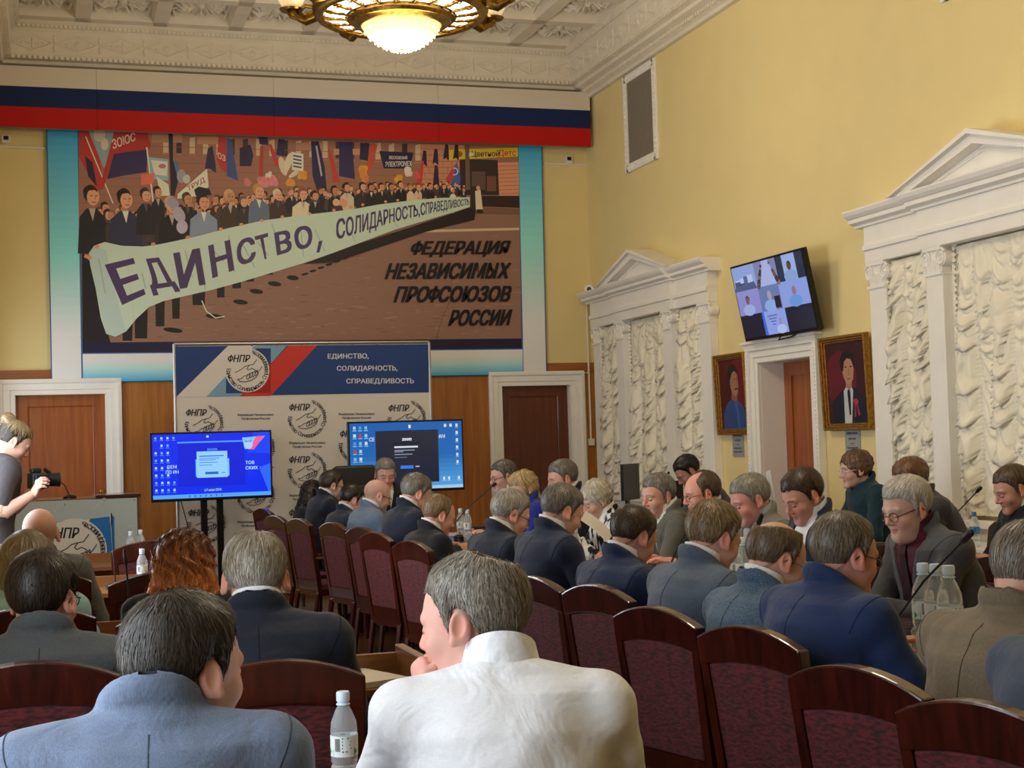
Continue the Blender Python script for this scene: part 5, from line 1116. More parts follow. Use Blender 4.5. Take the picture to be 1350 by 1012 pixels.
def strands(fn, V, F, n, h, rg, c0, c1, scale):
    """thin tapering ribbons lying along the hair mass"""
    if n <= 0: return None
    tri = V[F[:, 0]]; cen = V[F].mean(1); ar = np.linalg.norm(np.cross(V[F[:, 1]]-V[F[:, 0]], V[F[:, 3]]-V[F[:, 0]]), axis=1)+1e-12
    G0 = grad(fn, cen.astype(f32)); pick = rg.choice(len(F), n, p=ar/ar.sum()); P = cen[pick]+rg.normal(0, .0025, (n, 3)); P = P.astype(f32)
    L = h.get('len', .035)*(1+rg.normal(0, .25, n)); wh = np.array(h.get('whorl', (0.01, -.05, .12)), f32); comb = np.array(h.get('comb', (0, 0, 0)), f32); long_ = h.get('long')
    K = 5; pts = [P]; W = h.get('wid', .0011)*scale
    rnd_ = rg.normal(0, .22, (n, 3)).astype(f32)
    for k in range(K-1):
        p = pts[-1]; g_ = grad(fn, p)
        if long_ in ('long', 'bob', 'updo'): d = np.array([0, 0, -1.], f32)+.35*np.stack([np.sin(p[:, 2]*60+p[:, 0]*40), np.cos(p[:, 2]*50), 0*p[:, 0]], -1)+np.where(p[:, 2:3] > .06, 1., 0)*(p-wh)*np.array([14, 6, 0], f32)
        else: d = (p-wh); d = d/np.maximum(np.linalg.norm(d, axis=1, keepdims=True), .01)+np.array([0, -.05, -.45], f32)+comb*np.clip(p[:, 2:3]/.08, 0, 1)
        d = d+rnd_*(.8 if long_ else .55); d = d-g_*(d*g_).sum(1, keepdims=True); d /= np.maximum(np.linalg.norm(d, axis=1, keepdims=True), 1e-5)
        q = p+d*(L/(K-1))[:, None]; dist = fn(q.astype(f32)); gg = grad(fn, q.astype(f32)); lift = (.0010+.0018*(k/(K-2))*h.get('loose', 1.)*(.5+14*np.abs(rnd_[:, 1])**3))*(1+rnd_[:, 0])
        q = q-gg*(dist-lift)[:, None]; pts.append(q.astype(f32))
    pts = np.stack(pts, 1)                                         # n,K,3
    ok = (np.abs(fn(pts[:, -1])) < .010) & (np.abs(fn(pts[:, 2])) < .008); turn = ((pts[:, -1]-pts[:, -2])*(pts[:, 1]-pts[:, 0])).sum(1) > 0; ok &= turn | bool(long_); pts = pts[ok]; rnd_ = rnd_[ok]; n = len(pts)
    g_ = grad(fn, pts[:, 2]); t = pts[:, -1]-pts[:, 0]; sd = np.cross(t, g_); sd /= np.maximum(np.linalg.norm(sd, axis=1, keepdims=True), 1e-6)
    wid = (W*np.array([.7, 1, 1, .8, .15], f32))[None, :, None]*(1+rg.normal(0, .2, (n, 1, 1)))
    A_ = pts+sd[:, None]*wid; B_ = pts-sd[:, None]*wid; VV = np.stack([A_, B_], 2).reshape(-1, 3); b = (np.arange(n)*K*2)[:, None]+np.arange(K-1)[None]*2; b = b.ravel()
    FF = np.stack([b, b+1, b+3, b+2], 1); mix = np.clip(rg.beta(1.4, 1.6, n), 0, 1)[:, None]; grey = h.get('zone')
    cc = c0*(1-mix)+c1*mix
    if grey is not None: k_ = np.clip((grey[1]-pts[:, 0, 2])/grey[2], 0, 1)[:, None]; cc = cc*(1-k_)+np.array(lin(grey[0]))*k_*(.7+.6*mix)
    cc = cc*(1+rg.normal(0, .12, (n, 1))); return VV, FF, np.repeat(np.clip(cc, 0, 1), K*2, 0)
# ---- hands (right hand, palm down, fingers +y), a few poses
_HAND = {}
def hand_mesh(pose, h=.0042):
    k = (pose, h)
    if k in _HAND: return _HAND[k]
    c = {'relaxed': .38, 'fist': 1.25, 'grip': .8, 'flat': .12}[pose]; segs = []
    for i, (bx, L) in enumerate(((-.028, .070), (-.0095, .078), (.0095, .073), (.027, .058))):
        p = np.array([bx, .083-.004*abs(i-1.3), .002]); a = 0.
        for j, (fl, ang) in enumerate(((.46, .75), (.30, 1.05), (.24, .7))):
            a += ang*c; q = p+L*fl*np.array([.06*(i-1.5)*(1-c*.5), math.cos(a), -math.sin(a)]); segs.append((p, q, .0092-.0009*j-.0006*(i == 3), .0086-.001*j-.0006*(i == 3))); p = q
    t0 = np.array([-.030, .022, -.006]); t1 = t0+np.array([-.026, .026, -.010-.008*c]); t2 = t1+np.array([-.006+.018*min(c, 1), .026, -.008-.008*c]); t3 = t2+np.array([.006+.014*min(c, 1), .020, -.006])
    segs += [(t0, t1, .0125, .0105), (t1, t2, .0100, .0092), (t2, t3, .0092, .0075)]
    def fn(P):
        d = _ell(P, (0, .050, 0), (.042, .052, .0165)); d = smin(d, _cap(P, (-.024, .075, .001), (.026, .074, .001), .0115), .012); d = smin(d, _cap(P, (0, -.05, 0), (0, .02, 0), .024, .025), .02)
        d = smin(d, _ell(P, (-.026, .030, -.008), (.018, .028, .014)), .01)
        for a_, b_, ra, rb in segs: d = smin(d, _cap(P, a_, b_, ra, rb), .0035)
        return d
    V, F = surfnet(fn, (-.085, -.055, -.115), (.06, .185, .03), h); _HAND[k] = (V, F); return V, F
SKINM = attr_mat('skin', .5, .35, bump=.0004, bscale=500); SKINM.node_tree.nodes['Principled BSDF'].inputs['Subsurface Weight'].default_value = .08; SKINM.node_tree.nodes['Principled BSDF'].inputs['Subsurface Radius'].default_value = (.012, .005, .003)
HAIRM = attr_mat('hair', .42, .45)
def cloth_mat(c, kind):
    """suit cloth with a fine weave; centre back seam as a shallow groove"""
    k = 'cloth_%s_%s' % (kind, c)
    if k in MATS: return MATS[k]
    g = N(k); tc = g.n('ShaderNodeTexCoord'); b = g.b; base = np.array(lin(c))
    nz = g.n('ShaderNodeTexNoise'); nz.inputs['Detail'].default_value = 3
    mp = g.n('ShaderNodeMapping'); g.l(tc, 'Object', mp, 0); g.l(mp, 0, nz, 'Vector')
    if kind == 'tweed': mp.inputs['Scale'].default_value = (300, 300, 300); st = [(.35, (*(base*.55), 1)), (.65, (*np.minimum(base*1.7, 1), 1))]
    elif kind == 'weave': mp.inputs['Scale'].default_value = (420, 420, 60); st = [(.35, (*(base*.85), 1)), (.65, (*np.minimum(base*1.15, 1), 1))]
    elif kind == 'stripe': mp.inputs['Scale'].default_value = (26, 26, 9); st = [(.46, (.012, .012, .014, 1)), (.54, (.72, .72, .70, 1))]
    else: mp.inputs['Scale'].default_value = (240, 240, 240); st = [(.3, (*(base*.95), 1)), (.7, (*np.minimum(base*1.04, 1), 1))]
    nz.inputs['Scale'].default_value = 1; r = g.ramp(nz, 0, st); g.l(r, 0, b, 'Base Color')
    b.inputs['Roughness'].default_value = .8 if kind != 'shirt' else .65; b.inputs['Specular IOR Level'].default_value = .25
    if kind in ('suit', 'weave', 'tweed'): b.inputs['Sheen Weight'].default_value = .12
    w = g.n('ShaderNodeTexNoise'); w.inputs['Scale'].default_value = 9 if kind != 'shirt' else 7; w.inputs['Detail'].default_value = 3; w.inputs['Distortion'].default_value = 1.2; g.l(tc, 'Object', w, 'Vector')
    sx = g.n('ShaderNodeSeparateXYZ'); g.l(tc, 'Object', sx, 0); ab = g.n('ShaderNodeMath', operation='ABSOLUTE'); g.l(sx, 0, ab, 0); lt = g.n('ShaderNodeMath', operation='LESS_THAN'); lt.inputs[1].default_value = .0016; g.l(ab, 0, lt, 0)
    m1 = g.n('ShaderNodeMath', operation='MULTIPLY'); m1.inputs[1].default_value = -.25 if kind in ('suit', 'weave') else 0.; g.l(lt, 0, m1, 0); ad = g.n('ShaderNodeMath', operation='ADD'); g.l(w, 0, ad, 0); g.l(m1, 0, ad, 1)
    g.bump(ad, 0, .55, .012 if kind != 'shirt' else .02); MATS[k] = g.m; return g.m
def ik(S, W, l1, l2, pole):
    d = W-S; L = np.linalg.norm(d); mx = (l1+l2)*.985
    if L > mx: W = S+d/L*mx; d = W-S; L = mx
    u = d/L; a = (l1*l1-l2*l2+L*L)/(2*L); hh = math.sqrt(max(l1*l1-a*a, 1e-6)); p = np.array(pole, float); p = p-u*(p@u); p /= np.linalg.norm(p)+1e-9
    return S+u*a+p*hh, W
PEOPLE = []
def person(label, head, az, lean=12, hyaw=0, hpitch=15, hroll=0, skin='#c08a70', hair=None, hc=('#3a2c22', '#5a4838'), cloth='#1a2238', kind='suit', style='jacket', collar='#e4e4e2', vcut=None, tie=None, w=1., fat=0., fem=0., bw=1., belly=0., wrists=None, hands=('relaxed', 'relaxed'), res=.012, hres=.005, ns=700, glasses=None, stand=False, seed=0, hs=1., beard=None, group=None, legs='#15161c', fold=1., poles=None, side=0., nx=0., nz=.100, name='person', sleeve=None, bare=None):
    """head = world position between the ears; az = where the body faces (0 = away, 90 = right, 180 = to the camera)"""
    rg = np.random.default_rng(seed+17); a = math.radians(az); lean = math.radians(lean); RB = Rz(-a); hz = .95 if stand else .56
    H = np.array(head, float)-np.array([0, 0, FZ]); neckv = np.array([nx, .055+.05*math.sin(lean), nz*hs])          # neck base -> head origin
    zN = H[2]-neckv[2]; up = zN-hz; yN = up*math.tan(lean); root = H-RB@(neckv+np.array([side, yN, 0])); root[2] = FZ
    R = empty(name, tuple(root), -a, label, 'person', group)
    hip = np.array([0, 0, hz]); Nk = np.array([side, yN, zN]); L = np.linalg.norm(Nk-hip); ax = (Nk-hip)/L; fw = np.cross(np.array([1., 0, 0]), -ax) if False else np.array([0, ax[2], -ax[1]]); fw = fw/np.linalg.norm(fw)
    bend = .010+.06*math.sin(lean); hl = Nk+neckv; RH = Rz(-math.radians(hyaw))@Rx(-math.radians(hpitch))@Ry(math.radians(hroll))
    rxp = np.array([.172, .155+.03*belly, .170+.01*belly, .178, .160, .080])*bw; ryp = np.array([.135, .132+.05*belly, .132+.02*belly, .126, .100, .065])*(.5+.5*bw); up_ = np.array([0, .28, .58, .80, .93, 1.0])
    def spine(P, infl):
        q = P-hip.astype(f32); t = (q@ax.astype(f32))/L; u = np.clip(t, 0, 1); c = hip+0*ax; cen = (ax*L)[None].astype(f32)*u[..., None]-(fw*bend)[None].astype(f32)*(4*u*(1-u))[..., None]
        e = q-cen; da = (t-u)*L; dx = e[..., 0]; dy = e@fw.astype(f32); rx = np.interp(u, up_, rxp).astype(f32)+infl; ry = np.interp(u, up_, ryp).astype(f32)+infl
        k = np.sqrt((dx/rx)**2+(dy/ry)**2+(da/np.where(da > 0, .035, .10))**2); return (k-1)*np.minimum(rx, ry)*.92, u, dx, dy
    def col_(X): return X.astype(f32)
    sw = .178*bw; S = [Nk-ax*.062+np.array([s*sw, 0, 0])-fw*.012 for s in (-1, 1)]
    if wrists is None: wrists = [(-.13, yN+.30, .805), (.13, yN+.30, .805)]
    E = []; W = []
    wrists = [(RB.T@(np.array(q_[1])-root) if q_[0] == 'w' else np.array(q_, float)) for q_ in wrists]
    for i, s in enumerate((-1, 1)):
        e_, w_ = ik(S[i], np.array(wrists[i], float), .295, .262, (poles[i] if poles else (s*.5, -.3, -.8))); E.append(e_); W.append(w_)
    sd = seed*1.37; amp = .0042*fold
    def folds(P):
        x, y, z = P[..., 0], P[..., 1], P[..., 2]
        return amp*(np.sin(23*z+14*x+5*np.sin(9*x+sd)+sd)*np.sin(17*x-9*y+3*np.sin(8*z+sd))+.6*np.sin(47*z-21*np.abs(x)+4*np.sin(13*y+sd)))*.8
    nsl = sleeve if sleeve else 1.
    def jacket(P):
        d, u, dx, dy = spine(P, .012); d = smin(d, _cap(P, S[0], S[1], .058, .058), .07)
        for i in (0, 1): d = smin(d, _cap(P, Nk-ax*.022-fw*.006, S[i]+ax*.008, .050, .050), .05)
        d = d+folds(P)*.55
        for i in (0, 1):
            if style == 'tee':
                mid = S[i]+(E[i]-S[i])*.78; ua = _cap(P, S[i], mid, .064, .060); ua = smax(ua, ((P-mid.astype(f32))@col_((E[i]-S[i])/np.linalg.norm(E[i]-S[i]))), .006); d = smin(d, ua, .035)
            else:
                ks = .009+.032*np.exp(-((P-S[i].astype(f32))**2).sum(-1)/.0065); d = smin(d, _cap(P, S[i], E[i], .061*(.6+.4*bw), .056)+folds(P)*.9, ks); dr = (W[i]-E[i])/np.linalg.norm(W[i]-E[i]); Wc = W[i]-dr*.012
                fo = _cap(P, E[i], W[i], .053, .040)+folds(P)*.9; fo = smax(fo, (P-Wc.astype(f32))@col_(dr), .004); d = smin(d, fo, .010)
        if style == 'jacket':                                         # collar roll round the neck
            q = P-(Nk+ax*.022+fw*.006).astype(f32); za = q@ax.astype(f32)+(q@fw.astype(f32))*.55; rr_ = np.sqrt(q[..., 0]**2/1.06+(q@fw.astype(f32))**2)-.073; d = smin(d, np.sqrt(rr_**2+(za*.55)**2)-.0145, .014)
        q = P-(Nk+ax*.05).astype(f32); d = smax(d, -(_cap(P, Nk+ax*.045+fw*.016, Nk+ax*.18+fw*.07, .050, .060)), .005)   # opening for the neck
        if vcut and style == 'jacket':
            vw = (np.abs(dx)-vcut*np.clip((u-.42)/.5, 0, 1.15)); d = smax(d, -np.maximum(np.maximum(vw, -(dy-.03)), (.42-u)*L), .006)
        return smax(d, (.45-P[..., 2]) if not stand else (.86-P[..., 2]), .01)
    allp = np.array([hip, Nk, *S, *E, *W]); lo = allp.min(0)-.17; hi = allp.max(0)+.15; lo[2] = max(lo[2], .42 if not stand else .83); lo[0] = min(lo[0], -.26*bw); hi[0] = max(hi[0], .26*bw); lo[1] = min(lo[1], -.24); hi[2] = Nk[2]+.10
    hi[2] = max(hi[2], max(w_[2] for w_ in W)+.08)
    V, F = surfnet(jacket, lo, hi, res); jm = vmesh('jacket', V, F); nm = {'jacket': 'jacket', 'tee': 't_shirt', 'shirt': 'shirt'}[style]
    link(nm, jm, cloth_mat(cloth, kind), R)
    if style == 'jacket' and res <= .0101 and not (130 < abs(az)):   # stitched seams: centre back and round the armholes
        sm_ = MB()
        def march(p, d):
            p = p.astype(f32); d = d.astype(f32)
            t_ = np.zeros(len(p), f32)
            for _ in range(40): t_ += np.maximum(jacket(p+d*t_[:, None]), 0)*.8
            q_ = p+d*t_[:, None]; return q_, np.abs(jacket(q_)) < .006
        u_ = np.linspace(.98, .25, 40)[:, None]; p0 = hip+ax*L*u_-fw*.42; q_, ok = march(p0, np.repeat(fw[None], 40, 0)); q_ = q_[ok]
        if len(q_) > 5: sm_.tube(q_, .0014, 5)
        for i, s in enumerate((-1, 1)):
            a_ = E[i]-S[i]; a_ = a_/np.linalg.norm(a_)*.55+np.array([s, 0, 0.])*.8; a_ /= np.linalg.norm(a_); e1 = np.cross(a_, fw); e1 /= np.linalg.norm(e1); e2 = np.cross(a_, e1); th_ = np.linspace(0, 2*PI, 60); dr_ = np.cos(th_)[:, None]*e1+np.sin(th_)[:, None]*e2
            keep = (dr_@ax > -.55); cen_ = S[i]-a_*.004; q_, ok = march(cen_+dr_*.16, -dr_); run = []
            for k in list(range(60))+[60]:
                good = k < 60 and keep[k] and ok[k] and np.linalg.norm(q_[k]-cen_) > .035
                if good and run and np.linalg.norm(q_[k]-run[-1]) > .03: good = False
                if good: run.append(q_[k])
                else:
                    if len(run) > 4: sm_.tube(run, .0014, 5)
                    run = []
        if sm_.v: link('seam', sm_.mesh('seam', True), cloth_mat('#%02x%02x%02x' % tuple(int(int(cloth[j:j+2], 16)*.6) for j in (1, 3, 5)), 'plain'), R)
    # ---- skin: head, neck, ears, hands
    base = np.array(lin(skin)); base = base*.82+.18*base.mean(); base = base*np.array([1., 1.02, 1.06]); RHf = RH.astype(f32); hlf = hl.astype(f32)
    def body(P):
        q = ((P-hlf)@RHf)/f32(hs); d = face_sdf(q, w, fat, fem)*hs
        nb_ = hl+RH@np.array([0, -.028, -.045])*hs; return smin(d, _cap(P, Nk-ax*.05, nb_, (.060+.006*fat-.010*fem)*hs, (.054+.008*fat-.008*fem)*hs), .022)
    cr = np.array([.115, .135, .15])*hs; lo = np.minimum(hl-cr, Nk-.075); hi = np.maximum(hl+cr, Nk+.075)
    V, F = surfnet(body, lo, hi, hres); Q = ((V-hl)@RH)/hs; C = np.repeat(base[None], len(V), 0); x_, y_, z_ = np.abs(Q[:, 0]), Q[:, 1], Q[:, 2]
    def blend(mask, c, k): C[:] = C*(1-(mask*k)[:, None])+np.array(c)[None]*(mask*k)[:, None]
    red = base*np.array([1.12, .72, .68]); gs = lambda cx, cy, cz, r: np.exp(-(((x_-cx)**2+(y_-cy)**2+(z_-cz)**2)/(r*r)))
    blend(gs(0, .112, -.022, .018), red, .6); blend(gs(.042, .075, -.02, .025), red, .55); blend((x_ > .072*w).astype(float)*np.clip(1-np.abs(z_)/.05, 0, 1), red, .55)
    blend(((x_ < .023) & (np.abs(z_+.0575) < .0095) & (y_ > .074)).astype(float), base*np.array([.82, .42, .42]), .75)
    hb = np.array(lin(hc[0])); blend(((np.abs(x_-.031) < .020) & (np.abs(z_-.0265-.004*np.sin(x_*60)) < .0048) & (y_ > .05)).astype(float), hb*.8, .7)
    blend(((np.abs(x_-.031) < .0135) & (np.abs(z_-.0005) < .0024+.00*x_) & (y_ > .06)).astype(float), (.02, .014, .012), .85)
    if beard: blend(np.clip((-.028-z_)/.02, 0, 1)*np.clip((y_-.0)/.02, 0, 1)*np.clip((.0+.105+z_)/.0+1, 0, 1)*((x_ > .0) & ~((x_ < .022) & (np.abs(z_+.0575) < .009))), lin(beard), .6)
    if hair is not None and not hair.get('long'):
        zl = np.interp(y_, [p[0] for p in HL[hair.get('line', 'short')]], [p[1] for p in HL[hair.get('line', 'short')]]); blend(np.clip(1-(zl-z_)/.016, 0, 1)*(z_ < zl+.01)*(y_ < .03), (np.array(lin(hc[0]))+np.array(lin(hc[1])))*.5, .6)
    if hair is None or hair.get('stub'): blend(np.clip((z_-np.interp(y_, [p[0] for p in HL['short']], [p[1] for p in HL['short']]))/.01, 0, 1)*np.clip(1-(z_-.02)/.06, 0, 1), base*.45, .5)
    VV = [V]; FF = [F]; CC = [C]; off = len(V)
    for i, s in enumerate((-1, 1)):
        if hands[i] is None: continue
        hv, hf = hand_mesh(hands[i] if isinstance(hands[i], str) else hands[i][0], .0042 if res > .009 else .0034); dr = W[i]-E[i]; dr /= np.linalg.norm(dr); hup = np.array([0, 0, 1.]) if isinstance(hands[i], str) else np.array(hands[i][1], float)
        if not isinstance(hands[i], str) and len(hands[i]) > 2: dr = np.array(hands[i][2], float); dr /= np.linalg.norm(dr)
        hup = hup-dr*(hup@dr); hup /= np.linalg.norm(hup)+1e-9; xx = np.cross(dr, hup); M = np.stack([xx, dr, hup], 1); v = hv.copy()
        f_ = hf
        if s < 0: v = v*np.array([-1, 1, 1], f32); f_ = hf[:, ::-1]
        VV.append(v@M.T+W[i]); FF.append(f_+off); cc = np.repeat((base*np.array([1.0, .93, .92]))[None], len(v), 0); CC.append(cc); off += len(v)
        if style == 'tee' or bare:                                 # bare forearm
            tb = MB().tube([S[i]+(E[i]-S[i])*.6, E[i]+(S[i]-E[i])*.05, E[i]+(W[i]-E[i])*.2, E[i]+(W[i]-E[i])*.55, W[i]], [.045, .041, .043, .036, .026], 14); v = np.array(tb.v, f32); VV.append(v); q4 = [f for f in tb.f if len(f) == 4]; FF.append(np.array(q4)+off); CC.append(np.repeat(base[None], len(v), 0)); off += len(v)
    for i in (0, 1):                                              # arms inside the sleeves tie head and hands into one body
        if hands[i] is None: continue
        tb = MB().tube([Nk-ax*.03, S[i], E[i], W[i]], [.03, .03, .026, .02], 6, False); v = np.array(tb.v, f32); FF.append(np.array(tb.f)+off); VV.append(v); CC.append(np.repeat(base[None], len(v), 0)); nv = int(np.argmin(((VV[0]-v[0])**2).sum(1))); hj = 1+sum(1 for q_ in range(i) if hands[q_] is not None)*(2 if (style == 'tee' or bare) else 1)
        ho = sum(len(q_) for q_ in VV[:hj]); wv = ho+int(np.argmin(((VV[hj]-v[-1])**2).sum(1))); FF.append(np.array([[nv, off, off+1, off+2], [wv, off+len(v)-1, off+len(v)-2, off+len(v)-3]]))
        if style == 'tee' or bare: fo = ho+len(VV[hj]); FF.append(np.array([[fo, off+6, off+7, off+8]]))
        off += len(v)
    bo = link('body', vmesh('body', np.concatenate(VV), FF, np.concatenate(CC)), SKINM, R)
    # ---- hair
    if hair is not None:
        hf0 = hair_fn(hair, w, fat, fem); hh = hres*1.15 if not hair.get('long') else hres*1.4; ex = {'long': (.16, .17, .40), 'bob': (.13, .15, .18), 'mop': (.12, .15, .16), 'bun': (.11, .16, .16), 'updo': (.13, .18, .24)}.get(hair.get('long'), (.105, .135, .15))
        V, F = surfnet(hf0, (-ex[0], -ex[1], -ex[2]), (ex[0], .13, .165), hh); c0, c1 = np.array(lin(hc[0])), np.array(lin(hc[1])); C = np.repeat((c0*.55+c1*.25)[None], len(V), 0)
        if hair.get('zone') is not None: z0 = hair['zone']; k_ = np.clip((z0[1]-V[:, 2])/z0[2], 0, 1)[:, None]; C = C*(1-k_)+np.array(lin(z0[0]))*.7*k_
        VV = [V]; FF = [F]; CC = [C]; st_ = strands(hf0, V, F, int(ns), hair, rg, c0, c1, 1 if ns > 2000 else 1.7 if ns > 800 else 2.6)
        if st_: VV.append(st_[0]); FF.append(st_[1]+len(V)); CC.append(st_[2])
        VV = [(v*hs)@RH.T+hl for v in VV]; link('hair', vmesh('hair', np.concatenate(VV), FF, np.concatenate(CC)), HAIRM, R)
    # ---- collar, shirt front, tie, trousers, shoes
    if style in ('jacket', 'shirt') and collar:
        c = MB(); n = 30; rows = []; cen = Nk+ax*.03+fw*.008; op = .30
        for k in range(n+1):
            t = op+(2*PI-2*op)*k/n; ct, st2 = math.cos(t), math.sin(t); dirv = np.array([st2, 0, 0])+fw*ct; fr = .5+.5*ct          # fr=1 at the front
            rows.append([cen+dirv*.066+ax*(-.02-.035*fr), cen+dirv*.061+ax*((.050 if style == 'shirt' else .064)-.048*fr), cen+dirv*.0665+ax*((.052 if style == 'shirt' else .066)-.048*fr), cen+dirv*(.080 if style == 'shirt' else .070)+ax*((-.012 if style == 'shirt' else .012)-.045*fr)])
        V = [p for r_ in rows for p in r_]; c.add(V, [(k*4+j, k*4+4+j, k*4+5+j, k*4+1+j) for k in range(n) for j in range(3)]); cm = c.mesh('shirt_collar', True, True); link('shirt_collar', cm, cloth_mat(collar if style == 'jacket' else cloth, 'shirt'), R)
    if vcut and style == 'jacket':
        def sh(P):
            d, u, dx, dy = spine(P, .002); d = smin(d, _cap(P, Nk-ax*.03, Nk+ax*.03+fw*.01, .06, .06), .03); return smax(smax(d, (.35-u)*L, .005), -dy-.0, .005)
        V, F = surfnet(sh, (-.2, hip[1]-.1, .6), (.2, Nk[1]+.2, Nk[2]+.06), .011); link('shirt', vmesh('shirt', V, F), cloth_mat(collar or '#dddddd', 'shirt'), R)
        if tie:
            t = MB(); pts = []
            for u in (.97, .90, .7, .5, .4):
                ry = np.interp(u, up_, ryp)+.006; pc = hip+ax*L*u-fw*bend*4*u*(1-u)+fw*ry; wd_ = {.97: .018, .90: .02, .7: .032, .5: .04, .4: .03}[u]; pts += [pc+np.array([-wd_, 0, 0]), pc+np.array([wd_, 0, 0])]
            t.add(pts+[p+fw*.006 for p in pts], [(2*k, 2*k+1, 2*k+3, 2*k+2) for k in range(4)]+[(10+2*k, 10+2*k+1, 10+2*k+3, 10+2*k+2) for k in range(4)]+[(2*k, 2*k+2, 12+2*k, 10+2*k) for k in range(4)]+[(2*k+1, 2*k+3, 13+2*k, 11+2*k) for k in range(4)]); link('tie', t.mesh('tie'), cloth_mat(tie, 'shirt'), R)
    tr = MB(); kn = .50; ml = cloth_mat(legs, 'suit')
    for s in (-1, 1):
        if stand: tr.tube([(s*.09, 0, .98), (s*.10, .02, .75), (s*.11, .03, .50), (s*.115, .01, .28), (s*.12, -.01, .06)], [.115, .10, .075, .062, .055], 12)
        else: tr.tube([(s*.085, -.02, .535), (s*.095, .12, .535), (s*.11, .34, .53), (s*.115, .42, .50), (s*.115, .43, .40), (s*.115, .40, .09)], [.10, .095, .075, .068, .065, .052], 12)
    tr.ball((0, -.005, hz-.015), (.165*bw, .125, .10 if not stand else .14), 14, 8); link('trousers', tr.mesh('trousers', True), ml, R)
    for s in (-1, 1):
        y0 = -.01 if stand else .40; MB().ball((s*.118, y0+.02, .05), (.042, .06, .05), 10, 6).ball((s*.12, y0+.12, .035), (.045, .11, .035), 12, 6).build('shoe', mat('black_shoe', '#0c0b0b', .3, .5), R, True)
    if glasses:
        gcol = glasses if isinstance(glasses, str) else '#15120f'; gl = MB()
        for s in (-1, 1):
            pts = [np.array([s*.032+.0245*math.cos(t)*1.0, .101-.30*abs(.0245*math.cos(t)*s+.0)*0-.10*(abs(s*.032+.0245*math.cos(t))-.01), .002+.0185*math.sin(t)]) for t in [2*PI*k/18 for k in range(19)]]; gl.tube(pts, .0016 if gcol != '#e8e8e8' else .002, 6, False)
            gl.tube([(s*.056, .095, .006), (s*.073*w, .07, .010), (s*.083*w, -.005, .012), (s*.084*w, -.022, -.004)], .0019, 6)
        gl.tube([(-.009, .104, .005), (0, .107, .008), (.009, .104, .005)], .0016, 6); gl.v = [tuple((np.array(v)*hs)@RH.T+hl) for v in gl.v]; link('glasses', gl.mesh('glasses', True), mat('spectacle_frame_'+gcol, gcol, .3, .5), R)
    PEOPLE.append((R, root, hl, S, W)); R['_dbg'] = 0; del R['_dbg']; return R
def hp(px, d=None, X=None, Y=None): return at(*px, X=X, Y=Y, d=d)
# ---------------------------------------------------------------- the people in their places
SH = lambda **k: dict({'line': 'short'}, **k)
GREY = ('#5c564e', '#a8a29a'); DGREY = ('#3a352f', '#7d776e'); WHITE = ('#a7a29a', '#dcd8d0'); DARK = ('#14100e', '#352b25'); BROWN = ('#3a2a1e', '#6a523c'); FAIR = ('#5a4630', '#94805f')
SK1, SK2, SK3 = '#d6a288', '#cf957a', '#d98f7c'
near = dict(res=.0075, hres=.0034); mid = dict(res=.010, hres=.0042); far = dict(res=.013, hres=.0055)
# nearest two
person('man in a grey-blue jacket seen from behind, nearest at lower left', hp((244, 888), d=2.46), 6, lean=8, hyaw=50, hpitch=6, skin=SK1, cloth='#66748c', kind='weave', collar=None, hair=SH(vol=1.25, loose=1.6, len=.04, wid=.0008), hc=('#15110e', '#463e36'), ns=11000, seed=1, bw=1.08, nx=.055, nz=.072, w=1.02, **near)
person('grey-haired man in a pale shirt resting his chin on his fist', hp((625, 824), d=2.72), 14, lean=14, hyaw=-62, hpitch=10, hroll=4, skin='#dc9f88', cloth='#eceef2', kind='shirt', style='shirt', hair=SH(bald=(.006, -.058, .118, .040, .045, .04), len=.032, whorl=(.01, -.05, .12), wid=.0008, zone=('#b9b4aa', -.01, .06)), hc=('#4e463b', '#a59e92'), ns=11000, seed=2, bw=.97, nx=-.045, nz=.092, fat=.35, fold=1.1, wrists=[('w', at(556, 936, d=2.72)), (.16, .40, .80)], hands=[('fist', (-.8, -.3, .3), (.05, -.1, 1.)), 'relaxed'], poles=[(-.4, .3, -.9), (.35, -.3, -.9)], bare=True, legs='#20222a', **near)
# second row of the audience
person('grey-haired man in a navy jacket in front of the pale-shirted man', hp((337, 765), d=4.05), 6, lean=3, hs=1.03, hyaw=4, hpitch=10, skin=SK2, cloth='#1a1f2c', hair=SH(bald=(0, -.01, .138, .05, .055, .03), zone=('#b7b2a6', .06, .08)), hc=('#6a6152', '#b0a898'), ns=3500, seed=3, bw=1.08, fat=.3, **mid)
person('dark-haired man in a grey jacket with glasses at the left edge', hp((57, 793), d=3.98), 4, lean=3, hs=1.03, hyaw=22, hpitch=6, skin=SK2, cloth='#4a4e50', kind='weave', collar=None, hair=SH(vol=1.2, loose=1.4), hc=('#17120f', '#382d26'), ns=3500, seed=4, glasses='#3a2a1c', **mid)
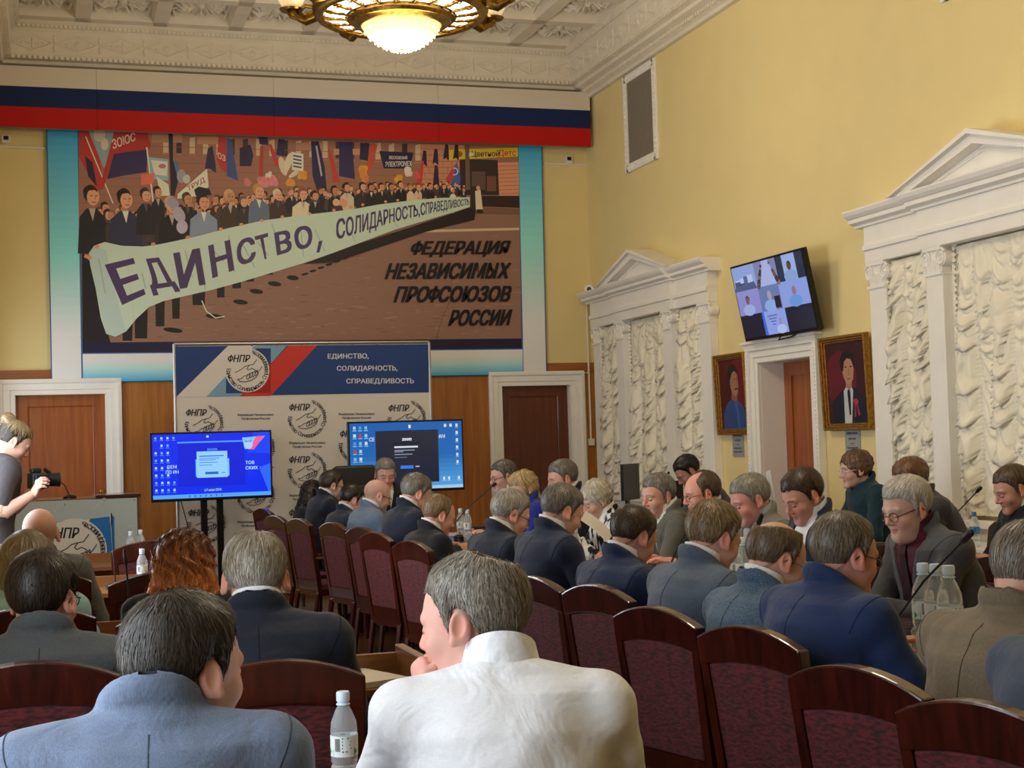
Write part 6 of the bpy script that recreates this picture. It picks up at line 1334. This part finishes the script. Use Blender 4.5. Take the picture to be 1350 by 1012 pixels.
# third and fourth rows
person('woman with long curly ginger hair seen from behind', hp((243, 745), d=5.4), 4, lean=4, hyaw=4, hpitch=4, skin=SK1, cloth='#1d1a20', collar=None, fem=1, bw=.88, hair=dict(line='fem', long='long', len=.10, wid=.0011, loose=2, zone=('#cf7c3a', .11, .14)), hc=('#3a1a0c', '#7a3a18'), ns=6500, seed=5, **mid)
person('woman with a straight ash-blond bob and pale turquoise jacket', hp((37, 747), d=5.4), 6, lean=3, hyaw=12, hpitch=8, skin=SK1, cloth='#8fb3b4', collar=None, fem=1, bw=.88, hair=dict(line='fem', long='bob', len=.09, wid=.0014), hc=('#5d5140', '#a4957c'), ns=3500, seed=6, **mid)
person('bald man in a grey suit in front of the podium', hp((52, 706), d=6.8), 8, lean=3, hyaw=-14, hpitch=4, skin='#c98f74', cloth='#5a5954', kind='weave', collar=None, hair=None, seed=7, fat=.4, **mid)
# photographer
person('photographer with a blond hair bun and dark t-shirt looking down at a camera', hp((17, 584), d=8.8), 72, lean=10, hyaw=6, hpitch=34, skin=SK1, cloth='#4a464a', kind='plain', style='tee', hair=SH(long='bun', len=.06, zone=('#2e241c', .095, .03)), hc=('#6f5c3e', '#b29c74'), ns=900, seed=8, stand=True, wrists=[('w', at(52, 640, d=8.95)), ('w', at(46, 650, d=8.62))], hands=[('grip', (-.2, .1, 1), (.9, -.2, .3)), ('grip', (0, -1., .2), (.75, 0, .65))], poles=[(-.3, -.3, -.9), (.2, -.5, -.9)], legs='#b3a78e', res=.012, hres=.005)
# the row seen from behind at the conference table, from the right photo edge inwards
XH = 2.26
def left_row(label, px, X=XH, **k):
    k = dict(dict(lean=9, hpitch=22, group=None), **k); k['lean'] = 3+k['lean']*.3; return person(label, hp(px, X=X), k.pop('az', 80), **k)
person('dark blue shoulder of a person cut off at the lower right corner', (2.20, 2.66, 1.03), 84, lean=9, hpitch=20, cloth='#3a4454', hair=SH(), hc=BROWN, ns=300, seed=9, **far)
left_row('man in a khaki-brown jacket cut by the right photo edge', (1358, 762), lean=16, skin=SK2, cloth='#6b5f4c', kind='weave', collar=None, hair=SH(zone=('#8a8378', .0, .06)), hc=('#5a5046', '#8d8274'), ns=2500, seed=10, bw=1.14, fat=.4, hyaw=-6, **mid)
left_row('man in a bright navy jacket and black glasses beside the khaki jacket', (1113, 735), lean=12, hpitch=12, hyaw=4, skin='#cf8a76', cloth='#1d3058', hair=SH(zone=('#8d867a', .0, .06)), hc=('#4a4238', '#857a6a'), ns=3000, seed=11, bw=1.12, fat=.3, glasses='#111111', collar=None, **mid)
left_row('balding man with glasses in a blue-grey tweed jacket', (1022, 740), lean=14, hpitch=26, hyaw=6, skin='#d09478', cloth='#43566a', kind='tweed', hair=SH(line='high', bald=(0, -.035, .125, .062, .10, .065)), hc=('#4a3b2c', '#7d6a52'), ns=2200, seed=12, glasses='#6a5a4a', **mid)
left_row('man with fair brushed-up hair in a steel-grey checked jacket, hands at his face', (940, 712), lean=14, hpitch=24, hyaw=-4, skin='#cf9078', cloth='#4d596a', kind='weave', hair=SH(vol=1.5, loose=2.2, comb=(0, .4, .3), len=.03), hc=('#5c4731', '#a08a68'), ns=3000, seed=13, bw=1.06, wrists=[(-.06, .34, .93), (.06, .34, .92)], **mid)
left_row('man with cropped brown hair in a royal navy jacket', (834, 710), lean=14, hpitch=28, hyaw=-8, skin='#b98068', cloth='#18284a', hair=SH(bald=(0, -.04, .13, .03, .03, .025), len=.018), hc=('#2a1d15', '#513c2c'), ns=2500, seed=14, bw=1.05, **mid)
left_row('grey-haired man in a dark navy suit looking down beside a water bottle', (740, 676), lean=10, hpitch=26, hyaw=2, skin=SK2, cloth='#19223a', hair=SH(len=.04, comb=(.3, .3, 0)), hc=('#45413c', '#8d877e'), ns=2500, seed=15, **mid)
left_row('white-haired man with glasses in a dark navy suit', (672, 680), lean=12, hpitch=24, hyaw=4, skin='#d39a82', cloth='#151b2b', hair=SH(vol=1.2), hc=('#77736c', '#b5b0a6'), ns=1800, seed=16, glasses='#2a2420', **mid)
left_row('balding sandy-haired man in a black suit', (578, 681), lean=12, hpitch=22, skin='#cf9176', cloth='#0f1116', hair=SH(line='high', bald=(0, .04, .145, .05, .09, .045)), hc=('#6a523c', '#9a8262'), ns=1200, seed=17, **far)
left_row('grey curly-haired man in a navy suit bending forward', (548, 652), lean=14, hpitch=26, X=2.28, skin=SK2, cloth='#161d30', hair=SH(vol=1.3, loose=2), hc=('#5c5850', '#96918a'), ns=1200, seed=18, **far)
left_row('bald man with glasses in a light blue-grey jacket', (497, 655), lean=12, hpitch=18, X=2.3, skin='#cf9a80', cloth='#5d6d84', kind='weave', hair=None, hc=('#8a7a68', '#aaa'), beard='#8a8078', seed=19, glasses='#1a1614', **far)
left_row('dark-haired man half hidden in a dark blue jacket', (464, 660), lean=14, hpitch=24, X=2.32, skin=SK2, cloth='#1d2436', hair=SH(), hc=DARK, ns=700, seed=20, **far)
left_row('man with short dark hair and glasses in a navy suit', (437, 641), lean=10, hpitch=14, X=2.3, skin=SK1, cloth='#161c2e', hair=SH(), hc=('#2a231d', '#554a3e'), ns=900, seed=21, glasses='#5a2a1a', **far)
left_row('woman with long black hair at the far end of the row', (415, 652), lean=8, hpitch=14, X=2.45, skin=SK1, cloth='#15151c', collar=None, fem=1, bw=.88, hair=dict(line='fem', long='long', len=.10, wid=.0016), hc=('#0e0b0b', '#2a2220'), ns=700, seed=22, **far)
# head of the table
person('grey-haired man facing the camera at the far head of the table', hp((508, 625), Y=11.95), 182, lean=8, hpitch=22, skin='#d49a86', cloth='#15171d', vcut=.06, collar='#e6e6e6', tie='#20263a', hair=SH(), hc=GREY, ns=900, seed=23, wrists=[(-.12, .34, .81), (.12, .34, .81)], **far)
# the row facing left
XQ = 3.36
def right_row(label, px, X=XQ, **k):
    k = dict(dict(lean=10, hpitch=22, vcut=.07), **k); return person(label, hp(px, X=X), k.pop('az', -88), **k)
right_row('white-haired elderly man with glasses, dark grey suit and burgundy shirt', (1196, 672), lean=14, hpitch=16, hyaw=-8, skin='#d2a08a', cloth='#45464a', kind='weave', collar='#4a1626', tie='#2a0d18', vcut=.085, hair=SH(vol=1.4, loose=1.8, comb=(.5, .3, 0), len=.045), hc=WHITE, ns=2500, seed=24, fat=.5, bw=1.12, belly=.5, glasses='#14110f', wrists=[(-.03, .42, .80), (.07, .40, .805)], **mid)
right_row('dark-haired man in a navy jacket and open pale shirt looking down', (1060, 655), hpitch=28, hyaw=-6, skin='#cf8d76', cloth='#16223e', collar='#e6e8ea', hair=SH(vol=1.1), hc=('#2a1c13', '#4f3a2a'), ns=2000, seed=25, bw=1.06, **mid)
right_row('grey-haired red-faced man in a light grey jacket', (990, 660), hpitch=22, hyaw=2, skin='#d28c7c', cloth='#6e6b62', kind='weave', collar='#a9aeb4', hair=SH(), hc=('#6a665e', '#a8a49a'), ns=2000, seed=26, fat=.3, **mid)
right_row('bald man with glasses and a dark jacket behind the grey one', (926, 652), hpitch=12, hyaw=6, X=3.5, skin='#dd947c', cloth='#22252e', collar='#c9ccd2', hair=SH(line='high', bald=(0, .06, .12, .068, .10, .075)), hc=('#3a2e24', '#6a5848'), ns=1200, seed=27, fat=.4, glasses='#2a1c16', **mid)
right_row('grey-haired man in a grey jacket looking away to the left, ear showing', (868, 655), hyaw=-30, hpitch=10, az=-75, skin=SK2, cloth='#58564f', kind='weave', collar='#e2e2de', hair=SH(vol=1.2), hc=('#5a564f', '#948f86'), ns=1500, seed=28, **mid)
right_row('elderly woman with short white hair in a black and white jacket', (788, 660), hpitch=26, hyaw=0, skin='#cf9c84', cloth='#222222', kind='stripe', collar='#e8e6e2', vcut=.06, fem=.8, bw=.92, hair=dict(line='fem', long='mop', len=.05, wid=.0014), hc=('#a09686', '#d4cbbb'), ns=1400, seed=29, wrists=[(-.10, .32, .86), (.10, .34, .86)], **mid)
right_row('grey-haired man in a dark suit behind the blonde woman', (742, 632), hpitch=14, skin=SK2, cloth='#1d2230', hair=SH(vol=1.2), hc=('#4d4842', '#8a847a'), ns=900, seed=30, **far)
right_row('blonde woman in a royal blue jacket with loose hair', (687, 645), hpitch=24, hyaw=-30, skin='#d9ab92', cloth='#1c2c86', collar=None, vcut=None, fem=1, bw=.86, hair=dict(line='fem', long='updo', len=.09, wid=.0018), hc=('#96794e', '#d6bd8c'), ns=1000, seed=31, **far)
right_row('grey-brown haired man with glasses at the far end near the dark door', (664, 629), hpitch=12, hyaw=-4, skin='#d29a84', cloth='#1a1d28', hair=SH(), hc=DGREY, ns=800, seed=32, glasses='#2a2220', **far)
# second row along the right wall
person('dark-haired man in a charcoal jacket sitting by the far window', hp((908, 622), X=4.7), -80, lean=24, hpitch=40, skin='#b07a62', cloth='#4a4a4e', hair=SH(), hc=('#100c0b', '#241b18'), ns=600, seed=33, **far)
person('woman with short auburn-brown hair, pale glasses and dark teal jacket', hp((1128, 620), X=5.15), -84, lean=6, hpitch=8, hyaw=6, skin='#d6a48c', cloth='#12303a', collar=None, fem=.8, bw=.92, hair=dict(line='fem', long='mop', len=.045, wid=.0014), hc=('#4a3222', '#86644a'), ns=1200, seed=34, glasses='#d8dce0', **mid)
person('brown-haired head half hidden behind the white-haired man', hp((1202, 634), X=4.75), -70, lean=16, hpitch=24, skin='#cf9a82', cloth='#3a3a3e', hair=SH(vol=1.2), hc=('#5a3c28', '#8a6648'), ns=700, seed=35, **far)
person('man in a black suit by the near window at the right photo edge', hp((1336, 646), X=4.9), -84, lean=12, hpitch=22, hyaw=4, skin='#c98e74', cloth='#101114', hair=SH(), hc=('#3a2c20', '#6e5c48'), ns=1200, seed=36, **mid)
# ---------------------------------------------------------------- chairs
def top_px(px, az, label, z=.88, **k):
    """place a chair so that the middle of its top rail falls on the pixel"""
    p = at(*px, Z=z); a = math.radians(az); off = .27; return chair(p[0]+off*math.sin(a), p[1]+off*math.cos(a), az, label, **k)
for px, lab in (((1290, 920), 'burgundy armchair at the lower right photo corner, nearest of the table row'), ((1125, 874), 'burgundy armchair behind the man in the khaki-brown jacket'), ((985, 822), 'burgundy armchair behind the man in the bright navy jacket'), ((862, 797), 'burgundy armchair behind the man in blue-grey tweed'),
                ((785, 768), 'burgundy armchair behind the man in the checked steel-grey jacket'), ((700, 757), 'burgundy armchair just right of the head of the pale-shirted man'), ((618, 733), 'burgundy armchair hidden behind the head of the pale-shirted man'), ((541, 711), 'burgundy armchair with a wide back just left of the pale-shirted man'), ((494, 700), 'burgundy armchair behind the sandy-haired man in black'),
                ((475, 693), 'burgundy armchair behind the grey curly-haired man, half covered by the next'), ((438, 687), 'burgundy armchair behind the bald man in the blue-grey jacket'), ((393, 682), 'burgundy armchair with its arm showing, left of the bald man'), ((362, 678), 'burgundy armchair right of the legs of the television stand'), ((346, 669), 'burgundy armchair at the far left end of the row')):
    top_px(px, 75, lab)
for px, lab in (((361, 866), 'wide burgundy armchair back behind the man in the navy jacket'), ((40, 868), 'wide burgundy armchair back behind the dark-haired man at the left edge'), ((243, 797), 'burgundy armchair of the woman with ginger hair'), ((38, 797), 'burgundy armchair of the woman with the ash-blond bob'), ((212, 751), 'empty burgundy armchair left of the woman with ginger hair'), ((198, 711), 'empty burgundy armchair near the podium, farthest of the audience chairs'), ((52, 752), 'burgundy armchair of the bald man near the podium')):
    top_px(px, 4, lab, z=.91, sc=.985)
chair(.12, 2.28, 4, 'burgundy armchair of the nearest man in grey-blue, below the frame'); chair(.80, 2.38, 8, 'burgundy armchair of the pale-shirted man, below the frame')
for R_, lab in ((24, 'burgundy armchair of the white-haired elderly man'), (25, 'burgundy armchair of the dark-haired man in navy facing left'), (26, 'burgundy armchair of the red-faced grey-haired man'), (27, 'burgundy armchair of the bald man facing left'), (28, 'burgundy armchair of the grey-haired man looking away'), (29, 'burgundy armchair of the elderly woman'), (30, 'burgundy armchair of the grey-haired man behind the blonde woman'), (31, 'burgundy armchair of the blonde woman'), (32, 'burgundy armchair of the man near the dark door'),
                (33, 'burgundy armchair by the far window'), (34, 'burgundy armchair of the woman in dark teal'), (35, 'burgundy armchair of the half hidden brown-haired person'), (36, 'burgundy armchair of the man in the black suit')):
    q = PEOPLE[R_-1][1]; a = {33: -80, 34: -84, 35: -70, 36: -84}.get(R_, -88); chair(q[0]-.03*math.sin(math.radians(a))-(.07 if R_ == 24 else 0), q[1], a, lab)
# black leather chair at the head of the table
q = PEOPLE[22][1]; r = empty('leather_chair', (q[0]-.16, q[1]+.06, FZ), PI); tag(r, 'high-backed black leather chair at the far head of the table', 'chair'); ML = mat('black_leather', '#0c0c0e', .4, .5)
b = MB(); n = 12; V = []
for k in range(n+1):
    t = k/n; z = .5+.83*t; hwx = .31-.03*t**3-(.12*max(0, t-.9)/.1); V += [(-hwx, -.25-.10*t, z), (hwx, -.25-.10*t, z), (hwx, -.18-.10*t, z), (-hwx, -.18-.10*t, z)]
b.add(V, [(k*4+j, k*4+(j+1) % 4, k*4+4+(j+1) % 4, k*4+4+j) for k in range(n) for j in range(4)]+[(3, 2, 1, 0), (n*4, n*4+1, n*4+2, n*4+3)]).build('backrest', ML, r, bevel=.02)
MB().box(-.26, .26, -.22, .26, .40, .48).build('seat', ML, r, bevel=.03); MB().tube([(0, 0, .40), (0, 0, .09)], .03, 10).build('gas_lift', M_BEZ, r)
for k in range(5): MB().tube([(0, 0, .09), (.3*math.cos(1.257*k), .3*math.sin(1.257*k), .05)], [.025, .018], 8).ball((.3*math.cos(1.257*k), .3*math.sin(1.257*k), .027), .027, 8, 6).build('castor_arm', M_BEZ, r)
for s in (-1, 1): MB().tube([(s*.27, -.2, .66), (s*.29, .12, .66), (s*.27, .15, .45)], .022, 8).build('armrest', ML, r)
# ---------------------------------------------------------------- things on the tables
TZ = .76+FZ
bottle_px((452, 911), TZ, 'near clear water bottle with green and white label at the bottom of the photo'); bottle_px((515, 906), TZ, 'clear water bottle behind the left shoulder of the pale-shirted man')
p = at(187, 723, Z=TZ+.213); YD = p[1]; desk(p[1]-.2, p[1]+.2, -.5, p[0]+.3, 'oak desk with a single water bottle behind the empty chairs'); bottle_px((187, 723), TZ, 'single water bottle left of the ginger-haired woman'); 
p = at(172, 700, Z=TZ+.213); desk(p[1]-.22, p[1]+.28, -.3, .95, 'far audience desk with two water bottles beside the podium'); bottle_px((172, 700), TZ, 'left bottle of the pair below the podium'); bottle_px((185, 698), TZ, 'right bottle of the pair below the podium')
for k, (px, lab) in enumerate((((1216, 742), 'left bottle of three in front of the elderly man'), ((1233, 743), 'middle bottle of three in front of the elderly man'), ((1250, 745), 'right bottle of three in front of the elderly man'))):
    p = at(*px, X=2.78-.02*k); bottle(2.78-.02*k, p[1], TZ, lab, 'pale', (p[2]-TZ)/.213)
for px, lab in (((606, 645), 'left water bottle of the pair below the right television'), ((615, 645), 'right water bottle of the pair below the right television')): p = at(*px, X=3.0); bottle(3.0, p[1], TZ, lab, 'pale', min(1.1, (p[2]-TZ)/.213))
for px, X_, lab in (((757, 692), 2.72, 'water bottle beside the arm of the grey-haired man in dark navy'), ((968, 708), 2.98, 'left bottle in front of the red-faced man'), ((979, 708), 2.98, 'right bottle in front of the red-faced man')): p = at(*px, X=X_); bottle(X_, p[1], TZ, lab, 'pale', (p[2]-TZ)/.213 if .1 < p[2]-TZ < .3 else 1)
p = at(1283, 650, X=5.66); bottle(5.66, p[1], .73+FZ, 'blue-capped bottle with blue label under the near window', 'blue', 1.05)
p = at(745, 715, X=2.68); tumbler(2.68, p[1], TZ, 'drinking glass beside the bottle of the man in dark navy')
for k in range(5): p = at(1183+k*7, 795, X=2.64); tumbler(2.60+.085*(k % 2), p[1]+.03-.06*(k//2), TZ, ('leftmost', 'second from the left', 'middle', 'second from the right', 'rightmost')[k]+' of five clear drinking glasses beside the man in bright navy')
rp = random.Random(3)
def psh(px, X_, lab, rz=0., n=3, **k): p = at(*px, X=X_); paper(X_, p[1], TZ+.001, rz, lab, n=n, **k)
for k, (Y_, X_, lab) in enumerate(((3.93, 2.68, 'papers in front of the man in bright navy'), (4.64, 2.66, 'papers in front of the man in tweed'), (5.35, 2.70, 'papers in front of the man in the checked jacket'), (6.13, 2.66, 'papers in front of the cropped-haired man'), (6.90, 2.70, 'papers in front of the grey-haired man in dark navy'), (7.87, 2.66, 'papers in front of the white-haired man in navy'), (9.03, 2.68, 'papers in front of the sandy-haired man'), (10.32, 2.66, 'papers in front of the curly-haired man'),
                                   (5.70, 3.02, 'papers in front of the dark-haired man in navy facing left'), (6.35, 3.04, 'papers in front of the red-faced man'), (7.20, 3.02, 'papers in front of the bald man facing left'), (8.10, 3.02, 'papers in front of the grey-haired man looking away'), (9.00, 3.04, 'papers lying in front of the elderly woman'), (9.90, 3.02, 'papers in front of the blonde woman'))):
    paper(X_, Y_, TZ+.001, 1.57+rp.uniform(-.3, .3), lab, n=rp.randint(2, 7))
p = at(786, 694, X=3.03); paper(p[0], p[1], p[2], .9, 'white sheet held up by the elderly woman', w=.15, h=.21, tilt=(.75, -.25), curl=.01)
p = at(1018, 655, X=3.9); paper(p[0], p[1], p[2], 1.2, 'white sheet held upright behind the man in navy facing left', tilt=(1.45, .1))
p = at(520, 880, Z=.765); paper(.90, 4.54, TZ+.001, .35, 'stack of papers on the desk with the raised end board', n=14); paper(.80, 4.5, TZ+.02, -.1, 'top sheet of the papers on the desk end', n=1, curl=.004)
# gooseneck microphones
def mic3(b, t, X1, lab, **k):
    """base and tip as pixels on the plane X = X1"""
    pb = at(*b, X=X1); pb[2] = TZ; pt = at(*t, X=X1); m_ = pb*.5+pt*.5; m_[2] = pb[2]+(pt[2]-pb[2])*.62; gooseneck(tuple(pb), [pb+np.array([0, 0, .05]), m_, pt], lab, **k)
mic3((1168, 770), (1270, 712), 2.72, 'long gooseneck microphone in front of the elderly man'); mic3((1242, 690), (1288, 648), 5.62, 'gooseneck microphone under the near window')
mic3((585, 690), (650, 640), 2.76, 'gooseneck microphone beside the pair of far bottles'); mic3((606, 690), (548, 632), 2.98, 'gooseneck microphone in front of the right television'); mic3((660, 712), (720, 700), 2.7, 'gooseneck microphone in front of the white-haired man in navy')
mic3((872, 735), (905, 700), 2.7, 'gooseneck microphone between the cropped-haired and fair-haired men'); mic3((975, 705), (1000, 690), 3.05, 'short gooseneck microphone in front of the man in navy facing left'); mic3((868, 660), (880, 628), 5.5, 'gooseneck microphone between the two black monitors')
mic_px((318, 870), (311, 752), 4.5, TZ, 'upright black microphone with a red ring in front of the man in the navy jacket', bend=.95, cap_r=.010, red=True); mic_px((172, 800), (166, 742), 6.0, TZ, 'thin gooseneck microphone left of the ginger hair', bend=.6, cap_r=.007); mic_px((152, 760), (147, 690), YD, TZ, 'thin gooseneck microphone below the podium emblem', bend=.8, cap_r=.007)
b_ = np.array([at(92, 660, Y=11.45)[0], 11.45, at(92, 655, Y=11.45)[2]-.02]); t_ = at(66, 624, Y=11.45); gooseneck(tuple(b_), [b_*.6+t_*.4+np.array([.02, 0, .03]), b_*.3+t_*.7+np.array([.012, 0, .012]), t_], 'gooseneck microphone on the podium in front of the door', cap_r=.016)
# the photographer's camera
p = at(47, 633, d=8.75); r = empty('photo_camera', tuple(p), -1.32); tag(r, 'black photo camera with a long lens held by the photographer', 'camera')
MB().box(-.07, .07, -.035, .035, -.05, .045).box(-.03, .03, -.03, .03, .045, .075).box(.04, .075, -.02, .06, -.05, .04).build('camera_body', M_DARK, r, bevel=.008); MB().tube([(0, .035, 0), (0, .06, 0), (0, .13, 0), (0, .14, 0)], [.034, .038, .042, .045], 16).build('lens', M_DARK, r, True)
